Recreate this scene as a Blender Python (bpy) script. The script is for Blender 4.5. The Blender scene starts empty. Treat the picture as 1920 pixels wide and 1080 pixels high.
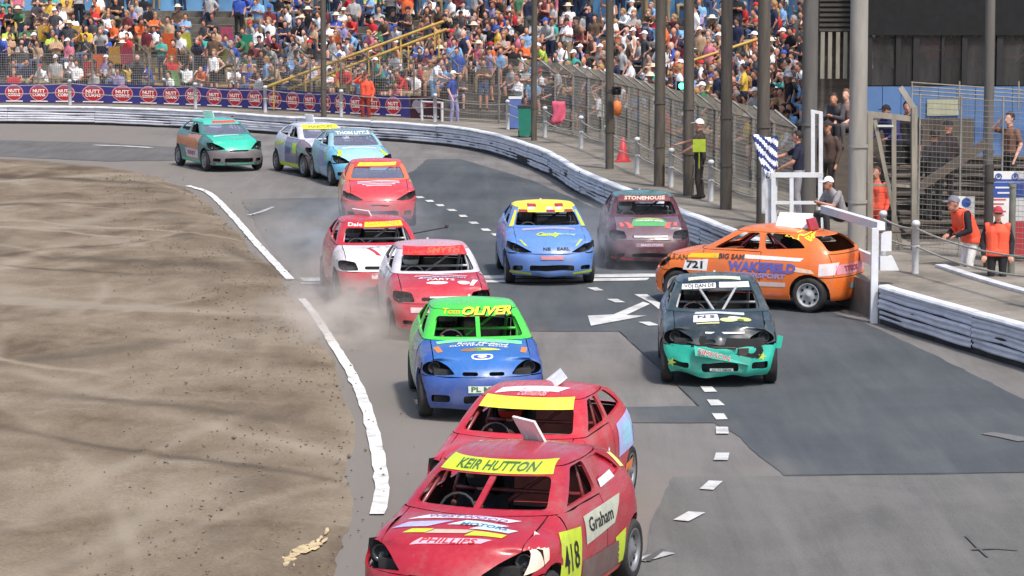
import bpy, bmesh, math, random
import numpy as np
from mathutils import Vector, Matrix, noise
from mathutils.bvhtree import BVHTree
R = math.radians
random.seed(11)
scene = bpy.context.scene
COL = scene.collection

# ------------------------------------------------------------------ camera
CAM_H = 6.0            # metres above the tarmac
FPX = 5500.0           # focal length in pixels of a 1920 wide frame
HORIZON = -95.0        # row of the horizon in that frame
PITCH = math.atan((540.0 - HORIZON) / FPX)
cam_d = bpy.data.cameras.new('camera')
cam = bpy.data.objects.new('camera', cam_d)
COL.objects.link(cam)
cam_d.sensor_width = 36.0
cam_d.lens = FPX / 1920.0 * 36.0
cam_d.clip_start = 0.5
cam_d.clip_end = 2000.0
cam.location = (0, 0, CAM_H)
cam.rotation_euler = (math.pi / 2 - PITCH, 0, 0)
scene.camera = cam

# ------------------------------------------------------------------ sky and sun
SUN_EL, SUN_AZ = R(58), R(150)      # azimuth clockwise from +Y (view direction): behind the camera, to the right
world = bpy.data.worlds.new('World')
scene.world = world
world.use_nodes = True
wn = world.node_tree.nodes
wl = world.node_tree.links
bg = wn['Background']
sky = wn.new('ShaderNodeTexSky')
sky.sky_type = 'NISHITA'
sky.sun_disc = False
sky.sun_elevation = SUN_EL
sky.sun_rotation = SUN_AZ
sky.air_density = 1.0
sky.dust_density = 3.0
wl.new(sky.outputs['Color'], bg.inputs['Color'])
bg.inputs['Strength'].default_value = 0.14
sun_d = bpy.data.lights.new('sun', 'SUN')
sun_d.energy = 2.4
sun_d.angle = R(5)
sun_d.color = (1.0, 0.955, 0.89)
sun = bpy.data.objects.new('sun', sun_d)
COL.objects.link(sun)
sdir = Vector((math.sin(SUN_AZ) * math.cos(SUN_EL), math.cos(SUN_AZ) * math.cos(SUN_EL), math.sin(SUN_EL)))
sun.rotation_euler = sdir.to_track_quat('Z', 'Y').to_euler()
sun.location = (20, -20, 60)
scene.view_settings.view_transform = 'Standard'
scene.view_settings.look = 'None'
scene.view_settings.gamma = 1.0
scene.view_settings.exposure = 0.5
scene.view_settings.use_curve_mapping = False
scene.render.engine = 'CYCLES'
scene.cycles.volume_step_rate = 2.0
scene.cycles.volume_max_steps = 128
scene.cycles.max_bounces = 7
scene.cycles.volume_bounces = 2
scene.cycles.transparent_max_bounces = 16

# ------------------------------------------------------------------ helpers
SP, CP = math.sin(PITCH), math.cos(PITCH)

def ray(px, py):
    u, v = (px - 960.0) / FPX, (540.0 - py) / FPX
    return Vector((u, CP + v * SP, -SP + v * CP))

def G(px, py, z=0.0):
    """pixel of the 1920x1080 photograph -> point on the plane of height z"""
    d = ray(px, py)
    t = (z - CAM_H) / d.z
    return Vector((d.x * t, d.y * t, z))

def AT(px, py, Y):
    """pixel -> point at distance Y"""
    d = ray(px, py)
    t = Y / d.y
    return Vector((d.x * t, Y, CAM_H + d.z * t))

def to_px(p):
    d = Vector(p) - Vector((0, 0, CAM_H))
    zc = d.y * CP - d.z * SP
    yc = d.y * SP + d.z * CP
    return 960 + FPX * d.x / zc, 540 - FPX * yc / zc

def srgb(r, g, b):
    def f(c):
        c /= 255.0
        return c / 12.92 if c <= 0.04045 else ((c + 0.055) / 1.055) ** 2.4
    return (f(r), f(g), f(b))

MATS = {}
def mat(name, col, rough=0.6, metal=0.0, var=0.12, scale=6.0, bump=0.0, bscale=40.0, dirt=0.0, dirtcol=(0.16, 0.13, 0.10),
        coat=0.0, emit=0.0, alpha=1.0, stretch=None, spec=0.5):
    """one procedural material: base colour broken up by noise, optional grime and bump"""
    if name in MATS:
        return MATS[name]
    m = bpy.data.materials.new(name)
    m.use_nodes = True
    nt = m.node_tree
    N, L = nt.nodes, nt.links
    p = N['Principled BSDF']
    p.inputs['Roughness'].default_value = rough
    p.inputs['Metallic'].default_value = metal
    p.inputs['Specular IOR Level'].default_value = spec
    p.inputs['Coat Weight'].default_value = coat
    p.inputs['Coat Roughness'].default_value = 0.15
    tc = N.new('ShaderNodeTexCoord')
    src = tc.outputs['Object']
    if stretch:
        mp = N.new('ShaderNodeMapping')
        mp.inputs['Scale'].default_value = stretch
        L.new(src, mp.inputs['Vector'])
        src = mp.outputs['Vector']
    nz = N.new('ShaderNodeTexNoise')
    nz.inputs['Scale'].default_value = scale
    nz.inputs['Detail'].default_value = 5.0
    L.new(src, nz.inputs['Vector'])
    rm = N.new('ShaderNodeMapRange')
    rm.inputs['From Min'].default_value = 0.3
    rm.inputs['From Max'].default_value = 0.7
    rm.inputs['To Min'].default_value = 1.0 - var
    rm.inputs['To Max'].default_value = 1.0 + var
    L.new(nz.outputs['Fac'], rm.inputs['Value'])
    mx = N.new('ShaderNodeMix')
    mx.data_type = 'RGBA'
    mx.blend_type = 'MULTIPLY'
    mx.inputs['Factor'].default_value = 1.0
    mx.inputs['A'].default_value = (*col, 1)
    L.new(rm.outputs['Result'], mx.inputs['B'])
    out = mx.outputs['Result']
    if dirt > 0:
        n2 = N.new('ShaderNodeTexNoise')
        n2.inputs['Scale'].default_value = scale * 0.6
        n2.inputs['Detail'].default_value = 8.0
        n2.inputs['Roughness'].default_value = 0.7
        L.new(src, n2.inputs['Vector'])
        r2 = N.new('ShaderNodeMapRange')
        r2.inputs['From Min'].default_value = 0.48
        r2.inputs['From Max'].default_value = 0.72
        r2.inputs['To Max'].default_value = dirt
        L.new(n2.outputs['Fac'], r2.inputs['Value'])
        m2 = N.new('ShaderNodeMix')
        m2.data_type = 'RGBA'
        L.new(r2.outputs['Result'], m2.inputs['Factor'])
        L.new(out, m2.inputs['A'])
        m2.inputs['B'].default_value = (*dirtcol, 1)
        out = m2.outputs['Result']
    L.new(out, p.inputs['Base Color'])
    if emit > 0:
        p.inputs['Emission Color'].default_value = (*col, 1)
        p.inputs['Emission Strength'].default_value = emit
    if alpha < 1:
        p.inputs['Alpha'].default_value = alpha
    if bump > 0:
        nb = N.new('ShaderNodeTexNoise')
        nb.inputs['Scale'].default_value = bscale
        nb.inputs['Detail'].default_value = 6.0
        L.new(src, nb.inputs['Vector'])
        b = N.new('ShaderNodeBump')
        b.inputs['Strength'].default_value = bump
        b.inputs['Distance'].default_value = 0.02
        L.new(nb.outputs['Fac'], b.inputs['Height'])
        L.new(b.outputs['Normal'], p.inputs['Normal'])
    MATS[name] = m
    return m

def paint(r, g, b, rough=0.30):
    """racing car enamel: glossy coat over dusty, scuffed colour with fine scratches along the car"""
    key = 'paint_%d_%d_%d' % (r, g, b)
    if key in MATS:
        return MATS[key]
    m = mat(key, srgb(r, g, b), rough=rough, var=0.08, scale=3.0, dirt=0.42, dirtcol=(0.24, 0.205, 0.175), coat=0.55, bump=0.14, bscale=5)
    N, L = m.node_tree.nodes, m.node_tree.links
    p = N['Principled BSDF']
    old = p.inputs['Base Color'].links[0].from_socket
    tc = N.new('ShaderNodeTexCoord')
    mp = N.new('ShaderNodeMapping')
    mp.inputs['Scale'].default_value = (1.6, 9.0, 16.0)
    L.new(tc.outputs['Object'], mp.inputs['Vector'])
    nz = N.new('ShaderNodeTexNoise')
    nz.inputs['Scale'].default_value = 1.6
    nz.inputs['Detail'].default_value = 8
    nz.inputs['Roughness'].default_value = 0.75
    L.new(mp.outputs['Vector'], nz.inputs['Vector'])
    r1 = N.new('ShaderNodeMapRange')
    r1.inputs['From Min'].default_value = 0.58
    r1.inputs['From Max'].default_value = 0.70
    r1.inputs['To Max'].default_value = 0.55
    L.new(nz.outputs['Fac'], r1.inputs['Value'])
    mx = N.new('ShaderNodeMix')
    mx.data_type = 'RGBA'
    L.new(r1.outputs['Result'], mx.inputs['Factor'])
    L.new(old, mx.inputs['A'])
    mx.inputs['B'].default_value = (0.10, 0.09, 0.085, 1)
    L.new(mx.outputs['Result'], p.inputs['Base Color'])
    ro = N.new('ShaderNodeMapRange')
    ro.inputs['From Min'].default_value = 0.4
    ro.inputs['From Max'].default_value = 0.7
    ro.inputs['To Min'].default_value = rough - 0.05
    ro.inputs['To Max'].default_value = 0.75
    L.new(nz.outputs['Fac'], ro.inputs['Value'])
    L.new(ro.outputs['Result'], p.inputs['Roughness'])
    return m

def vinyl(r, g, b):
    key = 'vinyl_%d_%d_%d' % (r, g, b)
    return mat(key, srgb(r, g, b), rough=0.45, var=0.08, scale=9.0, dirt=0.38, dirtcol=(0.24, 0.21, 0.18))

def tag(o, label=None, cat=None, group=None, kind=None):
    if label: o['label'] = label
    if cat: o['category'] = cat
    if group: o['group'] = group
    if kind: o['kind'] = kind
    return o

def empty(name, loc=(0, 0, 0), rz=0.0):
    o = bpy.data.objects.new(name, None)
    o.empty_display_size = 0.2
    o.location = loc
    o.rotation_euler = (0, 0, rz)
    COL.objects.link(o)
    return o

def link_mesh(name, me, parent=None, mats=None):
    o = bpy.data.objects.new(name, me)
    COL.objects.link(o)
    if parent is not None:
        o.parent = parent
    if mats:
        setmats(o, mats)
    return o

def setmats(o, mats):
    if not isinstance(mats, (list, tuple)):
        mats = [mats]
    while len(o.data.materials) < len(mats):
        o.data.materials.append(None)
    for s, m in zip(o.material_slots, mats):
        s.link = 'OBJECT'
        s.material = m

class MB:
    """collects simple solids; build() links them as ONE mesh object"""
    def __init__(self):
        self.v, self.f, self.mi, self.sm = [], [], [], []
    def add(self, vs, fs, mi=0, smooth=False):
        o = len(self.v)
        self.v += [tuple(p) for p in vs]
        for f in fs:
            self.f.append(tuple(i + o for i in f))
            self.mi.append(mi)
            self.sm.append(smooth)
        return self
    def box(self, c, s, rot=None, mi=0):
        hx, hy, hz = s[0] / 2, s[1] / 2, s[2] / 2
        vs = [Vector((x, y, z)) for x in (-hx, hx) for y in (-hy, hy) for z in (-hz, hz)]
        if rot is not None:
            vs = [rot @ v for v in vs]
        c = Vector(c)
        vs = [v + c for v in vs]
        return self.add(vs, [(0, 1, 3, 2), (4, 6, 7, 5), (0, 4, 5, 1), (2, 3, 7, 6), (0, 2, 6, 4), (1, 5, 7, 3)], mi)
    def tube(self, pts, r, n=8, mi=0, caps=True, smooth=True):
        pts = [Vector(p) for p in pts]
        rr = r if isinstance(r, (list, tuple)) else [r] * len(pts)
        rings = []
        up = None
        for i, p in enumerate(pts):
            a = pts[max(i - 1, 0)]
            b = pts[min(i + 1, len(pts) - 1)]
            d = (b - a).normalized()
            if up is None:
                up = Vector((0, 0, 1)) if abs(d.z) < 0.9 else Vector((1, 0, 0))
            s = d.cross(up).normalized()
            u = s.cross(d).normalized()
            up = u
            rings.append([p + (s * math.cos(2 * math.pi * k / n) + u * math.sin(2 * math.pi * k / n)) * rr[i] for k in range(n)])
        vs = [v for ring in rings for v in ring]
        fs = []
        for i in range(len(pts) - 1):
            for k in range(n):
                fs.append((i * n + k, i * n + (k + 1) % n, (i + 1) * n + (k + 1) % n, (i + 1) * n + k))
        self.add(vs, fs, mi, smooth)
        if caps:
            self.add(rings[0], [tuple(range(n - 1, -1, -1))], mi)
            self.add(rings[-1], [tuple(range(n))], mi)
        return self
    def bar(self, a, b, w, h, mi=0, up=(0, 0, 1)):
        a, b = Vector(a), Vector(b)
        d = (b - a)
        L = d.length
        d.normalize()
        upv = Vector(up) if abs(d.dot(Vector(up))) < 0.95 else Vector((1, 0, 0))
        s = d.cross(upv).normalized()
        u = s.cross(d)
        vs = []
        for p in (a, b):
            for i, j in ((-1, -1), (1, -1), (1, 1), (-1, 1)):
                vs.append(p + s * (i * w / 2) + u * (j * h / 2))
        return self.add(vs, [(0, 1, 2, 3), (7, 6, 5, 4), (0, 4, 5, 1), (1, 5, 6, 2), (2, 6, 7, 3), (3, 7, 4, 0)], mi)
    def lathe(self, prof, n=20, axis='z', origin=(0, 0, 0), mi=0, smooth=True):
        o = Vector(origin)
        vs, fs = [], []
        for r, h in prof:
            for k in range(n):
                a = 2 * math.pi * k / n
                c, s = math.cos(a) * r, math.sin(a) * r
                p = {'z': (c, s, h), 'y': (c, h, s), 'x': (h, c, s)}[axis]
                vs.append(o + Vector(p))
        for i in range(len(prof) - 1):
            for k in range(n):
                fs.append((i * n + k, i * n + (k + 1) % n, (i + 1) * n + (k + 1) % n, (i + 1) * n + k))
        return self.add(vs, fs, mi, smooth)
    def prism(self, pts, h, mi=0):
        """flat outline (list of 3d points) thickened upward by h"""
        n = len(pts)
        b = [Vector(p) for p in pts]
        t = [p + Vector((0, 0, h)) for p in b]
        return self.add(b + t, [tuple(range(n - 1, -1, -1)), tuple(range(n, 2 * n))] + [(i, (i + 1) % n, n + (i + 1) % n, n + i) for i in range(n)], mi)
    def mesh(self, name, fix=True):
        me = bpy.data.meshes.new(name)
        me.from_pydata(self.v, [], self.f)
        me.polygons.foreach_set('material_index', self.mi)
        me.polygons.foreach_set('use_smooth', self.sm)
        if fix:
            bm = bmesh.new()
            bm.from_mesh(me)
            bmesh.ops.recalc_face_normals(bm, faces=bm.faces)
            bm.to_mesh(me)
            bm.free()
        me.update()
        return me
    def build(self, name, mats, parent=None, fix=True):
        me = self.mesh(name, fix)
        o = link_mesh(name, me, parent)
        if not isinstance(mats, (list, tuple)):
            mats = [mats]
        for m in mats:
            me.materials.append(m)
        return o

def ev_mesh(o, name):
    """evaluated copy of an object's mesh, the object itself is thrown away"""
    dg = bpy.context.evaluated_depsgraph_get()
    dg.update()
    me = bpy.data.meshes.new_from_object(o.evaluated_get(dg), preserve_all_data_layers=False, depsgraph=dg)
    me.name = name
    return me

TEXTS = {}
def text_mesh(body, size=1.0, shear=0.0, bold=0.0, spacing=1.0, align='CENTER'):
    """2D filled lettering as vertices/faces in its own plane"""
    key = (body, size, shear, bold, spacing, align)
    if key in TEXTS:
        return TEXTS[key]
    cu = bpy.data.curves.new('lettering', 'FONT')
    cu.body = body
    cu.size = size
    cu.shear = shear
    cu.offset = bold
    cu.space_character = spacing
    cu.align_x = align
    cu.align_y = 'CENTER'
    cu.resolution_u = 2
    o = bpy.data.objects.new('lettering', cu)
    me = o.to_mesh()
    vs = [tuple(v.co) for v in me.vertices]
    fs = [tuple(p.vertices) for p in me.polygons]
    o.to_mesh_clear()
    bpy.data.objects.remove(o)
    bpy.data.curves.remove(cu)
    TEXTS[key] = (vs, fs)
    return vs, fs

def catmull(pts, step):
    """smooth resampled polyline through points"""
    P = [Vector(p) for p in pts]
    P = [P[0] * 2 - P[1]] + P + [P[-1] * 2 - P[-2]]
    out = []
    for i in range(1, len(P) - 2):
        p0, p1, p2, p3 = P[i - 1], P[i], P[i + 1], P[i + 2]
        n = max(1, int((p2 - p1).length / step))
        for k in range(n):
            t = k / n
            out.append(0.5 * ((2 * p1) + (p2 - p0) * t + (2 * p0 - 5 * p1 + 4 * p2 - p3) * t * t + (3 * p1 - p0 - 3 * p2 + p3) * t ** 3))
    out.append(P[-2].copy())
    return out

class Path:
    def __init__(self, pts, step=0.25, smooth=0):
        raw = catmull(pts, step)
        if smooth:
            a = np.array([tuple(p) for p in raw])
            w = np.exp(-np.linspace(-2, 2, 2 * smooth + 1) ** 2)
            w /= w.sum()
            b = np.concatenate([np.repeat(a[:1], smooth, 0), a, np.repeat(a[-1:], smooth, 0)])
            raw = [Vector(np.array([np.dot(w, b[i:i + 2 * smooth + 1, k]) for k in range(3)])) for i in range(len(a))]
        self.p = raw
        self.s = [0.0]
        for a, b in zip(raw, raw[1:]):
            self.s.append(self.s[-1] + (b - a).length)
        self.L = self.s[-1]
    def at(self, s):
        s = min(max(s, 0.0), self.L - 1e-6)
        i = int(np.searchsorted(self.s, s, side='right')) - 1
        i = min(max(i, 0), len(self.p) - 2)
        t = (s - self.s[i]) / max(self.s[i + 1] - self.s[i], 1e-9)
        return self.p[i].lerp(self.p[i + 1], t)
    def dir(self, s, e=0.6):
        return (self.at(s + e) - self.at(s - e)).normalized()
    def off(self, s, o, z=None):
        """point o metres to the outside (left of the walking direction)"""
        d = self.dir(s)
        p = self.at(s) + Vector((-d.y, d.x, 0)).normalized() * o
        if z is not None:
            p.z = z
        return p
    def near(self, q):
        b, bs = 1e9, 0
        for p, s in zip(self.p, self.s):
            d = (p.x - q[0]) ** 2 + (p.y - q[1]) ** 2
            if d < b:
                b, bs = d, s
        return bs
# ------------------------------------------------------------------ racing hatchbacks
def lerp(a, b, t):
    return a + (b - a) * t

def interp(x, xs, ys):
    return float(np.interp(x, xs, ys))

STYLES = {
    'wedge': dict(nose=1.80, tail=-1.76, W=0.815, bow=0.20, bonnet=0.765, cowl=0.935, roof=1.335, tailbelt=0.985, roofx=0.10, rearx=-1.30,
                  lamp=[(0.345, 0.602), (0.70, 0.571), (0.772, 0.65), (0.757, 0.772), (0.655, 0.792), (0.48, 0.70)],
                  intake=(0.40, 0.25, 0.37), slots=[(-0.27, 0.27, 0.545, 0.585)], fog=(0.50, 0.68, 0.27, 0.36)),
    'oval': dict(nose=1.745, tail=-1.74, W=0.815, bow=0.225, bonnet=0.755, cowl=0.925, roof=1.335, tailbelt=0.965, roofx=0.06, rearx=-1.28,
                 lamp=[(0.355, 0.606), (0.44, 0.70), (0.55, 0.752), (0.68, 0.762), (0.757, 0.71), (0.771, 0.62), (0.70, 0.581), (0.50, 0.588)],
                 intake=(0.26, 0.24, 0.345), slots=[(-0.27, -0.07, 0.593, 0.641), (0.07, 0.27, 0.593, 0.641)], fog=(0.43, 0.66, 0.25, 0.345)),
    'almond': dict(nose=1.84, tail=-1.74, W=0.825, bow=0.235, bonnet=0.745, cowl=0.945, roof=1.345, tailbelt=0.99, roofx=0.12, rearx=-1.28,
                   lamp=[(0.34, 0.60), (0.46, 0.66), (0.62, 0.735), (0.765, 0.77), (0.775, 0.66), (0.68, 0.60), (0.50, 0.585)],
                   intake=(0.40, 0.27, 0.375), slots=[(-0.20, 0.20, 0.475, 0.505)], fog=(0.52, 0.70, 0.27, 0.36)),
}
STYLES['box'] = dict(nose=1.74, tail=-1.72, W=0.805, bow=0.13, bonnet=0.775, cowl=0.93, roof=1.34, tailbelt=0.97, roofx=0.14, rearx=-1.36,
                     lamp=[(0.43, 0.598), (0.70, 0.588), (0.757, 0.63), (0.752, 0.742), (0.66, 0.757), (0.47, 0.728)],
                     intake=(0.34, 0.25, 0.33), slots=[(-0.33, 0.33, 0.612, 0.668)], fog=(0.47, 0.62, 0.26, 0.33))
AX_F, AX_R, WHEEL_R = 1.12, -1.25, 0.285

def smooth_shell(st):
    S = STYLES[st]
    nose, tail, W, bow = S['nose'], S['tail'], S['W'], S['bow']
    m = 5
    xs = [None, 1.42, 1.12, 0.92, 0.70, 0.45, 0.20, -0.08, -0.36, -0.64, -0.92, -1.18, -1.42, None]
    a = 4                      # index on the side where the windscreen pillar stands
    n = len(xs) - 1
    # level: nose inset, tail inset, half width, z at nose, z at cowl, z at tail
    LV = [(0.06, 0.05, W - 0.06, 0.17, 0.17, 0.19),
          (0.01, 0.01, W - 0.015, 0.23, 0.23, 0.25),
          (0.00, 0.00, W, 0.38, 0.40, 0.42),
          (0.01, 0.00, W + 0.004, 0.51, 0.53, 0.54),
          (0.045, 0.02, W, 0.585, 0.65, 0.66),
          (0.12, 0.05, W - 0.018, 0.69, 0.82, 0.85),
          (0.235, 0.08, W - 0.085, S['bonnet'], S['cowl'] - 0.005, S['tailbelt'])]
    rings = []
    for (ni, ti, w, zf, zc, zr) in LV:
        nx, tx = nose - ni, tail + ti
        ring = []
        def zz(x):
            return interp(x, [tx, 0.7, nx], [zr, zc, zf])
        yc = w * 0.80
        for i in range(m + 1):
            t = i / m
            y = yc * t
            x = nx - bow * t ** 2.3
            ring.append((x, y, zz(min(x + bow * t ** 2.3 * 0.7, nx))))
        for i in range(1, n):
            x = xs[i]
            ww = w * interp(x, [-1.75, -1.2, -0.2, 0.9, 1.42], [0.93, 0.985, 1.0, 1.0, 0.965])
            ring.append((x, ww, zz(x)))
        yc2 = w * 0.84
        for i in range(m, -1, -1):
            t = i / m
            x = tx + 0.13 * t ** 2.5
            ring.append((x, yc2 * t, zz(x)))
        rings.append(ring)
    V, F = [], []
    def addgrid(g):
        o = len(V)
        nr, nc = len(g), len(g[0])
        for row in g:
            V.extend(row)
        for r in range(nr - 1):
            for c in range(nc - 1):
                F.append((o + r * nc + c, o + r * nc + c + 1, o + (r + 1) * nc + c + 1, o + (r + 1) * nc + c))
    addgrid(rings)
    top = rings[-1]
    Fr = top[:m + 1]
    Sd = top[m:m + n + 1]
    Rr = top[m + n:]              # corner -> centre
    # cowl line: centre -> pillar base
    cowl = []
    for i in range(m + 1):
        t = i / m
        p = Sd[a]
        cowl.append((p[0] + 0.15 * (1 - t ** 2), p[1] * t, S['cowl'] + 0.02 * (1 - t * t) if i < m else p[2]))
    cowl[m] = Sd[a]
    g = []
    for r in range(a + 1):
        v = r / a
        row = []
        for c in range(m + 1):
            u = c / m
            fr, cw = Vector(Fr[c]), Vector(cowl[c])
            ce = Vector(Fr[0]).lerp(Vector(cowl[0]), v)
            sd = Vector(Sd[r])
            bil = (Vector(Fr[0]) * (1 - u) + Vector(Fr[m]) * u) * (1 - v) + (Vector(cowl[0]) * (1 - u) + Vector(cowl[m]) * u) * v
            p = fr.lerp(cw, v) + ce.lerp(sd, u) - bil
            crown = 0.035 * math.sin(math.pi * min(v * 1.0, 1.0)) + 0.018 * (1 - u * u) * min(1, v * 4) * (1 if r < a else 0)
            if 0 < r < a and c < m:
                p.z += crown * (1 - 0.4 * u)
            row.append(tuple(p))
        g.append(row)
    addgrid(g)
    # roof
    rx, ex, rz = S['roofx'], S['rearx'], S['roof']
    ns = n - a
    can = []
    for i in range(ns + 1):
        t = i / ns
        x = lerp(rx, ex, t)
        can.append((x, lerp(0.555, 0.52, t) + 0.012 * math.sin(math.pi * t), rz - 0.055 + 0.05 * math.sin(math.pi * min(1, t * 1.15 + 0.02)) - 0.075 * t ** 2.6))
    rf = [(rx + 0.10 * (1 - (i / m) ** 2), can[0][1] * i / m, can[0][2] + 0.032 * (1 - (i / m) ** 2)) for i in range(m + 1)]
    rr = [(ex - 0.07 * (1 - (i / m) ** 2), can[-1][1] * i / m, can[-1][2] + 0.035 * (1 - (i / m) ** 2)) for i in range(m + 1)]
    g = []
    for r in range(ns + 1):
        v = r / ns
        row = []
        for c in range(m + 1):
            u = c / m
            ce = Vector(rf[0]).lerp(Vector(rr[0]), v)
            sd = Vector(can[r])
            fr, cw = Vector(rf[c]), Vector(rr[c])
            bil = (Vector(rf[0]) * (1 - u) + Vector(rf[m]) * u) * (1 - v) + (Vector(rr[0]) * (1 - u) + Vector(rr[m]) * u) * v
            p = fr.lerp(cw, v) + ce.lerp(sd, u) - bil
            if 0 < r < ns and c < m:
                p.z = can[r][2] + 0.034 * (1 - u * u) * 1.15
            row.append(tuple(p))
        g.append(row)
    addgrid(g)
    # glass planes: windscreen, sides, tailgate
    def wall(lo, hi, bulge, rows=4):
        gg = []
        for j in range(rows + 1):
            t = j / rows
            row = []
            for p, q in zip(lo, hi):
                d = Vector(p).lerp(Vector(q), t)
                k = math.sin(math.pi * t) * bulge
                row.append(tuple(d + Vector((0.0, (k if d.y > 0.02 else 0) * min(1, abs(d.y) / 0.3), k * 0.4))))
            gg.append(row)
        addgrid(gg)
    wall(cowl, rf, 0.016)
    wall(Sd[a:], can, 0.016)
    wall(Rr, rr[::-1], 0.016)
    bm = bmesh.new()
    vs = [bm.verts.new(v) for v in V]
    for f in F:
        try:
            bm.faces.new([vs[i] for i in f])
        except ValueError:
            pass
    mv = bmesh.ops.duplicate(bm, geom=bm.verts[:] + bm.edges[:] + bm.faces[:])
    for e in mv['geom']:
        if isinstance(e, bmesh.types.BMVert):
            e.co.y = -e.co.y
    bmesh.ops.remove_doubles(bm, verts=bm.verts, dist=0.0015)
    bmesh.ops.recalc_face_normals(bm, faces=bm.faces)
    # outward check: the highest face must look up
    bm.faces.ensure_lookup_table()
    hi = max(bm.faces, key=lambda f: f.calc_center_median().z)
    if hi.normal.z < 0:
        bmesh.ops.reverse_faces(bm, faces=bm.faces)
    sd = {'wedge': 1.0, 'oval': 5.0, 'almond': 9.0, 'box': 13.0}[st]
    for v in bm.verts:
        n_ = v.normal
        k_ = 0.018 * noise.noise(v.co * 2.3 + Vector((sd, 0, 0))) - 0.040 * max(0.0, noise.noise(v.co * 1.7 + Vector((0, sd, 2))) - 0.25)
        if v.co.z < 1.1 and abs(v.co.y) > 0.05:
            v.co += n_ * k_
    me = bpy.data.meshes.new('shell')
    bm.to_mesh(me)
    bm.free()
    return me

def cut_prism(mb, outline, axis, lo, hi):
    """outline of (a,b): axis x -> (y,z); axis y -> (x,z)"""
    def P(a, b, t):
        return (t, a, b) if axis == 'x' else (a, t, b)
    n = len(outline)
    mb.add([P(a, b, lo) for a, b in outline] + [P(a, b, hi) for a, b in outline],
           [tuple(range(n)), tuple(range(2 * n - 1, n - 1, -1))] + [(i, n + i, n + (i + 1) % n, (i + 1) % n) for i in range(n)])

def roundpoly(pts, r=0.05, n=3):
    out = []
    N = len(pts)
    for i in range(N):
        p0, p, p1 = Vector(pts[i - 1]), Vector(pts[i]), Vector(pts[(i + 1) % N])
        a = p + (p0 - p).normalized() * min(r, (p0 - p).length * 0.45)
        b = p + (p1 - p).normalized() * min(r, (p1 - p).length * 0.45)
        for k in range(n + 1):
            t = k / n
            q = a * (1 - t) ** 2 + p * 2 * t * (1 - t) + b * t * t
            out.append((q.x, q.y))
    return out

def bar_box(mb, y0, y1, z0, z1, x0, x1):
    cut_prism(mb, roundpoly([(y0, z0), (y1, z0), (y1, z1), (y0, z1)], 0.03, 2), 'x', x0, x1)

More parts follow.
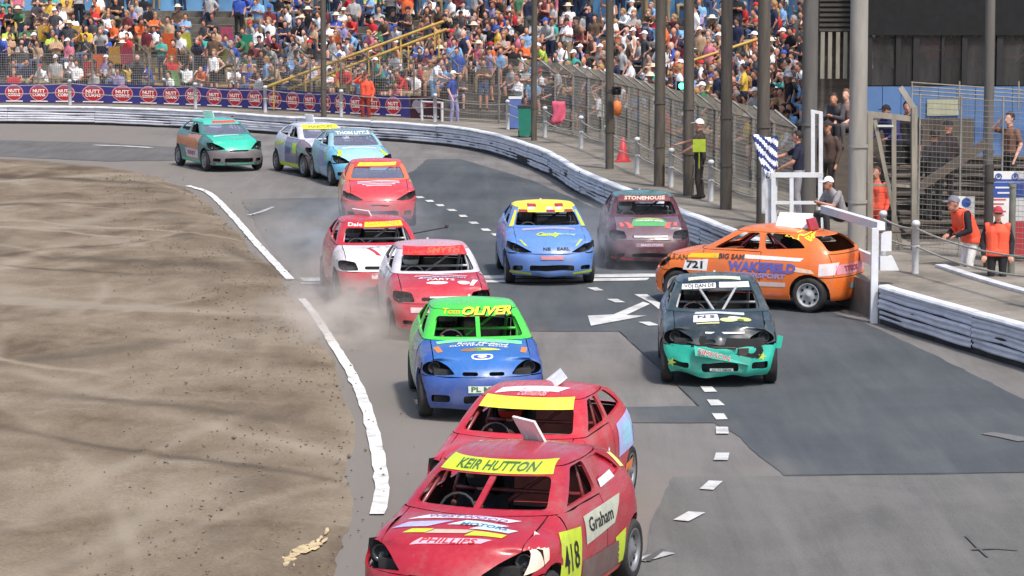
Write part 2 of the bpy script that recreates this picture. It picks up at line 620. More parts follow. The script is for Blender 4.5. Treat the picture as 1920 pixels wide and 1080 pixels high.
SHELLS = {}
mat('m_paint_slot', (0.5, 0.5, 0.5))
mat('m_lining_slot', (0.03, 0.03, 0.03))
def car_shell(st):
    if st in SHELLS:
        return SHELLS[st]
    S = STYLES[st]
    me = smooth_shell(st)
    tmp = bpy.data.objects.new('shell', me)
    COL.objects.link(tmp)
    ss = tmp.modifiers.new('s', 'SUBSURF')
    ss.levels = 2
    ss.render_levels = 2
    ss.boundary_smooth = 'PRESERVE_CORNERS'
    smooth = ev_mesh(tmp, 'smooth_' + st)
    bvh = BVHTree.FromPolygons([v.co.copy() for v in smooth.vertices], [tuple(p.vertices) for p in smooth.polygons])
    so = tmp.modifiers.new('t', 'SOLIDIFY')
    so.thickness = 0.028
    so.offset = -1
    so.material_offset = 1
    me.materials.append(MATS['m_paint_slot'])
    me.materials.append(MATS['m_lining_slot'])
    # everything that is cut out of the shell
    mb, mf = MB(), MB()
    for sgn in (1, -1):
        for ax in (AX_F, AX_R):
            n = 22
            pts = [(ax + 0.345 * math.cos(2 * math.pi * k / n), 0.285 + 0.345 * math.sin(2 * math.pi * k / n)) for k in range(n)]
            cut_prism(mb, pts, 'y', sgn * 0.50, sgn * 1.1)
        cz = S['cowl']
        # front side window and rear quarter window
        cut_prism(mb, roundpoly([(0.50, cz + 0.045), (-0.33, cz + 0.055), (-0.30, S['roof'] - 0.075), (0.02, S['roof'] - 0.085)], 0.05), 'y', sgn * 0.30, sgn * 1.1)
        cut_prism(mb, roundpoly([(-0.43, cz + 0.06), (-1.16, cz + 0.11), (-1.02, cz + 0.22), (-0.80, S['roof'] - 0.085), (-0.40, S['roof'] - 0.07)], 0.06), 'y', sgn * 0.30, sgn * 1.1)
        lamp = [(y * sgn, z) for y, z in S['lamp']]
        cut_prism(mf, roundpoly(lamp, 0.03, 2), 'x', 1.22, 2.2)
        y0, y1, z0, z1 = S['fog']
        bar_box(mf, min(sgn * y0, sgn * y1), max(sgn * y0, sgn * y1), z0, z1, 1.2, 2.2)
    cz = S['cowl']
    cut_prism(mb, roundpoly([(-0.60, cz + 0.05), (0.60, cz + 0.05), (0.515, cz + 0.275), (-0.515, cz + 0.275)], 0.05), 'x', 0.0, 1.3)
    cut_prism(mb, roundpoly([(-0.60, cz + 0.065), (0.60, cz + 0.065), (0.495, cz + 0.292), (-0.495, cz + 0.292)], 0.05), 'x', -2.2, -1.20)
    w, z0, z1 = S['intake']
    bar_box(mf, -w, w, z0, z1, 1.2, 2.2)
    for y0, y1, z0, z1 in S['slots']:
        bar_box(mf, y0, y1, z0, z1, 1.2, 2.2)
    cuts, mods = [], []
    for q in (mb, mf):
        cut = bpy.data.objects.new('cut', q.mesh('cut'))
        COL.objects.link(cut)
        cuts.append(cut)
        bo = tmp.modifiers.new('b', 'BOOLEAN')
        bo.operation = 'DIFFERENCE'
        bo.solver = 'EXACT'
        bo.object = cut
        mods.append(bo)
    full = None
    jit = random.Random(17)
    for attempt in range(16):            # the solver can trip over a near-touching edge: nudge the cutters and try again
        done = ev_mesh(tmp, 'body_' + st)
        zs = [v.co.z for v in done.vertices]
        area = sum(p.area for p in done.polygons)
        if zs and max(zs) > S['roof'] - 0.05 and area > 17.5:
            break
        for cut in cuts:
            e_ = 0.001 + 0.0006 * attempt
            cut.location = (jit.uniform(-e_, e_), jit.uniform(-e_, e_), jit.uniform(-e_, e_))
            cut.scale = (1, 1 + jit.uniform(-e_, e_), 1)
            cut.rotation_euler = (jit.uniform(-e_, e_), 0, jit.uniform(-e_, e_))
            cut.update_tag()
        tmp.update_tag()
    print('shell', st, 'attempts', attempt + 1, 'area', round(area, 2))
    for cut in cuts:
        bpy.data.objects.remove(cut)
    bpy.data.objects.remove(tmp)
    # split into panels along seams
    bm = bmesh.new()
    bm.from_mesh(done)
    for co, no in (((0.68, 0, 0), (1, 0, 0)), ((-0.38, 0, 0), (1, 0, 0)), ((1.30, 0, 0), (1, 0, 0)), ((-1.42, 0, 0), (1, 0, 0)),
                   ((0, 0, 0.575), (0, 0, 1)), ((0, 0.625, 0), (0, 1, 0)), ((0, -0.625, 0), (0, 1, 0)),
                   ((0, 0, cz + 0.02), (0, 0, 1)), ((0, 0, S['roof'] - 0.062), (0, 0, 1)), ((0, 0, 0.80), (0, 0, 1))):
        bmesh.ops.bisect_plane(bm, geom=bm.verts[:] + bm.edges[:] + bm.faces[:], plane_co=co, plane_no=no, dist=1e-5)
    def panel(c):
        x, y, z = c
        if z > S['roof'] - 0.062:
            return 'roof'
        if x > 1.30 and z < 0.575:
            return 'front_bumper'
        if x < -1.42 and z < 0.575:
            return 'rear_bumper'
        if x > 0.68 and abs(y) < 0.625 and 0.575 < z < cz + 0.02:
            return 'bonnet'
        if x > 0.68 and z < cz + 0.02:
            return 'front_wing_left' if y > 0 else 'front_wing_right'
        if -0.38 < x < 0.68 and z < cz + 0.02 and abs(y) > 0.4:
            return 'door_left' if y > 0 else 'door_right'
        if x < -1.42 and abs(y) < 0.625 and z < cz + 0.02:
            return 'tailgate'
        return 'body_shell'
    bm.verts.index_update()
    co = [v.co.copy() for v in bm.verts]
    groups = {}
    for f in bm.faces:
        groups.setdefault(panel(f.calc_center_median()), []).append(([v.index for v in f.verts], min(f.material_index, 1)))
    bm.free()
    parts = {}
    for k, fs in groups.items():
        idx = {}
        vs, ff = [], []
        mis = []
        for f, mi in fs:
            mis.append(mi)
            g = []
            for i in f:
                if i not in idx:
                    idx[i] = len(vs)
                    vs.append(co[i])
                g.append(idx[i])
            ff.append(g)
        pm = bpy.data.meshes.new(k + '_' + st)
        pm.from_pydata([tuple(v) for v in vs], [], ff)
        pm.polygons.foreach_set('material_index', mis)
        b2 = bmesh.new()
        b2.from_mesh(pm)
        # draw the open rims back a few millimetres so that the seams show
        mv = {}
        for e in b2.edges:
            if e.is_boundary:
                c = e.link_faces[0].calc_center_median()
                mid = (e.verts[0].co + e.verts[1].co) / 2
                d = (e.verts[1].co - e.verts[0].co)
                if d.length < 1e-6:
                    continue
                q = (c - mid)
                q = q - d.normalized() * q.dot(d.normalized())
                if q.length > 1e-6:
                    for v in e.verts:
                        mv.setdefault(v, []).append(q.normalized())
        for v, qs in mv.items():
            q = sum(qs, Vector())
            if q.length > 1e-4:
                v.co += q.normalized() * 0.006
        b2.to_mesh(pm)
        b2.free()
        pm.polygons.foreach_set('use_smooth', [True] * len(pm.polygons))
        try:
            pm.set_sharp_from_angle(angle=R(38))
        except Exception:
            pass
        pm.materials.append(None)
        pm.materials.append(None)
        parts[k] = pm
    SHELLS[st] = (parts, bvh, S)
    return SHELLS[st]

# shared small meshes ------------------------------------------------------
def wheel_meshes():
    t = MB()
    r, w = WHEEL_R, 0.185
    prof = [(r - 0.09, -w / 2 + 0.012), (r - 0.055, -w / 2), (r - 0.018, -w / 2 + 0.006), (r, -w / 2 + 0.032), (r + 0.002, 0), (r, w / 2 - 0.032),
            (r - 0.018, w / 2 - 0.006), (r - 0.055, w / 2), (r - 0.09, w / 2 - 0.012)]
    t.lathe(prof, 28, 'y')
    d = MB()
    prof = [(r - 0.085, w / 2 - 0.008), (r - 0.10, w / 2 - 0.004), (r - 0.112, w / 2 - 0.03), (r - 0.125, w / 2 - 0.055), (0.10, w / 2 - 0.035), (0.075, w / 2 - 0.02), (0.045, w / 2 - 0.018), (0.03, w / 2 + 0.004), (0.001, w / 2 + 0.006)]
    d.lathe(prof, 28, 'y')
    d.lathe([(r - 0.085, w / 2 - 0.008), (r - 0.085, -w / 2 + 0.01)], 28, 'y')
    h = MB()
    for k in range(8):       # ventilation holes and wheel nuts
        a = 2 * math.pi * k / 8
        ca, sa = math.cos(a), math.sin(a)
        yy = w / 2 - 0.040
        h.lathe([(0.024, 0.0), (0.022, 0.004), (0.001, 0.004)], 8, 'y', (ca * 0.132, yy, sa * 0.132))
    nuts = MB()
    for k in range(4):
        a = 2 * math.pi * k / 4 + 0.3
        nuts.lathe([(0.011, 0), (0.011, 0.02), (0.001, 0.022)], 6, 'y', (math.cos(a) * 0.058, w / 2 - 0.02, math.sin(a) * 0.058))
    out = []
    for b, nme in ((t, 'tyre'), (d, 'rim'), (h, 'rim_holes'), (nuts, 'wheel_nuts')):
        me = b.mesh(nme)
        me.materials.append(None)
        out.append(me)
    return out

WHEELS = None
CARNO = 0
M_RUBBER = mat('rubber', (0.018, 0.018, 0.019), rough=0.8, var=0.3, scale=8, dirt=0.5, dirtcol=(0.10, 0.085, 0.07))
M_BLACK = mat('black_void', (0.012, 0.012, 0.013), rough=0.9, var=0.2)
M_DARK = mat('dark_plastic', (0.03, 0.03, 0.032), rough=0.6, var=0.25, dirt=0.3)
M_STEEL = mat('steel_rim', (0.28, 0.28, 0.29), rough=0.45, metal=0.6, var=0.2, dirt=0.5)
M_SEAT = mat('seat_cloth', (0.02, 0.02, 0.025), rough=0.85, var=0.3)
M_WHITE = mat('white_paint', (0.78, 0.78, 0.78), rough=0.5, var=0.06, dirt=0.2)
M_GLASSY = mat('lamp_lens', (0.05, 0.055, 0.06), rough=0.12, var=0.2)

class Car:
    """a hatchback with its panels; root Empty on the ground under the middle of the car"""
    def __init__(self, name, label, style, loc, yaw, colors, base, cage=None, group='racing cars on the track', bar=None, roll=0.0, scale=1.0,
                 rim=None, board=True, vbars=False, skip=(), inner=None):
        global WHEELS
        if WHEELS is None:
            WHEELS = wheel_meshes()
        self.parts, self.bvh, self.S = car_shell(style)
        self.root = empty(name, loc, yaw)
        self.root.scale = (scale, scale, scale)
        tag(self.root, label, 'racing car', group)
        self.base = base
        self.obj = {}
        cm = cage or mat('cage_grey', (0.30, 0.30, 0.31), rough=0.5)
        inn = inner or M_DARK
        for k, me in self.parts.items():
            if k in skip:
                continue
            nm = k.replace('_left', '').replace('_right', '')
            m = colors.get(k, colors.get(nm, base))
            self.obj[k] = link_mesh(nm, me, self.root, [m, inn])
        S = self.S
        nose, cz, rz = S['nose'], S['cowl'], S['roof']
        # wheels
        for x in (AX_F, AX_R):
            for s in (1, -1):
                w = link_mesh('wheel', WHEELS[0], self.root, [M_RUBBER])
                w.location = (x, s * 0.715, WHEEL_R)
                w.rotation_euler = (0, random.uniform(0, 6), 0)
                if s < 0:
                    w.rotation_euler = (0, random.uniform(0, 6), math.pi)
                link_mesh('rim', WHEELS[1], w, [rim or M_STEEL])
                tag(link_mesh('rim_holes', WHEELS[2], w, [M_BLACK]), kind='stuff')
        # floor, engine bay and tail bulkhead
        mb = MB()
        mb.box((-0.1, 0, 0.30), (3.0, 1.0, 0.22))
        mb.box((1.02, 0, 0.48), (0.55, 0.96, 0.44))
        mb.box((1.36, 0, 0.44), (0.22, 1.25, 0.42))
        mb.box((-1.52, 0, 0.42), (0.18, 1.2, 0.34))
        self.add('floor_pan', mb, M_DARK)
        mb = MB()
        mb.box((0.62, 0, cz - 0.13), (0.22, 1.16, 0.16))
        self.add('dashboard', mb, inn)
        # lamp buckets
        for s in (1, -1):
            mb = MB()
            c = [sum(p[i] for p in S['lamp']) / len(S['lamp']) for i in (0, 1)]
            out = [((y - c[0]) * 1.12 + c[0], (z - c[1]) * 1.12 + c[1]) for y, z in S['lamp']]
            n = len(out)
            xr = nose - 0.40
            mb.add([(xr - 0.25 * max(0, y - 0.4), s * y, z) for y, z in out] + [(xr - 0.10, s * c[0], c[1])], [(i, (i + 1) % n, n) for i in range(n)], smooth=True)
            h = self.add('headlight', mb, M_BLACK)
            m2 = MB()
            m2.lathe([(0.075, 0.0), (0.078, 0.02), (0.06, -0.02), (0.02, -0.05), (0.001, -0.055)], 14, 'x', (xr - 0.02, s * (c[0] + 0.02), c[1] - 0.005))
            o = m2.build('lamp_bowl', M_GLASSY, h)
        # roll cage
        mb = MB()
        r = 0.021
        A = lambda x, y, z: (x, y, z)
        hoop = [(-0.30, -0.60, 0.42), (-0.32, -0.60, cz), (-0.36, -0.50, rz - 0.06), (-0.36, 0.50, rz - 0.06), (-0.32, 0.60, cz), (-0.30, 0.60, 0.42)]
        mb.tube(hoop, r, 8)
        for s in (1, -1):
            mb.tube([(0.62, s * 0.60, 0.42), (0.58, s * 0.60, cz - 0.02), (0.06, s * 0.49, rz - 0.07), (-0.36, s * 0.50, rz - 0.06)], r, 8)
            mb.tube([(-0.36, s * 0.48, rz - 0.07), (-1.25, s * 0.50, 0.62)], r, 8)
            mb.tube([(0.60, s * 0.62, 0.62), (-0.30, s * 0.62, 0.62)], r, 8)
        mb.tube([(0.06, -0.49, rz - 0.07), (0.06, 0.49, rz - 0.07)], r, 8)
        mb.tube([(-0.31, -0.58, 0.95), (-0.31, 0.58, 0.95)], r, 8)
        mb.tube([(-0.36, 0.48, rz - 0.07), (-0.31, -0.58, 0.50)], r, 8)
        if vbars:
            for s in (1, -1):
                mb.tube([(0.28, s * 0.27, rz - 0.095), (0.80, s * 0.05, cz + 0.02)], 0.02, 8)
        self.add('roll_cage', mb, cm)
        if bar is not None:
            mb = MB()
            mb.bar((0.215, 0.02, rz - 0.055), (0.815, 0.0, cz + 0.03), 0.055, 0.02, up=(1, 0, 0.5))
            self.add('windscreen_bar', mb, bar)
        # seat (right-hand drive) and steering wheel
        mb = MB()
        sy = -0.33
        pts = [(-0.02, 0.44), (0.03, 0.50), (-0.30, 0.47), (-0.42, 0.62), (-0.50, 0.95), (-0.53, 1.16), (-0.58, 1.16), (-0.56, 0.9), (-0.48, 0.5), (-0.36, 0.40)]
        for s0, s1 in ((-0.21, 0.21),):
            n = len(pts)
            mb.add([(x, sy + s0, z) for x, z in pts] + [(x, sy + s1, z) for x, z in pts], [tuple(range(n)), tuple(range(2 * n - 1, n - 1, -1))] + [(i, (i + 1) % n, n + (i + 1) % n, n + i) for i in range(n)])
        for s in (-1, 1):
            mb.box((-0.44, sy + s * 0.20, 0.95), (0.16, 0.04, 0.30))
            mb.box((-0.45, sy + s * 0.15, 1.12), (0.14, 0.04, 0.14))
        self.add('seat', mb, M_SEAT)
        mb = MB()
        n = 16
        ctr = Vector((0.36, sy, 0.86))
        ring = []
        for k in range(n + 1):
            aa = 2 * math.pi * k / n
            ring.append(ctr + Vector((-math.sin(aa) * 0.06, math.cos(aa) * 0.165, math.sin(aa) * 0.155)))
        mb.tube(ring, 0.014, 6, caps=False)
        mb.tube([ctr, (0.62, sy, 0.78)], 0.02, 6)
        mb.tube([ring[0], ring[n // 2]], 0.012, 6)
        self.add('steering_wheel', mb, M_DARK)
        # side bumper bars along the sills and exhaust
        if board:
            mb = MB()
            mb.box((-0.55, 0.0, rz + 0.125), (0.50, 0.022, 0.26))
            mb.bar((-0.75, 0.0, rz - 0.02), (-0.75, 0.0, rz + 0.05), 0.02, 0.02)
            self.board = self.add('roof_board', mb, M_WHITE)
    def add(self, name, mb, m):
        return mb.build(name, m, self.root)
    # -- graphics laid on the panels
    def project(self, vs, mode, lift=0.004):
        out = []
        for (a, b) in vs:
            if mode == 'top':      # a right, b up as read from the front: a = +y, b = -x
                o, d = Vector((b, a, 2.5)), Vector((0, 0, -1))
            elif mode == 'front':
                o, d = Vector((3.0, a, b)), Vector((-1, 0, 0))
            elif mode == 'left':
                o, d = Vector((a, 2.0, b)), Vector((0, -1, 0))
            elif mode == 'right':
                o, d = Vector((a, -2.0, b)), Vector((0, 1, 0))
            else:
                o, d = Vector((-3.0, a, b)), Vector((1, 0, 0))
            h = self.bvh.ray_cast(o, d)
            if h[0] is None:
                h = self.bvh.find_nearest(o + d * 1.2)
            nrm = h[1]
            if nrm.dot(d) > 0:
                nrm = -nrm
            out.append(h[0] + nrm * lift)
        return out
    def quad(self, name, c4, mode, m, n=8, lift=0.005):
        """patch with four corners (bottom-left, bottom-right, top-right, top-left) given in panel coordinates"""
        P = [Vector(p) for p in c4]
        vs, fs = [], []
        n = max(n, 10)
        k = max(2, n // 2)
        for j in range(k + 1):
            for i in range(n + 1):
                u, v = i / n, j / k
                q = (P[0] * (1 - u) + P[1] * u) * (1 - v) + (P[3] * (1 - u) + P[2] * u) * v
                vs.append((q.x, q.y))
        for j in range(k):
            for i in range(n):
                a = j * (n + 1) + i
                fs.append((a, a + 1, a + n + 2, a + n + 1))
        mb = MB()
        mb.add(self.project(vs, mode, lift), fs, smooth=True)
        return mb.build(name, m, self.root, fix=False)
    def text(self, name, body, mode, center, size, m, shear=0.0, bold=0.012, spacing=1.0, lift=0.010, width=None, rot=0.0):
        vs, fs = text_mesh(body, 1.0, shear, bold, spacing)
        if not vs:
            return None
        W = max(v[0] for v in vs) - min(v[0] for v in vs)
        sx = (width / W) if width else size
        sy = size
        c, s = math.cos(rot), math.sin(rot)
        res = []
        for v in vs:
            a, b = v[0] * sx, v[1] * sy
            a, b = a * c - b * s, a * s + b * c
            if mode == 'top':
                res.append((center[0] + a, center[1] - b))      # centre = (y, x)
            elif mode == 'left':
                res.append((center[0] - a, center[1] + b))
            else:
                res.append((center[0] + a, center[1] + b))
        mb = MB()
        mb.add(self.project(res, mode, lift), fs)
        return mb.build(name, m, self.root, fix=False)
    def blob(self, name, center, rx, ry, mode, m, n=18, lift=0.004, power=2.0):
        vs = [center]
        for k in range(n):
            a = 2 * math.pi * k / n
            ca, sa = math.cos(a), math.sin(a)
            e = 2 / power
            vs.append((center[0] + rx * math.copysign(abs(ca) ** e, ca), center[1] + ry * math.copysign(abs(sa) ** e, sa)))
        mb = MB()
        mb.add(self.project(vs, mode, lift), [(0, 1 + k, 1 + (k + 1) % n) for k in range(n)], smooth=True)
        return mb.build(name, m, self.root, fix=False)
    def strip(self, m, z0=0.275, z1=0.375, w=0.50, name='sunstrip'):
        cz = self.S['cowl']
        return self.quad(name, [(-w - 0.015, cz + z0), (w + 0.015, cz + z0), (w - 0.02, cz + z1), (-w + 0.02, cz + z1)], 'front', m, 12)

def car_at(px, py, yaw_deg, front=1.8):
    """front-centre ground pixel and heading (0 = nose towards the camera, + = nose to the right) -> location of the root and rotation"""
    p = G(px, py)
    rz = -math.pi / 2 + R(yaw_deg)
    d = Vector((math.cos(rz), math.sin(rz), 0))
    return p - d * front, rz

for st_ in STYLES:
    car_shell(st_)
# ------------------------------------------------------------------ people
# a body is ONE continuous surface: limbs and torso are laid out as tapered solids, fused with a voxel remesh and thinned;
# faces take the material of the nearest limb: 0 skin, 1 shirt, 2 trousers, 3 shoes
def capsule(mb, a, b, ra, rb, n=10, flat=1.0):
    a, b = Vector(a), Vector(b)
    d = b - a
    L = max(d.length, 1e-4)
    d /= L
    up = Vector((1, 0, 0)) if abs(d.x) < 0.8 else Vector((0, 0, 1))
    s = d.cross(up).normalized()
    u = d.cross(s).normalized()
    rings = []
    prof = [(-0.95, 0.3), (-0.7, 0.71), (0, 1.0)]
    for k, w in prof:
        rings.append((a + d * (k * ra), ra * w))
    for k, w in ((0, 1.0), (0.7, 0.71), (0.95, 0.3)):
        rings.append((b + d * (k * rb), rb * w))
    vs, fs = [], []
    for c, r in rings:
        for i in range(n):
            t = 2 * math.pi * i / n
            vs.append(c + s * math.cos(t) * r + u * math.sin(t) * r * flat)
    for j in range(len(rings) - 1):
        for i in range(n):
            fs.append((j * n + i, j * n + (i + 1) % n, (j + 1) * n + (i + 1) % n, (j + 1) * n + i))
    fs.append(tuple(range(n - 1, -1, -1)))
    fs.append(tuple((len(rings) - 1) * n + i for i in range(n)))
    mb.add(vs, fs)

def ellipsoid(mb, c, r, n=12):
    c = Vector(c)
    vs, fs = [], []
    m = 8
    for j in range(1, m):
        ph = math.pi * j / m
        for i in range(n):
            t = 2 * math.pi * i / n
            vs.append(c + Vector((r[0] * math.sin(ph) * math.cos(t), r[1] * math.sin(ph) * math.sin(t), r[2] * math.cos(ph))))
    top, bot = len(vs), len(vs) + 1
    vs += [c + Vector((0, 0, r[2])), c - Vector((0, 0, r[2]))]
    for j in range(m - 2):
        for i in range(n):
            fs.append((j * n + i, (j + 1) * n + i, (j + 1) * n + (i + 1) % n, j * n + (i + 1) % n))
    for i in range(n):
        fs.append((top, i, (i + 1) % n))
        fs.append((bot, (m - 2) * n + (i + 1) % n, (m - 2) * n + i))
    mb.add(vs, fs)

def pose(kind):
    """joints of a figure facing +x"""
    if kind.startswith('sit') or kind == 'drive':
        J = dict(pelvis=(0, 0, 0.50), chest=(0.02, 0, 0.84), neck=(0.04, 0, 1.01), head=(0.075, 0, 1.15))
        for s, k in ((1, 'l'), (-1, 'r')):
            J['hip' + k] = (0.03, s * 0.09, 0.49)
            J['kne' + k] = (0.45, s * 0.13, 0.51)
            J['ank' + k] = (0.40, s * 0.13, 0.10)
            J['sho' + k] = (0.02, s * 0.178, 0.925)
            J['elb' + k] = (0.05, s * 0.25, 0.69)
            J['wri' + k] = (0.28, s * 0.13, 0.60)
        if kind == 'sit_lean':
            J.update(chest=(0.14, 0, 0.81), neck=(0.23, 0, 0.95), head=(0.30, 0, 1.07))
            for s, k in ((1, 'l'), (-1, 'r')):
                J['sho' + k] = (0.18, s * 0.18, 0.90)
                J['elb' + k] = (0.33, s * 0.20, 0.66)
                J['wri' + k] = (0.50, s * 0.06, 0.72)
        if kind == 'sit_wave':
            J['elbr'] = (0.20, -0.30, 0.98)
            J['wrir'] = (0.26, -0.18, 1.22)
        if kind == 'sit_cross':
            J['elbl'], J['wril'] = (0.08, 0.26, 0.72), (0.22, -0.05, 0.76)
            J['elbr'], J['wrir'] = (0.08, -0.26, 0.72), (0.24, 0.06, 0.78)
            J['head'] = (0.07, 0.02, 1.15)
        if kind == 'drive':
            for s, k in ((1, 'l'), (-1, 'r')):
                J['kne' + k] = (0.46, s * 0.12, 0.62)
                J['ank' + k] = (0.74, s * 0.12, 0.40)
                J['elb' + k] = (0.22, s * 0.26, 0.74)
                J['wri' + k] = (0.44, s * 0.15, 0.90)
    else:
        J = dict(pelvis=(0, 0, 0.95), chest=(0.0, 0, 1.29), neck=(0.0, 0, 1.46), head=(0.03, 0, 1.605))
        for s, k in ((1, 'l'), (-1, 'r')):
            J['hip' + k] = (0, s * 0.092, 0.92)
            J['kne' + k] = (0.03, s * 0.105, 0.50)
            J['ank' + k] = (-0.02, s * 0.11, 0.09)
            J['sho' + k] = (0, s * 0.182, 1.375)
            J['elb' + k] = (-0.04, s * 0.26, 1.12)
            J['wri' + k] = (0.08, s * 0.25, 0.88)
        if kind == 'stand_cross':
            J['elbl'], J['wril'] = (0.05, 0.27, 1.14), (0.22, -0.04, 1.20)
            J['elbr'], J['wrir'] = (0.05, -0.27, 1.14), (0.24, 0.05, 1.22)
        if kind == 'stand_look':
            J['elbr'], J['wrir'] = (0.16, -0.32, 1.40), (0.17, -0.12, 1.56)
        if kind == 'stand_hip':
            J['elbl'], J['wril'] = (-0.06, 0.38, 1.16), (0.06, 0.20, 1.00)
            J['ankl'], J['knel'] = (0.10, 0.16, 0.09), (0.10, 0.14, 0.50)
        if kind == 'hunch':
            J.update(pelvis=(-0.06, 0, 0.92), chest=(0.10, 0, 1.24), neck=(0.20, 0, 1.38), head=(0.30, 0, 1.49))
            for s, k in ((1, 'l'), (-1, 'r')):
                J['hip' + k] = (-0.06, s * 0.092, 0.90)
                J['sho' + k] = (0.15, s * 0.19, 1.33)
                J['elb' + k] = (0.12, s * 0.25, 1.06)
                J['wri' + k] = (0.30, s * 0.16, 0.98)
        if kind == 'flag':
            J['elbr'], J['wrir'] = (0.26, -0.24, 1.24), (0.50, -0.18, 1.18)
            J['elbl'], J['wril'] = (0.10, 0.27, 1.13), (0.32, 0.18, 1.02)
        if kind == 'rail':
            J.update(chest=(0.12, 0, 1.25), neck=(0.20, 0, 1.41), head=(0.27, 0, 1.54))
            for s, k in ((1, 'l'), (-1, 'r')):
                J['sho' + k] = (0.14, s * 0.19, 1.35)
                J['elb' + k] = (0.24, s * 0.27, 1.10)
                J['wri' + k] = (0.42, s * 0.20, 1.04)
    return J

BODIES = {}
def body_mesh(kind, voxel=0.024, faces=900, sleeves='short', shorts=False, fingers=False, bulk=1.0):
    key = (kind, voxel, faces, sleeves, shorts, fingers, bulk)
    if key in BODIES:
        return BODIES[key]
    J = {k: Vector(v) for k, v in pose(kind).items()}
    mb = MB()
    seg = []                              # (a, b, radius, material)
    def limb(a, b, ra, rb, mi, flat=1.0):
        capsule(mb, a, b, ra, rb, 10, flat)
        seg.append((Vector(a), Vector(b), (ra + rb) / 2, mi))
    P, C, Nk, H = J['pelvis'], J['chest'], J['neck'], J['head']
    k = bulk
    # torso: side by side columns give breadth
    for s in (-1, 1):
        o = Vector((0, s * 0.075, 0))
        limb(P + o * 0.9, P.lerp(C, 0.5) + o, 0.115 * k, 0.110 * k, 1)
        limb(P.lerp(C, 0.5) + o, C + o * 1.1, 0.110 * k, 0.118 * k, 1)
    limb(C, Nk - (Nk - C) * 0.25, 0.12 * k, 0.085, 1)
    limb(Nk - (Nk - C) * 0.15, H - Vector((0, 0, 0.05)), 0.056, 0.056, 0)
    limb(P + Vector((0, -0.07, -0.04)), P + Vector((0, 0.07, -0.04)), 0.125 * k, 0.125 * k, 2)
    # head
    ellipsoid(mb, H + Vector((-0.008, 0, 0.02)), (0.098, 0.078, 0.112))
    ellipsoid(mb, H + Vector((0.025, 0, -0.055)), (0.066, 0.056, 0.062))
    capsule(mb, H + Vector((0.085, 0, 0.01)), H + Vector((0.108, 0, -0.022)), 0.011, 0.017, 6)
    for s in (-1, 1):
        capsule(mb, H + Vector((-0.005, s * 0.080, 0.015)), H + Vector((-0.008, s * 0.082, -0.018)), 0.018, 0.014, 6)
    seg.append((H + Vector((0, 0, 0.05)), H + Vector((0.02, 0, -0.08)), 0.09, 0))
    for q in ('l', 'r'):
        s = 1 if q == 'l' else -1
        hip, kn, an = J['hip' + q], J['kne' + q], J['ank' + q]
        if shorts:
            mid = hip.lerp(kn, 0.8)
            limb(hip, mid, 0.095 * k, 0.082, 2)
            limb(mid, kn, 0.062, 0.056, 0)
            limb(kn, kn.lerp(an, 0.35), 0.056, 0.058, 0)
            limb(kn.lerp(an, 0.35), an, 0.058, 0.038, 0)
        else:
            limb(hip, kn, 0.095 * k, 0.066, 2)
            limb(kn, kn.lerp(an, 0.35), 0.066, 0.064, 2)
            limb(kn.lerp(an, 0.35), an, 0.064, 0.052, 2)
        limb(an - Vector((0.04, 0, 0.045)), an + Vector((0.15, s * 0.015, -0.05)), 0.046, 0.040, 3)
        sh, el, wr = J['sho' + q], J['elb' + q], J['wri' + q]
        if sleeves == 'short':
            mid = sh.lerp(el, 0.7)
            limb(sh, mid, 0.060, 0.058, 1)
            limb(mid, el, 0.046, 0.042, 0)
            limb(el, wr, 0.043, 0.030, 0)
        elif sleeves == 'none':
            limb(sh, el, 0.060, 0.044, 0)
            limb(el, wr, 0.043, 0.030, 0)
        else:
            limb(sh, el, 0.060, 0.055, 1)
            limb(el, wr, 0.054, 0.040, 1)
        d = (wr - el).normalized()
        side = d.cross(Vector((0, 0, 1)))
        side = side.normalized() if side.length > 0.2 else Vector((0, 1, 0))
        palm = wr + d * 0.075
        if not fingers:
            limb(wr, palm + d * 0.05, 0.030, 0.036, 0, 0.6)
        else:
            limb(wr, palm, 0.028, 0.036, 0, 0.55)
            nrm = side.cross(d).normalized()
            for i, (off, ln) in enumerate(((-0.033, 0.060), (-0.011, 0.076), (0.011, 0.080), (0.033, 0.070))):
                b0 = palm + side * off
                b1 = b0 + d * ln * 0.55 - nrm * 0.008
                b2 = b1 + d * ln * 0.40 - nrm * 0.030
                limb(b0, b1, 0.0105, 0.0100, 0)
                limb(b1, b2, 0.0100, 0.0085, 0)
            t0 = wr + d * 0.025 + side * s * 0.02
            t1 = t0 + side * s * 0.035 + d * 0.03
            limb(t0, t1, 0.014, 0.012, 0)
            limb(t1, t1 + d * 0.04 - nrm * 0.012, 0.012, 0.009, 0)
    o = mb.build('body', [None])
    rm = o.modifiers.new('r', 'REMESH')
    rm.mode = 'VOXEL'
    rm.voxel_size = voxel
    sm = o.modifiers.new('s', 'SMOOTH')
    sm.iterations = 3
    sm.factor = 0.5
    me = ev_mesh(o, 'body_' + kind)
    nf = len(me.polygons)
    if nf > faces * 1.15:
        dm = o.modifiers.new('d', 'DECIMATE')
        dm.ratio = faces / nf / 1.0
        me = ev_mesh(o, 'body_' + kind)
    bpy.data.objects.remove(o)
    A = np.array([s_[0] for s_ in seg])
    D = np.array([s_[1] - s_[0] for s_ in seg])
    DL = np.maximum((D ** 2).sum(1), 1e-9)
    RR = np.array([s_[2] for s_ in seg])
    MI = np.array([s_[3] for s_ in seg])
    idx = []
    for p in me.polygons:
        c = np.array(p.center)
        t = np.clip(((c - A) * D).sum(1) / DL, 0, 1)
        ds = np.sqrt(((A + D * t[:, None] - c) ** 2).sum(1)) - RR
        idx.append(int(MI[ds.argmin()]))
    me.materials.clear()
    for _ in range(4):
        me.materials.append(None)
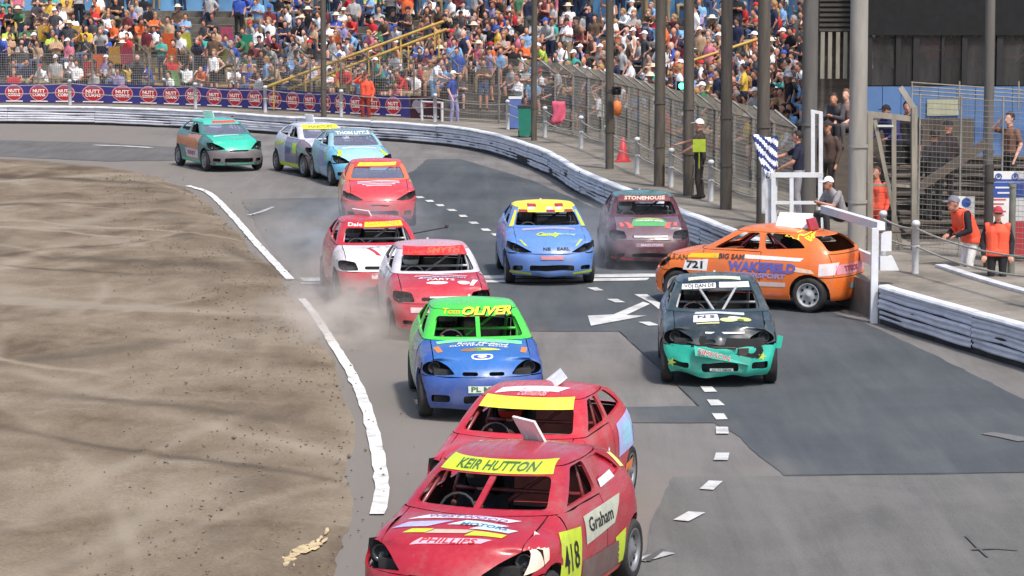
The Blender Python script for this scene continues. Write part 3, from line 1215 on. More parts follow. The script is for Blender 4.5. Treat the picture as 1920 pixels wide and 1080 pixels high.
    me.polygons.foreach_set('material_index', idx)
    me.polygons.foreach_set('use_smooth', [True] * len(me.polygons))
    BODIES[key] = (me, H)
    return BODIES[key]

HEADWEAR = {}
def head_mesh(kind):
    """hair and hats, centred on the head joint, face towards +x"""
    if kind in HEADWEAR:
        return HEADWEAR[kind]
    mb = MB()
    n = 14
    def dome(r, c, zmin, front=0.0, back=0.0, jag=0.0):
        m = 6
        vs, fs = [], []
        for j in range(m + 1):
            for i in range(n):
                t = 2 * math.pi * i / n
                low = zmin + (front if math.cos(t) > 0.45 else 0) - (back if math.cos(t) < -0.2 else back * 0.35 if math.cos(t) < 0.3 else 0)
                ph = (j / m) * math.acos(max(-0.95, min(0.95, low / r[2])))
                jj = 1 + jag * noise.noise((i * 1.7, j * 1.3, 2.0))
                vs.append(Vector(c) + Vector((r[0] * math.sin(ph) * math.cos(t) * jj, r[1] * math.sin(ph) * math.sin(t) * jj, r[2] * math.cos(ph))))
        for j in range(m):
            for i in range(n):
                fs.append((j * n + i, (j + 1) * n + i, (j + 1) * n + (i + 1) % n, j * n + (i + 1) % n))
        mb.add(vs, fs, smooth=True)
    c = (-0.012, 0, 0.026)
    if kind == 'hair_short':
        dome((0.108, 0.089, 0.122), c, 0.015, 0.055, 0.055, 0.08)
    elif kind == 'hair_long':
        dome((0.114, 0.098, 0.126), c, 0.0, 0.06, 0.03, 0.08)
        capsule(mb, (-0.06, 0, 0.0), (-0.085, 0, -0.20), 0.075, 0.05, 10, 0.8)
    elif kind == 'cap':
        dome((0.112, 0.094, 0.122), c, 0.020, 0.02, 0.01)
        vs = []
        for k in range(7):
            a = R(-55 + 110 * k / 6)
            vs.append((0.075 * math.cos(a) + 0.01, 0.088 * math.sin(a), 0.062))
        for k in range(7):
            a = R(-50 + 100 * k / 6)
            vs.append((0.10 + 0.085 * math.cos(a), 0.085 * math.sin(a), 0.048))
        mb.add(vs + [Vector(v) - Vector((0, 0, 0.008)) for v in vs], [(i, i + 1, i + 8, i + 7) for i in range(6)] + [(i + 14, i + 21, i + 22, i + 15) for i in range(6)] + [(7 + i, 8 + i, 22 + i, 21 + i) for i in range(6)])
    elif kind == 'sun_hat':
        mb.lathe([(0.001, 0.155), (0.06, 0.15), (0.095, 0.12), (0.102, 0.068), (0.185, 0.045), (0.186, 0.039), (0.10, 0.052)], 16, 'z', (-0.01, 0, 0))
    elif kind == 'helmet':
        mb.lathe([(0.001, 0.165), (0.07, 0.155), (0.12, 0.115), (0.142, 0.05), (0.142, -0.02), (0.128, -0.085), (0.10, -0.115), (0.07, -0.118)], 20, 'z', (0.01, 0, 0.01))
    elif kind == 'visor':
        vs, fs = [], []
        for j in range(3):
            for i in range(9):
                a = R(-62 + 124 * i / 8)
                vs.append((0.012 + 0.1475 * math.cos(a), 0.1475 * math.sin(a), -0.015 + 0.04 * j))
        for j in range(2):
            for i in range(8):
                fs.append((j * 9 + i, j * 9 + i + 1, (j + 1) * 9 + i + 1, (j + 1) * 9 + i))
        mb.add(vs, fs, smooth=True)
    elif kind == 'glasses':
        mb.box((0.092, 0.033, 0.022), (0.02, 0.045, 0.032))
        mb.box((0.092, -0.033, 0.022), (0.02, 0.045, 0.032))
        for s in (-1, 1):
            mb.bar((0.09, s * 0.056, 0.024), (-0.005, s * 0.084, 0.02), 0.006, 0.01)
        mb.bar((0.10, -0.02, 0.026), (0.10, 0.02, 0.026), 0.006, 0.008)
    me = mb.mesh(kind)
    me.materials.append(None)
    HEADWEAR[kind] = me
    return me

def cloth(r, g, b):
    return mat('cloth_%d_%d_%d' % (r, g, b), srgb(r, g, b), rough=0.9, var=0.18, scale=14, bump=0.2, bscale=30)
SKINS = [mat('skin_%d' % i, srgb(*c), rough=0.6, var=0.06, scale=10) for i, c in enumerate(((205, 150, 125), (190, 135, 112), (220, 170, 148), (170, 115, 92), (200, 140, 110)))]
SHOE = cloth(40, 38, 38)
HAIRS = [mat('hair_%d' % i, srgb(*c), rough=0.7, var=0.3, scale=30) for i, c in enumerate(((35, 26, 22), (62, 44, 32), (110, 80, 50), (150, 140, 132), (25, 22, 22), (165, 128, 80)))]

def person(label, kind, loc, yaw, shirt, trousers, head='hair_short', headmat=None, skin=None, shoes=None, scale=1.0, group=None, sleeves='short', shorts=False,
           fingers=False, voxel=0.024, faces=900, glasses=False, bulk=1.0, name='person'):
    me, H = body_mesh(kind, voxel, faces, sleeves, shorts, fingers, bulk)
    o = link_mesh(name, me, None, [skin or SKINS[0], shirt, trousers, shoes or SHOE])
    o.location = loc
    o.rotation_euler = (0, 0, yaw)
    o.scale = (scale, scale, scale)
    if head:
        h = link_mesh({'hair_short': 'hair', 'hair_long': 'hair'}.get(head, head), head_mesh(head), o, [headmat or HAIRS[0]])
        h.location = H
    if glasses:
        h = link_mesh('glasses', head_mesh('glasses'), o, [M_DARK])
        h.location = H
    tag(o, label, 'person', group)
    o['H'] = list(H)
    return o

# bodies for every pose are fused once, up front
for k_ in ('sit', 'sit_lean', 'sit_wave', 'sit_cross', 'stand', 'stand_cross', 'stand_look', 'stand_hip', 'rail'):
    body_mesh(k_, 0.036, 260, 'short', False)
    for sl_ in ('short', 'long', 'none'):
        for sh_ in (True, False):
            if sl_ != 'none' or sh_:
                body_mesh(k_, 0.026, 700, sl_, sh_)
# ------------------------------------------------------------------ ground, track and barrier
def ground_mat(name, cols, big=0.25, mid=2.0, fine=40.0, rough=0.9, bump=0.3, streak=(1, 1, 1), streak_rot=0.0, streak_amt=0.35, fineamt=0.25):
    m = bpy.data.materials.new(name)
    m.use_nodes = True
    N, L = m.node_tree.nodes, m.node_tree.links
    p = N['Principled BSDF']
    p.inputs['Roughness'].default_value = rough
    p.inputs['Specular IOR Level'].default_value = 0.25
    tc = N.new('ShaderNodeTexCoord')
    mp = N.new('ShaderNodeMapping')
    mp.inputs['Scale'].default_value = streak
    mp.inputs['Rotation'].default_value = (0, 0, streak_rot)
    L.new(tc.outputs['Object'], mp.inputs['Vector'])
    def nz(scale, vec, detail=6.0, rough_=0.6, dist=0.0):
        n = N.new('ShaderNodeTexNoise')
        n.inputs['Scale'].default_value = scale
        n.inputs['Detail'].default_value = detail
        n.inputs['Roughness'].default_value = rough_
        n.inputs['Distortion'].default_value = dist
        L.new(vec, n.inputs['Vector'])
        return n.outputs['Fac']
    b = nz(big, tc.outputs['Object'], 5, 0.6, 0.6)
    s = nz(mid, mp.outputs['Vector'], 7, 0.65, 0.4)
    f = nz(fine, tc.outputs['Object'], 4, 0.7)
    mixv = N.new('ShaderNodeMix')
    mixv.inputs['Factor'].default_value = streak_amt
    L.new(b, mixv.inputs['A'])
    L.new(s, mixv.inputs['B'])
    cr = N.new('ShaderNodeValToRGB')
    el = cr.color_ramp.elements
    lo, hi = 0.39, 0.61
    el[0].position, el[0].color = lo, (*cols[0], 1)
    el[1].position, el[1].color = hi, (*cols[-1], 1)
    for i, c in enumerate(cols[1:-1]):
        e = el.new(lerp(lo, hi, (i + 1) / (len(cols) - 1)))
        e.color = (*c, 1)
    L.new(mixv.outputs['Result'], cr.inputs['Fac'])
    rm = N.new('ShaderNodeMapRange')
    rm.inputs['From Min'].default_value = 0.3
    rm.inputs['From Max'].default_value = 0.7
    rm.inputs['To Min'].default_value = 1 - fineamt
    rm.inputs['To Max'].default_value = 1 + fineamt
    L.new(f, rm.inputs['Value'])
    mx = N.new('ShaderNodeMix')
    mx.data_type = 'RGBA'
    mx.blend_type = 'MULTIPLY'
    mx.inputs['Factor'].default_value = 1.0
    L.new(cr.outputs['Color'], mx.inputs['A'])
    L.new(rm.outputs['Result'], mx.inputs['B'])
    L.new(mx.outputs['Result'], p.inputs['Base Color'])
    bp = N.new('ShaderNodeBump')
    bp.inputs['Strength'].default_value = bump
    bp.inputs['Distance'].default_value = 0.02
    L.new(f, bp.inputs['Height'])
    L.new(bp.outputs['Normal'], p.inputs['Normal'])
    return m

RUB = dict(streak=(2.6, 0.22, 1), streak_rot=0.16)
M_TARMAC = ground_mat('old_tarmac', [(0.140, 0.131, 0.123), (0.178, 0.167, 0.157), (0.216, 0.202, 0.189)], 0.30, 0.9, 60, 0.9, 0.3, streak_amt=0.5, fineamt=0.25, **RUB)
M_TARMAC_B = ground_mat('grey_tarmac', [(0.112, 0.109, 0.102), (0.142, 0.138, 0.129), (0.170, 0.163, 0.152)], 0.35, 0.9, 60, 0.9, 0.3, streak_amt=0.5, fineamt=0.25, **RUB)
M_TARMAC_D = ground_mat('new_tarmac', [(0.064, 0.071, 0.077), (0.081, 0.089, 0.095), (0.102, 0.108, 0.112)], 0.25, 0.8, 80, 0.85, 0.25, streak_amt=0.5, fineamt=0.22, **RUB)
M_TARMAC_M = ground_mat('worn_tarmac', [(0.105, 0.101, 0.097), (0.128, 0.122, 0.116), (0.155, 0.146, 0.137)], 0.3, 0.9, 60, 0.9, 0.3, streak_amt=0.5, fineamt=0.25, **RUB)
def dusted(m):
    '''pale dust that the cars drag off the infield, thick beside the white line and thinning across the track'''
    N, L = m.node_tree.nodes, m.node_tree.links
    p = N['Principled BSDF']
    old = p.inputs['Base Color'].links[0].from_socket
    tc = N.new('ShaderNodeTexCoord')
    sp = N.new('ShaderNodeSeparateXYZ')
    L.new(tc.outputs['Object'], sp.inputs['Vector'])
    # distance to the right of the inner line, x = -3.8 - 0.21 (y - 53)
    a = N.new('ShaderNodeMath'); a.operation = 'MULTIPLY_ADD'
    a.inputs[1].default_value = 0.21
    a.inputs[2].default_value = 3.8 - 0.21 * 53
    L.new(sp.outputs['Y'], a.inputs[0])
    d = N.new('ShaderNodeMath'); d.operation = 'ADD'
    L.new(sp.outputs['X'], d.inputs[0])
    L.new(a.outputs['Value'], d.inputs[1])
    nz = N.new('ShaderNodeTexNoise')
    nz.inputs['Scale'].default_value = 0.55
    nz.inputs['Detail'].default_value = 7
    mp = N.new('ShaderNodeMapping')
    mp.inputs['Scale'].default_value = (1.6, 0.5, 1)
    L.new(tc.outputs['Object'], mp.inputs['Vector'])
    L.new(mp.outputs['Vector'], nz.inputs['Vector'])
    w = N.new('ShaderNodeMath'); w.operation = 'MULTIPLY_ADD'
    w.inputs[1].default_value = -6.0
    L.new(nz.outputs['Fac'], w.inputs[0])
    L.new(d.outputs['Value'], w.inputs[2])
    r = N.new('ShaderNodeMapRange')
    r.interpolation_type = 'SMOOTHSTEP'
    r.inputs['From Min'].default_value = 0.4
    r.inputs['From Max'].default_value = -3.2
    r.inputs['To Max'].default_value = 0.85
    L.new(w.outputs['Value'], r.inputs['Value'])
    mx = N.new('ShaderNodeMix')
    mx.data_type = 'RGBA'
    L.new(r.outputs['Result'], mx.inputs['Factor'])
    L.new(old, mx.inputs['A'])
    mx.inputs['B'].default_value = (0.205, 0.182, 0.158, 1)
    L.new(mx.outputs['Result'], p.inputs['Base Color'])
dusted(M_TARMAC_D)
dusted(M_TARMAC)
M_DIRT = ground_mat('infield_dirt', [(0.112, 0.080, 0.051), (0.172, 0.131, 0.088), (0.212, 0.166, 0.116), (0.255, 0.207, 0.150)], 0.30, 0.9, 24, 0.95, 0.6,
                    streak=(1.5, 0.7, 1), streak_rot=0.4, streak_amt=0.40, fineamt=0.26)
M_DUST = ground_mat('dusty_margin', [(0.16, 0.137, 0.112), (0.20, 0.175, 0.148), (0.24, 0.21, 0.18)], 0.5, 3.0, 50, 0.95, 0.3, fineamt=0.2)
M_CONC = ground_mat('concrete', [(0.16, 0.145, 0.12), (0.23, 0.205, 0.17), (0.29, 0.26, 0.22)], 0.6, 3.0, 50, 0.9, 0.3, fineamt=0.2)
M_LINE = mat('road_paint', (0.60, 0.60, 0.58), rough=0.8, var=0.14, scale=3.0, dirt=0.85, dirtcol=(0.15, 0.14, 0.13), bump=0.2, bscale=60)
M_LINE2 = mat('faded_road_paint', (0.42, 0.41, 0.40), rough=0.85, var=0.25, scale=5.0, dirt=0.95, dirtcol=(0.11, 0.11, 0.11))

def sheet(name, pts, z, m, kind='structure', parent=None):
    bm = bmesh.new()
    vs = [bm.verts.new((p[0], p[1], z)) for p in pts]
    f = bm.faces.new(vs)
    if f.normal.z < 0:
        f.normal_flip()
    bm.normal_update()
    if bm.faces[:][0].normal.z < 0:
        bmesh.ops.reverse_faces(bm, faces=bm.faces)
    bmesh.ops.triangulate(bm, faces=bm.faces)
    me = bpy.data.meshes.new(name)
    bm.to_mesh(me)
    bm.free()
    o = link_mesh(name, me, parent)
    me.materials.append(m)
    if parent is None:
        tag(o, kind=kind)
    return o

def rough_edge(pts, amp, step=0.25):
    out = []
    for a, b in zip(pts, pts[1:] + pts[:1]):
        n = max(1, int((b - a).length / step))
        d = (b - a).normalized()
        nr = Vector((-d.y, d.x, 0))
        for i in range(n):
            p = a.lerp(b, i / n)
            out.append(p + nr * amp * (noise.noise(p * 1.1) + 0.6 * noise.noise(p * 4.0)))
    return out

def outline(px, step=0.6, z=0.0):
    return catmull([G(x, y, z) for x, y in px], step)

sheet('ground', [(-300, -100), (300, -100), (300, 500), (-300, 500)], -0.024, M_CONC)

# outer edge of the track = line of the barrier, from far left to near right
BP = [(-60, 104, 0), (-34, 103.2, 0)] + [G(x, y) for x, y in ((0, 231), (200, 234), (400, 243), (560, 255), (700, 262), (830, 272), (902, 284), (960, 301), (1027, 328), (1110, 377), (1300, 459), (1470, 531), (1640, 603), (1780, 648), (1920, 690))] + [(9.0, 36.0, 0), (12, 27, 0), (16, 15, 0)]
OUT = Path(BP, 0.3, 11)

# tarmac: everything on the track side of the barrier
edge = [OUT.off(s, 0.12) for s in np.arange(0, OUT.L, 1.0)]
sheet('track', [(p.x, p.y) for p in edge] + [(16, -5), (-60, -5)], -0.016, M_TARMAC)
lower = [(1471, 890), (1700, 887), (1920, 884), (2100, 882), (2300, 1300), (1180, 1500), (1190, 1300), (1195, 1080), (1230, 950), (1262, 892)]
sheet('grey_tarmac_patch', rough_edge([G(x, y) for x, y in lower], 0.03), -0.012, M_TARMAC_B)
dark = [(452, 373), (640, 369), (700, 352), (775, 320), (800, 298), (862, 297), (1000, 338), (1130, 396), (1260, 450), (1400, 514), (1565, 586), (1613, 599), (1825, 700), (1920, 748), (2120, 850),
        (2100, 884), (1920, 885), (1700, 888), (1471, 891), (1368, 806), (1339, 791), (1100, 791), (1100, 763), (1310, 760), (1276, 726), (1162, 620), (1020, 620), (860, 618), (720, 600), (640, 570), (575, 540), (535, 505), (500, 455)]
sheet('new_tarmac_patch', rough_edge([G(x, y) for x, y in dark], 0.05), -0.008, M_TARMAC_D)
far = [(-400, 262), (0, 262), (180, 266), (330, 276), (330, 300), (200, 302), (0, 292), (-400, 290)]
sheet('far_tarmac_patch', rough_edge([G(x, y) for x, y in far], 0.15), -0.008, M_TARMAC_M)

# infield: bumpy dirt that thins out over the tarmac
EDGE_PX = [(-900, 296), (-300, 296), (0, 299), (100, 303), (200, 314), (290, 333), (350, 360), (400, 402), (450, 455), (500, 510), (540, 565), (572, 625), (606, 690), (632, 760), (640, 850), (632, 920), (622, 1000), (600, 1090), (560, 1300), (500, 1700)]
INNER = Path([G(x, y) for x, y in EDGE_PX], 0.3)
def soil_tracks(m):
    '''wheel tracks pressed into the soil: paler where dry dust lies, darker where damp soil is turned up'''
    N, L = m.node_tree.nodes, m.node_tree.links
    p = N['Principled BSDF']
    old = p.inputs['Base Color'].links[0].from_socket
    at = N.new('ShaderNodeAttribute')
    at.attribute_name = 'track'
    for lo, hi, col, mxv in ((0.0, 0.9, (0.31, 0.260, 0.196), 0.75), (0.0, -0.9, (0.075, 0.055, 0.040), 0.8)):
        r = N.new('ShaderNodeMapRange')
        r.inputs['From Min'].default_value = lo
        r.inputs['From Max'].default_value = hi
        r.inputs['To Max'].default_value = mxv
        L.new(at.outputs['Fac'], r.inputs['Value'])
        mx = N.new('ShaderNodeMix')
        mx.data_type = 'RGBA'
        L.new(r.outputs['Result'], mx.inputs['Factor'])
        L.new(old, mx.inputs['A'])
        mx.inputs['B'].default_value = (*col, 1)
        old = mx.outputs['Result']
    L.new(old, p.inputs['Base Color'])
soil_tracks(M_DIRT)
def infield():
    ins = np.array([(p.x, p.y) for p in INNER.p])
    nx, ny = 250, 430
    ys = 22 + (95 - 22) * (np.linspace(0, 1, ny) ** 1.35)
    vs, fs, trk = [], [], []
    rr = random.Random(3)
    arcs = []
    for _ in range(46):
        rad = rr.uniform(9, 40)
        ang = rr.uniform(0, 6.28)
        px_, py_ = rr.uniform(-11, -2), rr.uniform(26, 72)
        arcs.append((px_ + rad * math.cos(ang), py_ + rad * math.sin(ang), rad, rr.choice((0.10, 0.14, 0.22, 0.45)), rr.choice((-1, -1, 1, 1, 1)) * rr.uniform(0.4, 1.0), rr.uniform(0, 50)))
    seg_a, seg_b = ins[:-1], ins[1:]
    d = seg_b - seg_a
    dl = (d ** 2).sum(1)
    for y in ys:
        # x of the edge at this y (rightmost crossing)
        hit = (seg_a[:, 1] - y) * (seg_b[:, 1] - y) <= 0
        xr = -30.0
        if hit.any():
            t = (y - seg_a[hit, 1]) / np.where(np.abs(d[hit, 1]) < 1e-9, 1e-9, d[hit, 1])
            xr = (seg_a[hit, 0] + d[hit, 0] * t).max()
        x0 = -0.19 * y - 3.0
        x1 = max(xr + 1.2, x0 + 0.5)
        for k in range(nx):
            u = k / (nx - 1)
            x = x1 + (x0 - x1) * u ** 1.5
            q = np.array([x, y])
            tt = np.clip(((q - seg_a) * d).sum(1) / dl, 0, 1)
            dist = np.sqrt(((seg_a + d * tt[:, None] - q) ** 2).sum(1)).min()
            inside = dist if x < xr else -dist
            if not hit.any():
                inside = -dist
            n1 = noise.noise((x * 0.55 + y * 0.12, y * 0.28, 3.1))
            n2 = noise.noise((x * 1.7, y * 1.3, 7.7))
            n3 = noise.noise((x * 6.0, y * 5.0, 1.7))
            h = 0.055 * n1 + 0.03 * n2 + 0.011 * n3
            lift = max(-0.06, min(0.05, inside * 0.10))
            rut = 0.0
            for q0 in (0.55, 1.25, 2.6):           # ruts along the edge
                rut -= 0.022 * math.exp(-((inside - q0 - 0.25 * n1) / 0.14) ** 2)
            tk = 0.0
            for ax_, ay_, rad, wd, amp, sd_ in arcs:
                dd = (abs(math.hypot(x - ax_, y - ay_) - rad)) / wd
                if dd < 2.2:
                    tk += amp * math.exp(-dd * dd) * max(0, 0.35 + noise.noise((x * 0.15 + sd_, y * 0.15, sd_)) * 2.0)
            # churned darker soil along the edge
            tk -= 0.9 * math.exp(-((inside - 0.9) / 0.55) ** 2) * max(0, n1 + 0.25 * n2 + 0.15)
            tk = max(-1.0, min(1.0, tk))
            trk.append(tk)
            rut -= 0.012 * max(0, tk)
            vs.append((x, y, lift + (h * min(1, max(0.25, inside * 0.6 + 0.3))) + rut * (0.4 + n2)))
    for j in range(ny - 1):
        for k in range(nx - 1):
            a = j * nx + k
            fs.append((a, a + nx, a + nx + 1, a + 1))
    me = bpy.data.meshes.new('infield')
    me.from_pydata(vs, [], fs)
    me.polygons.foreach_set('use_smooth', [True] * len(fs))
    at = me.attributes.new('track', 'FLOAT', 'POINT')
    at.data.foreach_set('value', trk)
    me.materials.append(M_DIRT)
    tag(link_mesh('infield', me), kind='structure')
infield()
def clods():
    rr = random.Random(8)
    mb = MB()
    for _ in range(2200):
        s_ = rr.uniform(INNER.near(G(280, 330)), INNER.near(G(600, 1090)))
        o = abs(rr.gauss(0, 1.3)) * (1 if rr.random() < 0.93 else -0.5) - 0.10
        p = INNER.off(s_, -o)
        r = rr.uniform(0.008, 0.022) * (1.8 if rr.random() < 0.06 else 1)
        z = 0.012 + 0.05 * min(1, max(0, o))
        vs = [Vector((p.x, p.y, z)) + Vector((rr.uniform(0.6, 1.2) * r * a, rr.uniform(0.6, 1.2) * r * b, rr.uniform(0.5, 1.0) * r * c)) for a, b, c in ((1, 0, 0), (0, 1, 0), (-1, 0, 0), (0, -1, 0), (0, 0, 1), (0, 0, -1))]
        mb.add(vs, [(0, 1, 4), (1, 2, 4), (2, 3, 4), (3, 0, 4), (1, 0, 5), (2, 1, 5), (3, 2, 5), (0, 3, 5)])
    tag(mb.build('soil_clods', M_CLOD, fix=False), 'loose clods of brown soil scattered along the infield edge', 'soil', kind='stuff')
M_CLOD = mat('soil_clod', (0.170, 0.138, 0.106), rough=0.95, var=0.35, scale=3)
clods()

# painted lines -----------------------------------------------------------
def ribbon(name, px, w, z, m, wob=0.0, seed=0):
    pts = catmull([G(x, y) for x, y in px], 0.35)
    vs, fs = [], []
    for i, p in enumerate(pts):
        d = (pts[min(i + 1, len(pts) - 1)] - pts[max(i - 1, 0)]).normalized()
        nrm = Vector((-d.y, d.x, 0))
        ww = w[0] + (w[1] - w[0]) * i / (len(pts) - 1)
        a = ww / 2 * (1 + wob * noise.noise((i * 0.8, seed, 0)))
        b = ww / 2 * (1 + wob * 1.6 * noise.noise((i * 0.9, seed + 5, 2)))
        vs += [(p.x + nrm.x * a, p.y + nrm.y * a, z), (p.x - nrm.x * b, p.y - nrm.y * b, z)]
    for i in range(len(pts) - 1):
        fs.append((2 * i, 2 * i + 1, 2 * i + 3, 2 * i + 2))
    mb = MB()
    mb.add(vs, fs)
    o = mb.build(name, m, fix=False)
    return tag(o, kind='structure')

def paintpoly(name, px, z=0.004, m=None):
    return sheet(name, [G(x, y) for x, y in px], z, m or M_LINE)

M_LINEW = mat('fresh_road_paint', (0.72, 0.71, 0.68), rough=0.7, var=0.06, scale=6, dirt=0.9, dirtcol=(0.27, 0.24, 0.205), bump=0.2, bscale=50)
ribbon('white_edge_line', [(352, 348), (392, 362), (432, 400), (482, 457), (545, 524)], (0.16, 0.16), 0.004, M_LINEW, 0.3, 1)
ribbon('white_edge_line', [(566, 560), (590, 590), (622, 640), (662, 706), (690, 775), (708, 850), (716, 915), (708, 964)], (0.13, 0.17), 0.004, M_LINEW, 0.35, 2)
M_STRAW = mat('yellow_kerb_paint', srgb(196, 174, 134), rough=0.9, var=0.3, scale=7, dirt=0.9, dirtcol=(0.16, 0.135, 0.105), bump=0.4)
def ragged(name, cx0, cy0, cx1, cy1, w, m, z, n=22, seed=0):
    rnd = random.Random(seed)
    up, lo = [], []
    for i in range(n + 1):
        t = i / n
        x, y = lerp(cx0, cx1, t), lerp(cy0, cy1, t)
        ww = w * math.sin(math.pi * (0.08 + 0.84 * t))
        up.append((x + rnd.uniform(-4, 4), y - ww * rnd.uniform(0.6, 1.2)))
        lo.append((x + rnd.uniform(-4, 4), y + ww * rnd.uniform(0.6, 1.2)))
    return paintpoly(name, up + lo[::-1], z, m)
rr_ = random.Random(2)
for k in range(26):                    # flakes of old yellow kerb paint
    t = rr_.random()
    x, y = lerp(500, 612, t) + rr_.uniform(-6, 6), lerp(1084, 1004, t) + rr_.uniform(-9, 9)
    w, h = rr_.uniform(5, 16) * (1.3 - t * 0.6), rr_.uniform(3, 8)
    n_ = 8
    paintpoly('yellow_kerb_paint', [(x + w * rr_.uniform(0.5, 1.2) * math.cos(2 * math.pi * q / n_) - 0.5 * h * math.sin(2 * math.pi * q / n_), y + h * rr_.uniform(0.6, 1.3) * math.sin(2 * math.pi * q / n_)) for q in range(n_)], 0.022 + 0.0003 * k, M_STRAW)
M_SEAM = mat('sealed_joint', (0.075, 0.075, 0.075), rough=0.8, var=0.3)
ribbon('sealed_joint', [(1471, 890), (1700, 887), (1925, 884)], (0.025, 0.02), 0.002, M_SEAM, 0.8, 31)
ribbon('sealed_joint', [(1162, 620), (1276, 726), (1310, 760)], (0.02, 0.02), 0.002, M_SEAM, 0.8, 33)
# start line: two worn stripes; grid boxes; arrow
for nm, q, m in (('start_line', [(563, 521), (660, 519), (662, 525), (566, 528)], M_LINE2), ('start_line', [(563, 530), (655, 528), (655, 532), (566, 533)], M_LINE2),
                 ('start_line', [(905, 517), (1236, 513), (1236, 519), (905, 523)], M_LINE), ('start_line', [(905, 525), (1218, 521), (1212, 526), (905, 530)], M_LINE),
                 ('start_line', [(660, 519), (905, 517), (905, 522), (660, 524)], M_LINE2)):
    paintpoly(nm, q, 0.004, m)
def dash(x, y, ang, L=0.46, w=0.165, m=None):
    p = G(x, y)
    a = R(ang)
    d = Vector((math.sin(a), math.cos(a), 0))
    s = Vector((d.y, -d.x, 0))
    j = lambda: random.uniform(-0.02, 0.02)
    pts = [p + d * (L / 2 + j()) + s * (w / 2), p - d * (L / 2 + j()) + s * (w / 2 + j()), p - d * (L / 2) - s * (w / 2), p + d * (L / 2 + j()) - s * (w / 2 + j())]
    sheet('grid_dash', [(q.x, q.y) for q in pts], 0.004, m or M_LINE)
for x, y in ((787, 370), (806, 377), (826, 385), (847, 394), (868, 405), (889, 418), (911, 431), (931, 440)):
    dash(x, y, -8, 0.55, 0.17)
for x, y in ((1117, 542), (1156, 564), (1217, 607), (1328, 730), (1340, 755), (1350, 781)):
    dash(x, y, -14 if y < 620 else -4, 0.50, 0.17)
for x, y, a in ((1354, 807, 2), (1353, 856, 6), (1333, 910, 14), (1293, 968, 24), (1225, 1043, 40)):
    dash(x, y, a, 0.52, 0.17, M_LINE2 if y > 1000 else M_LINE)
paintpoly('track_arrow', [(1102, 592), (1108, 611), (1213, 592), (1174, 591), (1219, 570), (1206, 566), (1150, 590)], 0.004)
paintpoly('track_arrow', [(1189, 552), (1213, 552), (1236, 567), (1250, 578), (1237, 581), (1221, 569)], 0.0045, M_LINE)
ribbon('faded_white_line', [(175, 272), (235, 274), (285, 277)], (0.28, 0.22), 0.004, M_LINE, 0.3, 9)
ribbon('faded_white_line', [(465, 404), (490, 397), (512, 388)], (0.12, 0.10), 0.004, M_LINE2, 0.3, 9)
ribbon('dust_scuff', [(1850, 812), (1885, 818), (1925, 826)], (0.22, 0.30), 0.004, ground_mat('scuff_dust', [(0.13, 0.13, 0.12), (0.16, 0.155, 0.15), (0.17, 0.165, 0.16)]), 0.3, 12)
M_TYRE = ground_mat('tyre_rubber', [(0.095, 0.094, 0.091), (0.118, 0.115, 0.11), (0.135, 0.131, 0.124)], 1.2, 4.0)
for k, (pxl, w) in enumerate((([(1812, 1004), (1832, 1025), (1852, 1044)], 0.04), ([(1822, 1030), (1868, 1028), (1908, 1031)], 0.06),
                              ([(1210, 1052), (1228, 1040), (1244, 1030)], 0.10))):
    ribbon('tyre_mark', pxl, (w, w * 0.6), 0.0045 + 0.0003 * k, M_TYRE, 0.7, 20 + k)

# raised bank behind the barrier -------------------------------------------
BZ = 0.58
def swept(name, prof, s0, s1, step, m, parent=None, smooth=False, path=OUT, jitter=None, kind=None, caps=False):
    """profile of (offset, z) swept along the barrier line"""
    ss = np.linspace(s0, s1, max(2, int((s1 - s0) / step) + 1))
    n = len(prof)
    vs, fs = [], []
    for s in ss:
        for k, (o, z) in enumerate(prof):
            do, dz = jitter(s, k) if jitter else (0, 0)
            vs.append(path.off(s, o + do, z + dz))
    for i in range(len(ss) - 1):
        for k in range(n - 1):
            a = i * n + k
            fs.append((a, a + 1, a + n + 1, a + n))
    mb = MB()
    mb.add(vs, fs, smooth=smooth)
    if caps:
        mb.f += [tuple(range(n)), tuple(range((len(ss) - 1) * n, len(ss) * n))]
        mb.mi += [0, 0]
        mb.sm += [False, False]
    o = mb.build(name, m, parent, fix=False)
    if kind:
        tag(o, kind=kind)
    return o
S_END = OUT.near((11, 30))
swept('bank', [(0.13, -0.02), (0.13, BZ - 0.02), (0.30, BZ - 0.01), (2.0, BZ), (3.7, BZ)], 0, S_END, 1.0, M_CONC, kind='structure')

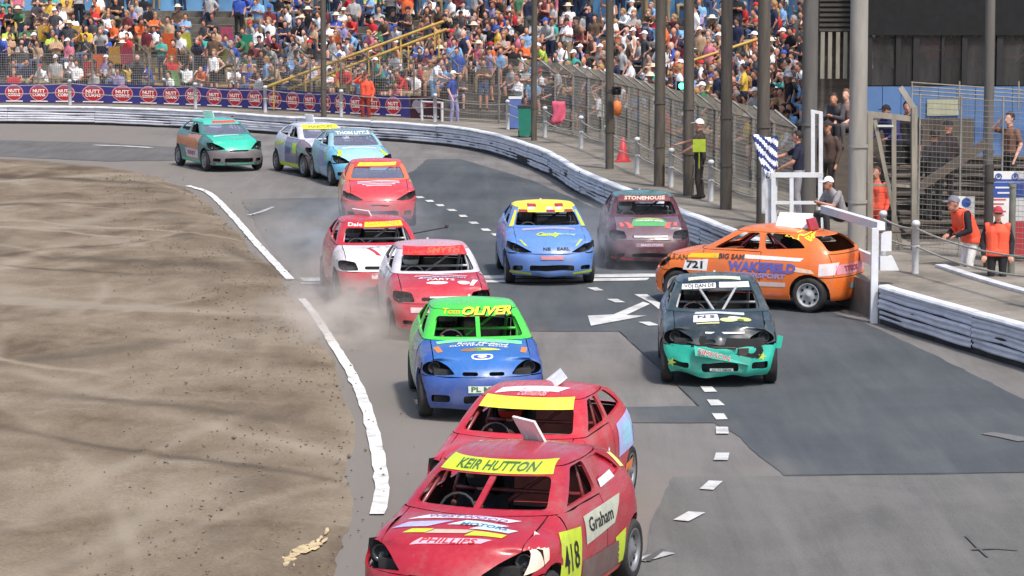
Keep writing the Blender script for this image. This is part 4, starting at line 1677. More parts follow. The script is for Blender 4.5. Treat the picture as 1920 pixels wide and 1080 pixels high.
# steel guard rail ------------------------------------------------------------
M_RAIL = mat('rail_paint', (0.66, 0.66, 0.71), rough=0.45, var=0.10, scale=2.6, dirt=0.42, dirtcol=(0.20, 0.19, 0.205), bump=0.2, bscale=7, stretch=(1, 1, 2.2))
M_RAILCAP = mat('rail_cap_paint', (0.76, 0.77, 0.80), rough=0.5, var=0.10, scale=3, dirt=0.45, dirtcol=(0.20, 0.19, 0.20))
M_RAIL_SHADE = mat('rail_shadow_gap', (0.035, 0.033, 0.034), rough=0.9, var=0.4, scale=3)
def guard_rail(label, s0, s1):
    root = empty('guard_rail', OUT.at((s0 + s1) / 2))
    tag(root, label, 'guard rail', 'guard rails around the track')
    root_inv = Matrix.Translation(-root.location)
    def dn(s, j):
        return 0.065 * noise.noise((s * 0.42, j * 3.7, 0.3)) + 0.045 * noise.noise((s * 1.6, j * 5.1, 4.0)) + (0.05 * max(0, noise.noise((s * 0.9, j * 9.0, 8.0)) - 0.25))
    L = 3.15
    n = int((s1 - s0) / L)
    L = (s1 - s0) / n
    for i in range(n):
        a, b = s0 + i * L, s0 + (i + 1) * L
        for j, z0 in enumerate((0.065, 0.232, 0.399)):
            jx, jz = random.uniform(-0.012, 0.012), random.uniform(-0.012, 0.010)
            prof = [(0.025, z0), (-0.022, z0 + 0.010), (-0.036, z0 + 0.028), (-0.036, z0 + 0.050), (-0.012, z0 + 0.068), (-0.012, z0 + 0.090), (-0.036, z0 + 0.106), (-0.036, z0 + 0.130), (-0.020, z0 + 0.148), (0.025, z0 + 0.157)]
            o = swept('rail', prof, a + 0.004, b - 0.004, 0.22, M_RAIL, root, True, jitter=lambda s, k, j=j, jx=jx, jz=jz: (dn(s, j) + jx, jz + 0.018 * noise.noise((s * 0.8, j, 6.0))))
            o.matrix_parent_inverse = root_inv
        jx, jz = random.uniform(-0.01, 0.01), random.uniform(-0.012, 0.012)
        o = swept('rail_cap', [(-0.045, 0.548), (-0.055, 0.58), (-0.03, 0.612), (0.12, 0.620), (0.125, 0.585)], a + 0.003, b - 0.003, 0.22, M_RAILCAP, root, False,
                  jitter=lambda s, k, jx=jx, jz=jz: (0.5 * dn(s, 2) + jx, jz + 0.015 * noise.noise((s * 0.7, 2, 6.0))))
        o.matrix_parent_inverse = root_inv
    o = swept('rail_shade_strip', [(0.01, -0.01), (0.01, 0.30), (0.06, 0.57)], s0, s1, 0.5, M_RAIL_SHADE, root)  # added near-black strip: its colour stands in for shade under and between the rails
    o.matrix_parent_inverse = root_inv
    return root
S_GATE0, S_GATE1 = OUT.near(G(1478, 534)), OUT.near(G(1642, 604))
guard_rail('long white guard rail around the far bend, running left of the orange car', OUT.near((-24, 102)), S_GATE0)
guard_rail('white guard rail at right, running from the white gate post to the picture edge', S_GATE1 + 0.05, OUT.near((8.8, 36.5)))

# rope fence on top of the bank ---------------------------------------------
M_POST = mat('post_paint', (0.62, 0.63, 0.65), rough=0.6, var=0.1, scale=5, dirt=0.55, dirtcol=(0.25, 0.23, 0.21))
M_ROPE = mat('rope', (0.34, 0.32, 0.28), rough=0.9, var=0.2, scale=20)
M_GALV = mat('galvanised', (0.30, 0.295, 0.27), rough=0.55, metal=0.25, var=0.25, scale=4, dirt=0.4, dirtcol=(0.14, 0.12, 0.09))
def rope_fence(label, pxs, h=0.86):
    ss = [OUT.near(G(x, y, BZ)) for x, y in pxs]
    root = empty('rope_fence', OUT.off(ss[0], 1.2, BZ))
    tag(root, label, 'fence', 'rope fences on the bank')
    inv = Matrix.Translation(-root.location)
    tops = []
    for s in ss:
        p = OUT.off(s, 1.22, BZ)
        mb = MB()
        t = Vector((random.uniform(-0.03, 0.03), random.uniform(-0.03, 0.03), h))
        mb.lathe([(0.060, 0), (0.060, h - 0.05), (0.072, h - 0.05), (0.072, h), (0.05, h + 0.035), (0.001, h + 0.045)], 12, 'z', p)
        mb.lathe([(0.067, h * 0.52), (0.067, h * 0.56)], 12, 'z', p)
        mb.build('post', M_POST, root).matrix_parent_inverse = inv
        tops.append(p)
    for hh in (h - 0.10, h * 0.54):
        for a, b in zip(tops, tops[1:]):
            n = 8
            mb = MB()
            sag = 0.02 + 0.015 * (b - a).length
            mb.tube([a.lerp(b, i / n) + Vector((0, 0, hh - sag * 4 * (i / n) * (1 - i / n))) for i in range(n + 1)], 0.017, 6)
            mb.build('rope', M_ROPE, root).matrix_parent_inverse = inv
    return root
rope_fence('white posts with two ropes on the bank behind the bend', [(-140, 198), (118, 200), (367, 204), (530, 209), (678, 217), (818, 228), (932, 243), (983, 258), (1034, 279), (1085, 300), (1146, 327), (1214, 352), (1293, 379), (1392, 418)])
rope_fence('white posts with two ropes beside the marshals at right', [(1660, 490), (1720, 512), (1908, 578), (2080, 640)])
# ------------------------------------------------------------------ catch fence, banner, terraces, stand, gate
M_WOOD = mat('weathered_pole', (0.105, 0.088, 0.070), rough=0.85, var=0.25, scale=3, dirt=0.5, dirtcol=(0.05, 0.045, 0.04), stretch=(4, 4, 0.6), bump=0.3)
M_BEIGE = mat('beige_timber', (0.30, 0.27, 0.215), rough=0.8, var=0.18, scale=3, dirt=0.45, dirtcol=(0.13, 0.11, 0.09), stretch=(4, 4, 0.7))
M_WIRE = mat('fence_wire', (0.27, 0.25, 0.215), rough=0.6, var=0.15, scale=3)
M_TERR = ground_mat('terrace_concrete', [(0.10, 0.088, 0.075), (0.14, 0.125, 0.105), (0.18, 0.16, 0.14)], 0.8, 3.0, 30)

def s_at(px, off, z):
    '''place along the barrier line where a point off metres outside it stands in column px'''
    return min(np.arange(OUT.near((-24, 102)), OUT.near((6, 46)), 0.05), key=lambda q: abs(to_px(OUT.off(q, off, z))[0] - px))

def child(o, root):
    o.parent = root
    o.matrix_parent_inverse = Matrix.Translation(-root.location)
    return o

def catch_fence(label, s0, s1, step=1.68, off=2.35, h=1.75, mesh=True):
    root = empty('catch_fence', OUT.off((s0 + s1) / 2, off, BZ))
    tag(root, label, 'fence', 'wire catch fences')
    n = int((s1 - s0) / step)
    ps = [s0 + (s1 - s0) * i / n for i in range(n + 1)]
    for s in ps:
        p = OUT.off(s, off, BZ)
        t = OUT.off(s, off - 0.34, BZ)
        ln = random.uniform(-0.05, 0.05)
        mb = MB()
        mb.tube([p, p + Vector((0, ln, h)), (t.x - 0.12, t.y, BZ + h + 0.36)], 0.034, 6, smooth=False)
        child(mb.build('post', M_GALV), root)
    if mesh:
        for a, b in zip(ps, ps[1:]):
            pa, pb = OUT.off(a, off - 0.04, BZ + 0.04), OUT.off(b, off - 0.04, BZ + 0.04)
            ta, tb = OUT.off(a, off - 0.36, 0), OUT.off(b, off - 0.36, 0)
            mb = MB()
            r = 0.0058
            nv = int((pb - pa).length / 0.075)
            for i in range(nv + 1):
                q = pa.lerp(pb, i / nv)
                k = ta.lerp(tb, i / nv)
                mb.tube([q, (q.x, q.y, BZ + h), (k.x, k.y, BZ + h + 0.33)], r, 3, caps=False, smooth=False)
            nh = int(h / 0.085)
            for i in range(nh + 1):
                z = Vector((0, 0, (h - 0.05) * i / nh))
                mb.tube([pa + z, pb + z], r, 3, caps=False, smooth=False)
            for hh, rr in ((h, 0.009), (h * 0.5, 0.007), (0.05, 0.009)):
                mb.tube([pa + Vector((0, 0, hh - 0.04)), pb + Vector((0, 0, hh - 0.04))], rr, 4, caps=False)
            child(tag(mb.build('wire_mesh', M_WIRE, fix=False), kind='stuff'), root)
    return root
S_F0 = OUT.near((-24, 102))
S_F1 = OUT.near(G(1330, 400, BZ))
catch_fence('grey wire catch fence with cranked posts below the far terrace', S_F0, S_F1)

# banner on the fence ---------------------------------------------------------
M_BANNER = mat('banner_blue', srgb(52, 48, 118), rough=0.6, var=0.14, scale=2.5, dirt=0.25, dirtcol=(0.05, 0.03, 0.08))
M_SHIELD = mat('shield_red', srgb(178, 34, 44), rough=0.6, var=0.08)
M_RIM = mat('shield_rim', srgb(205, 150, 165), rough=0.6, var=0.08)
M_DOME = mat('shield_top', srgb(132, 84, 112), rough=0.6, var=0.08)
M_TXT = mat('banner_white', srgb(250, 236, 228), rough=0.6, var=0.04)
BAN_OFF, BAN0, BAN1 = 2.22, BZ + 0.03, BZ + 0.70
s_b1 = s_at(768, BAN_OFF, BZ + 0.3)
def on_path(s, o, u, z):
    """point u metres along the fence from s"""
    return OUT.off(s + u, o, z)
ban = swept('advertising_banner', [(BAN_OFF + 0.012, BAN0), (BAN_OFF + 0.012, BAN1), (BAN_OFF, BAN1), (BAN_OFF, BAN0)], S_F0, s_b1, 0.4, M_BANNER,
            jitter=lambda s, k: (0.012 * noise.noise((s * 1.3, 0, 0)), 0.012 * noise.noise((s * 0.9, 3, 0))))
tag(ban, 'long blue banner with a row of red round shields along the fence', 'banner')
def shield_poly(s, cu, cz, rx, rz, tip):
    pts = []
    for k in range(26):
        a = 2 * math.pi * k / 26
        zz = math.sin(a)
        x = math.cos(a) * rx
        z = zz * rz
        if zz < -0.72:
            z -= tip * (1 - abs(math.cos(a)) / 0.694) ** 1.0
        if zz > 0.9:
            z += tip * 0.4
        pts.append((x, z))
    return pts
shield_s = []
first = s_at(26, BAN_OFF, BZ + 0.3)
gap = 0.865
i0 = int((first - S_F0) / gap)
s = first - i0 * gap
while s < s_b1 - 0.3:
    shield_s.append(s)
    s += gap
for s in shield_s:
    cz = (BAN0 + BAN1) / 2 + 0.02
    o0 = BAN_OFF - 0.016
    def patch(name, pts, m, o, parent):
        mb = MB()
        vs = [on_path(s, o, x, cz + z) for x, z in pts]
        mb.add(vs, [tuple(range(len(vs)))])
        ob = mb.build(name, m, fix=False)
        if parent is ban:
            ob.parent = ban
        else:
            ob.parent = parent
        return ob
    sh = patch('shield', shield_poly(s, 0, 0, 0.325, 0.270, 0.05), M_RIM, o0, ban)
    patch('shield_field', shield_poly(s, 0, 0, 0.295, 0.235, 0.04), M_SHIELD, o0 - 0.005, sh)
    dome = [(x, z) for x, z in shield_poly(s, 0, 0, 0.295, 0.238, 0.0) if z > 0.115]
    patch('shield_top', dome, M_DOME, o0 - 0.009, sh)
    for body, zc, sz, wd in (('NUTT', 0.055, 0.16, 0.42), ('CORNS', -0.085, 0.15, 0.44)):
        vs, fs = text_mesh(body, 1.0, 0.0, 0.03, 1.0)
        W = max(v[0] for v in vs) - min(v[0] for v in vs)
        mb = MB()
        mb.add([on_path(s, o0 - 0.013, v[0] * wd / W, cz + zc + v[1] * sz) for v in vs], fs)
        mb.build('lettering', M_TXT, sh, fix=False)
    mb = MB()
    mb.add([on_path(s, o0, x, z) for x, z in ((-0.30, BAN0 + 0.03), (0.30, BAN0 + 0.03), (0.30, BAN0 + 0.065), (-0.30, BAN0 + 0.065))], [(0, 1, 2, 3)])
    mb.build('white_strip', M_TXT, ban, fix=False)
# dark banner at the end
M_BAN2 = mat('banner_maroon', srgb(58, 22, 40), rough=0.6, var=0.15, scale=3)
s_c1 = s_at(832, BAN_OFF, BZ + 0.3)
b2 = swept('advertising_banner', [(BAN_OFF + 0.012, BAN0 - 0.02), (BAN_OFF + 0.012, BAN1 + 0.02), (BAN_OFF, BAN1 + 0.02), (BAN_OFF, BAN0 - 0.02)], s_b1 + 0.02, s_c1, 0.4, M_BAN2)
tag(b2, 'short dark maroon banner with a grey crest at the right end of the blue one', 'banner')
Lb = s_c1 - s_b1
cr = [(-0.14, 0.10), (-0.06, 0.16), (0.0, 0.12), (0.08, 0.17), (0.16, 0.10), (0.20, 0.0), (0.10, -0.06), (0.08, -0.16), (0.0, -0.22), (-0.07, -0.12), (-0.18, -0.03)]
mb = MB()
mb.add([on_path(s_b1 + Lb * 0.28, BAN_OFF - 0.016, x * 1.5, (BAN0 + BAN1) / 2 + 0.06 + z * 1.2) for x, z in cr], [tuple(range(len(cr)))])
mb.build('crest', mat('crest_grey', srgb(150, 140, 150), rough=0.6), b2, fix=False)
for body, c, zc, sz, wd, m in (('RACERS', 0.66, 0.10, 0.16, 0.62, M_SHIELD), ('www.racing.com', 0.60, -0.27, 0.10, 0.75, M_TXT)):
    vs, fs = text_mesh(body, 1.0, 0.1, 0.02, 1.0)
    W = max(v[0] for v in vs) - min(v[0] for v in vs)
    mb = MB()
    mb.add([on_path(s_b1 + Lb * c, BAN_OFF - 0.02, v[0] * wd / W, (BAN0 + BAN1) / 2 + zc + v[1] * sz) for v in vs], fs)
    mb.build('lettering', m, b2, fix=False)
# white tubular frame in front of it
fr = empty('tubular_stand', OUT.off(s_b1 + Lb * 0.7, 1.6, BZ))
tag(fr, 'white tubular frame standing before the maroon banner', 'frame')
a_, b_ = OUT.off(s_at(792, 1.5, BZ), 1.5, BZ), OUT.off(s_at(830, 1.5, BZ), 1.5, BZ)
for nm, p, q in (('upright', b_, b_ + Vector((0, 0, 0.62))), ('top_bar', a_ + Vector((0, 0, 0.6)), b_ + Vector((0, 0, 0.6))), ('upright', a_, a_ + Vector((0, 0, 0.58)))):
    mb = MB()
    mb.tube([p, q], 0.045 if nm == 'upright' else 0.03, 8)
    child(mb.build(nm, M_POST), fr)

# terraces ----------------------------------------------------------------------
T_OFF, T_RUN, T_RISE, T_ROWS = 3.5, 0.74, 0.235, 13
S_T1 = OUT.near((2.9, 64.5))
prof = [(T_OFF, BZ - 0.3)]
for k in range(1, T_ROWS + 3):
    prof += [(T_OFF + (k - 1) * T_RUN + 0.02, BZ + k * T_RISE), (T_OFF + k * T_RUN, BZ + k * T_RISE)]
prof += [(T_OFF + (T_ROWS + 8) * T_RUN, BZ + (T_ROWS + 2) * T_RISE)]
swept('terrace', prof, 0, S_T1, 1.2, M_TERR, kind='structure')
sheet('terrace_apron', [OUT.off(s, 3.0) for s in np.arange(0, S_T1, 2.0)] + [OUT.off(s, 5.0) for s in np.arange(S_T1, 0, -2.0)], BZ - 0.03, M_CONC)
def row_floor(k):
    return BZ + k * T_RISE
def row_off(k):
    return T_OFF + (k - 0.62) * T_RUN

# pale blue wall behind the top rows, with dark windows
wall_off = T_OFF + (T_ROWS - 0.2) * T_RUN
M_BLUEW = mat('blue_boards', srgb(112, 168, 214), rough=0.7, var=0.1, scale=2, dirt=0.25)
sw0, sw1 = OUT.near((-30, 103)), OUT.near((-1.5, 89))
bw = empty('blue_hut', OUT.off((sw0 + sw1) / 2, wall_off, row_floor(T_ROWS)))
tag(bw, 'pale blue boarded hut behind the top row at upper left', 'building')
nb = 26
for i in range(nb):
    a, b = sw0 + (sw1 - sw0) * i / nb, sw0 + (sw1 - sw0) * (i + 1) / nb
    zt = row_floor(T_ROWS + 2)
    o = swept('wall_panel', [(wall_off + random.uniform(0, 0.02), row_floor(T_ROWS) - 0.1), (wall_off, zt + 3.2)], a + 0.01, b - 0.01, 0.5, M_BLUEW)
    child(o, bw)
for px in (8, 22, 46, 120, 150):
    s = OUT.near(AT(px, 10, 104))
    mb = MB()
    z = row_floor(T_ROWS) + 0.75
    mb.add([OUT.off(s + u, wall_off - 0.03, zz) for u, zz in ((-0.16, z), (0.16, z), (0.16, z + 0.55), (-0.16, z + 0.55))], [(0, 1, 2, 3)])
    child(mb.build('window', M_BLACK, fix=False), bw)

# yellow stair rails and aisle steps
M_YEL = mat('yellow_paint', srgb(206, 168, 84), rough=0.6, var=0.12, dirt=0.3)
hr = empty('handrail', AT(505, 160, 100))
tag(hr, 'pair of long yellow handrails climbing the terrace to the right', 'handrail')
for nm, p, q in (('rail', (500, 163), (832, 40)), ('rail', (540, 168), (838, 55))):
    a, b = AT(*p, 99.0), AT(*q, 97.5)
    mb = MB()
    mb.tube([a, b], 0.05, 8)
    child(mb.build(nm, M_YEL), hr)
    for t in (0.04, 0.22, 0.40, 0.58, 0.76, 0.95):
        c = a.lerp(b, t)
        mb = MB()
        mb.tube([c, c - Vector((0, 0, 0.85))], 0.028, 6)
        child(mb.build('upright', M_YEL), hr)
h2 = empty('handrail', AT(1300, 110, 88))
tag(h2, 'short yellow handrail between the dark poles, high on the terrace', 'handrail')
mb = MB()
mb.tube([AT(1286, 118, 86), AT(1425, 72, 86)], 0.045, 8)
child(mb.build('rail', M_YEL), h2)
for px, py in ((1300, 114), (1350, 97), (1400, 80)):
    c = AT(px, py, 86)
    mb = MB()
    mb.tube([c, c - Vector((0, 0, 0.8))], 0.03, 6)
    child(mb.build('upright', M_YEL), h2)
for px in (70, 152, 312):
    s = OUT.near(AT(px, 190, 101))
    st = empty('aisle_steps', OUT.off(s, T_OFF, BZ))
    tag(st, {70: 'yellow aisle steps at the left end of the terrace', 152: 'yellow aisle steps above the third shield of the banner', 312: 'yellow aisle steps above the seventh shield of the banner'}[px], 'steps', 'yellow aisle steps')
    for k in range(0, 8):
        z = row_floor(k)
        mb = MB()
        o0 = T_OFF + (k - 1) * T_RUN + 0.45
        c = OUT.off(s, o0 + 0.22, z + 0.08)
        d = OUT.dir(s)
        mb.box(c, (0.95, 0.42, 0.15), Matrix.Rotation(math.atan2(d.y, d.x), 3, 'Z'))
        child(mb.build('step', M_YEL), st)

# tall poles ----------------------------------------------------------------------
def tall_pole(label, px, py, r, m, top=9.0, z=BZ, name='tall_pole', group='tall poles behind the fence'):
    p = G(px, py, z)
    mb = MB()
    lean = random.uniform(-0.04, 0.04)
    mb.tube([p + Vector((0, 0, -0.1)), p + Vector((lean * 0.4, 0, top * 0.4)), p + Vector((lean, 0, top))], [r, r * 0.97, r * 0.9], 12)
    mb.lathe([(r * 1.12, 0.9), (r * 1.12, 0.96)], 12, 'z', p)
    mb.lathe([(r * 1.12, 1.9), (r * 1.12, 1.96)], 12, 'z', p)
    return tag(mb.build(name, m), label, 'pole', group)
M_GREYP = mat('grey_pole', (0.125, 0.117, 0.108), rough=0.7, var=0.2, scale=2, dirt=0.4, stretch=(3, 3, 0.5))
M_PALEP = mat('pale_pole', (0.33, 0.31, 0.275), rough=0.65, var=0.15, scale=2, dirt=0.45, dirtcol=(0.18, 0.16, 0.13), stretch=(3, 3, 0.4))
for px, py, r, m, t in ((607, 219, 0.095, M_WOOD, 'thin dark wooden pole rising in front of the blue banner'), (1001, 263, 0.085, M_WOOD, 'thin dark wooden pole beside the green bin'),
                        (1143, 316, 0.105, M_WOOD, 'dark wooden pole left of the red traffic cone'), (1236, 349, 0.125, M_WOOD, 'dark wooden pole just left of the green signal light'),
                        (1291, 366, 0.120, M_WOOD, 'dark wooden pole just right of the green signal light'), (1361, 392, 0.125, M_WOOD, 'dark wooden pole two places left of the flag'),
                        (1430, 418, 0.130, M_WOOD, 'dark wooden pole right behind the striped flag'), (1515, 412, 0.160, M_GREYP, 'grey pole behind the flag marshal'),
                        (1606, 474, 0.165, M_PALEP, 'thick pale grey pole between the rostrum and the timber gate')):
    tall_pole(t, px, py, r, m)
tall_pole('dark square post right of the stooping marshal', 1852, 548, 0.085, mat('dark_post', (0.055, 0.05, 0.045), rough=0.8, var=0.2), 2.2, 0.15, 'fence_post', 'posts beside the marshals')
tall_pole('grey green post in front of the notice board', 1894, 562, 0.062, mat('green_grey_post', (0.16, 0.165, 0.14), rough=0.7, var=0.2), 1.9, 0.15, 'fence_post', 'posts beside the marshals')
tall_pole('slim grey steel column before the glazed stand', 1850, 470, 0.10, M_GREYP, 9.0, 0.15, 'tall_pole')

# ------------------------------------------------------------------ grandstand at the right
BY = 64.0
def bx(px):
    return (px - 960.0) * BY / FPX
def bz(py):
    return AT(960, py, BY).z
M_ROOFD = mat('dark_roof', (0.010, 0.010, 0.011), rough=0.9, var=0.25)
M_MULL = mat('dark_mullion', (0.02, 0.018, 0.018), rough=0.6, var=0.2)
M_PANE = mat('tinted_glass', (0.075, 0.072, 0.072), rough=0.10, var=0.45, scale=1.3, spec=0.8, alpha=0.40, stretch=(2.5, 1, 0.7))
M_CLAD = mat('blue_cladding', srgb(88, 122, 170), rough=0.65, var=0.12, scale=1.5, dirt=0.3, dirtcol=(0.08, 0.10, 0.14))
M_BROWN = mat('brown_boards', (0.105, 0.085, 0.068), rough=0.85, var=0.25, scale=3, dirt=0.4, stretch=(0.6, 4, 4))
gs = empty('grandstand', (bx(1740), BY, BZ))
tag(gs, 'dark roofed grandstand with glazed front and blue cladding at upper right', 'building')
def gpart(name, mb, m):
    return child(mb.build(name, m), gs)
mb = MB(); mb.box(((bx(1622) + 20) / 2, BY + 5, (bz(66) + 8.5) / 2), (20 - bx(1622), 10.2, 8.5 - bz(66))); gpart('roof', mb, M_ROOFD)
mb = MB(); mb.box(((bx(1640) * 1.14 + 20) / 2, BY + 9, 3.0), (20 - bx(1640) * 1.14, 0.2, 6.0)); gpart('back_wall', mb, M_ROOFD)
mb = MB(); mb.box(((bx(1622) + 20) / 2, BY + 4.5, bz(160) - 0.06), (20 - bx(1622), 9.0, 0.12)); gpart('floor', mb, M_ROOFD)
for px, w in ((1629, 8), (1682, 9), (1716, 12), (1765, 5), (1806, 10), (1872, 12), (1930, 10)):
    mb = MB(); mb.box((bx(px), BY, (bz(66) + bz(160)) / 2), (w / 86.0, 0.12, bz(66) - bz(160))); gpart('mullion', mb, M_MULL)
for a, b in ((1633, 1677), (1687, 1709), (1723, 1762), (1768, 1800), (1812, 1865), (1879, 1924)):
    mb = MB(); mb.box(((bx(a) + bx(b)) / 2, BY + 0.03, (bz(66) + bz(160)) / 2), (bx(b) - bx(a), 0.02, bz(66) - bz(160) - 0.01)); gpart('window_pane', mb, M_PANE)
xs = np.linspace(bx(1618), bx(2000), 12)
for a, b in zip(xs, xs[1:]):
    mb = MB(); mb.box(((a + b) / 2, BY - 0.10 + random.uniform(0, 0.01), (bz(162) + bz(300)) / 2), (b - a - 0.012, 0.05, bz(162) - bz(300))); gpart('cladding_panel', mb, M_CLAD)
mb = MB(); mb.box(((bx(1618) + 20) / 2, BY + 0.4, 0.8), (20 - bx(1618), 0.6, 1.7)); gpart('plinth', mb, M_BROWN)
for i in range(4):
    z = bz(152) - i * 0.085
    mb = MB(); mb.tube([(bx(1700), BY - 0.6, z), (bx(2000), BY - 0.6, z - 0.25)], 0.016, 6); gpart('balcony_rail', mb, M_BEIGE)
for px in (1702, 1790, 1900):
    mb = MB(); mb.tube([(bx(px), BY - 0.6, bz(160) - 0.5), (bx(px), BY - 0.6, bz(150))], 0.02, 6); gpart('balcony_post', mb, M_BEIGE)
# left wing: shutter above, upright boards below
mb = MB(); mb.box(((bx(1540) + bx(1600)) / 2, BY + 1.0, (bz(60) + 7) / 2), (bx(1602) - bx(1540), 0.4, 7 - bz(60))); gpart('shutter_box', mb, mat('shutter', (0.045, 0.040, 0.035), rough=0.8, var=0.2))
for i in range(12):
    z = bz(58) + i * 0.11
    mb = MB(); mb.box(((bx(1541) + bx(1600)) / 2, BY + 0.76, z), (bx(1600) - bx(1541), 0.05, 0.06)); gpart('shutter_slat', mb, mat('shutter_slat', (0.075, 0.065, 0.055), rough=0.8))
for px in (1547, 1561, 1576, 1590):
    mb = MB(); mb.box((bx(px), BY + 0.7, (bz(62) + bz(150)) / 2), (0.085, 0.06, bz(62) - bz(150))); gpart('upright_board', mb, M_BEIGE)
mb = MB(); mb.box(((bx(1538) + bx(1602)) / 2, BY + 1.1, (bz(60) + bz(330)) / 2), (bx(1602) - bx(1538), 0.1, bz(60) - bz(330))); gpart('inner_wall', mb, M_BROWN)
# notice on the cladding
mb = MB(); mb.box(((bx(1736) + bx(1795)) / 2, BY - 0.16, (bz(186) + bz(216)) / 2), (bx(1795) - bx(1736), 0.03, bz(186) - bz(216)))
tag(mb.build('wall_notice', mat('notice_beige', srgb(176, 176, 150), rough=0.7)), 'pale beige notice fixed to the blue cladding of the grandstand', 'notice')

# stepped standing area below the stand
steps = empty('step_terrace', (bx(1800), 53.5, 0.15))
tag(steps, 'flight of brown timber steps below the blue cladding', 'steps')
for k in range(13):
    y0 = 53.2 + k * 0.42
    mb = MB(); mb.box((12.2, y0 + 0.24, 0.15 + k * 0.145 - 0.02), (9.6, 0.46, 0.045)); child(mb.build('tread', M_BROWN), steps)
    mb = MB(); mb.box((12.2, y0 + 0.05, 0.15 + k * 0.145 - 0.09), (9.6, 0.03, 0.115)); child(mb.build('riser', mat('riser_dark', (0.03, 0.026, 0.022), rough=0.9)), steps)
sb = MB(); sb.bar(AT(1722, 352, 53.0), AT(1850, 268, 53.0), 0.08, 0.16)
tag(sb.build('stair_rail', M_BROWN), 'sloping brown stair rail in front of the timber steps', 'handrail')
# lower walkway behind the right-hand bank
swept('walkway', [(2.02, BZ - 0.02), (2.06, 0.13), (9.0, 0.13)], OUT.near((4.1, 58)), S_END, 1.0, M_CONC, kind='structure')
swept('kerb_edge', [(1.86, BZ + 0.004), (1.86, BZ + 0.05), (2.05, BZ + 0.05), (2.05, BZ - 0.1)], OUT.near(G(1700, 500, BZ)), S_END, 0.6, M_POST, kind='structure')

# wire mesh in front of the steps
wf = empty('mesh_fence', G(1820, 490, 0.15))
tag(wf, 'tall mesh fence with horizontal wires in front of the timber steps', 'fence', 'wire catch fences')
fa, fb = AT(1722, 400, 52.2), AT(1960, 400, 50.6)
fa.z = fb.z = 0
mb = MB()
for i in range(34):
    z = 0.25 + i * 0.095
    mb.tube([fa + Vector((0, 0, z)), fb + Vector((0, 0, z - 0.02))], 0.0050, 4, caps=False)
for i in range(30):
    p = fa.lerp(fb, i / 29)
    mb.tube([p + Vector((0, 0, 0.2)), p + Vector((0, 0, 3.4))], 0.0022, 3, caps=False)
child(tag(mb.build('wire_mesh', M_WIRE, fix=False), kind='stuff'), wf)
for t in (0.0, 0.33, 0.66, 1.0):
    p = fa.lerp(fb, t)
    mb = MB(); mb.tube([p, p + Vector((0, 0, 3.45))], 0.018, 6); child(mb.build('post', M_GALV), wf)

# timber gate with cranked post
gt = empty('timber_gate', G(1670, 495, 0.15))
tag(gt, 'beige timber gate frame with diagonal brace between the pale pole and the mesh fence', 'gate')
GY = 53.0
def gbar(name, p, q, w, h=0.10, Y2=GY, m=M_BEIGE):
    mb = MB()
    mb.bar(AT(*p, GY), AT(*q, Y2), w, h, up=(0, 1, 0))
    child(mb.build(name, m), gt)
gbar('upright', (1631, 212), (1631, 480), 0.10, 0.15)
gbar('upright', (1714, 200), (1714, 500), 0.10, 0.15)
gbar('upright', (1676, 222), (1676, 485), 0.08, 0.08)
gbar('top_rail', (1624, 213), (1720, 224), 0.10, 0.07)
gbar('brace', (1640, 225), (1694, 486), 0.07, 0.07)
gbar('middle_rail', (1624, 345), (1720, 350), 0.05, 0.05)
gbar('cranked_top', (1714, 204), (1688, 164), 0.10, 0.12, m=M_PALEP)
gbar('gate_sign', (1644, 236), (1674, 236), 0.03, 0.16, m=mat('gate_sign', srgb(196, 204, 196), rough=0.6))
mb = MB()
for i in range(26):
    z = i * 11
    mb.tube([AT(1634, 228 + z, GY + 0.06), AT(1712, 230 + z, GY + 0.06)], 0.005, 4, caps=False)
child(tag(mb.build('wire_mesh', M_WIRE, fix=False), kind='stuff'), gt)
mb = MB()
mb.box((8.0, 58.5, 1.35), (2.4, 0.15, 2.6))
tag(mb.build('board_wall', M_BROWN), 'brown boarded wall seen through the timber gate', 'wall')

# notice board and small sign
nbd = empty('notice_board', G(1900, 545, 0.15))
tag(nbd, 'tall white and blue notice board with two round emblems behind the marshals', 'notice board')
NY = 51.0
def nrect(name, x0, y0, x1, y1, m, off=0.0, th=0.02):
    a, b = AT(x0, y1, NY), AT(x1, y0, NY)
    mb = MB()
    mb.box(((a.x + b.x) / 2, NY - off, (a.z + b.z) / 2), (b.x - a.x, th, b.z - a.z))
    return child(mb.build(name, m), nbd)
M_NW = mat('notice_white', srgb(226, 226, 222), rough=0.6, var=0.05)
M_NB = mat('notice_blue', srgb(52, 82, 158), rough=0.6, var=0.05)
M_NR = mat('notice_red', srgb(196, 66, 72), rough=0.6, var=0.05)
nrect('panel', 1855, 321, 1990, 482, M_NW)
nrect('blue_panel', 1858, 342, 1988, 370, M_NB, 0.013, 0.01)
nrect('blue_strip', 1858, 336, 1988, 340, M_NB, 0.013, 0.01)
nrect('red_panel', 1890, 414, 1990, 482, M_NR, 0.013, 0.01)
for i, y in enumerate((373, 381, 388, 395, 402)):
    nrect('text_line', 1860, y, 1886 - (i % 3) * 4, y + 2, M_NR, 0.013, 0.01)
for x0, x1, y in ((1866, 1892, 350), (1870, 1905, 360)):
    nrect('text_line', x0, y, x1, y + 3, M_NW, 0.02, 0.006)
for px in (1872, 1903):
    c = AT(px, 331, NY)
    mb = MB(); mb.lathe([(0.06, 0), (0.06, -0.008), (0.044, -0.008), (0.044, -0.004)], 16, 'y', (c.x, NY - 0.014, c.z)); mb.lathe([(0.026, -0.006), (0.001, -0.008)], 10, 'y', (c.x, NY - 0.014, c.z + 0.008))
    child(mb.build('emblem', M_NB), nbd)
sg = empty('fence_sign', AT(1806, 390, 51.6))
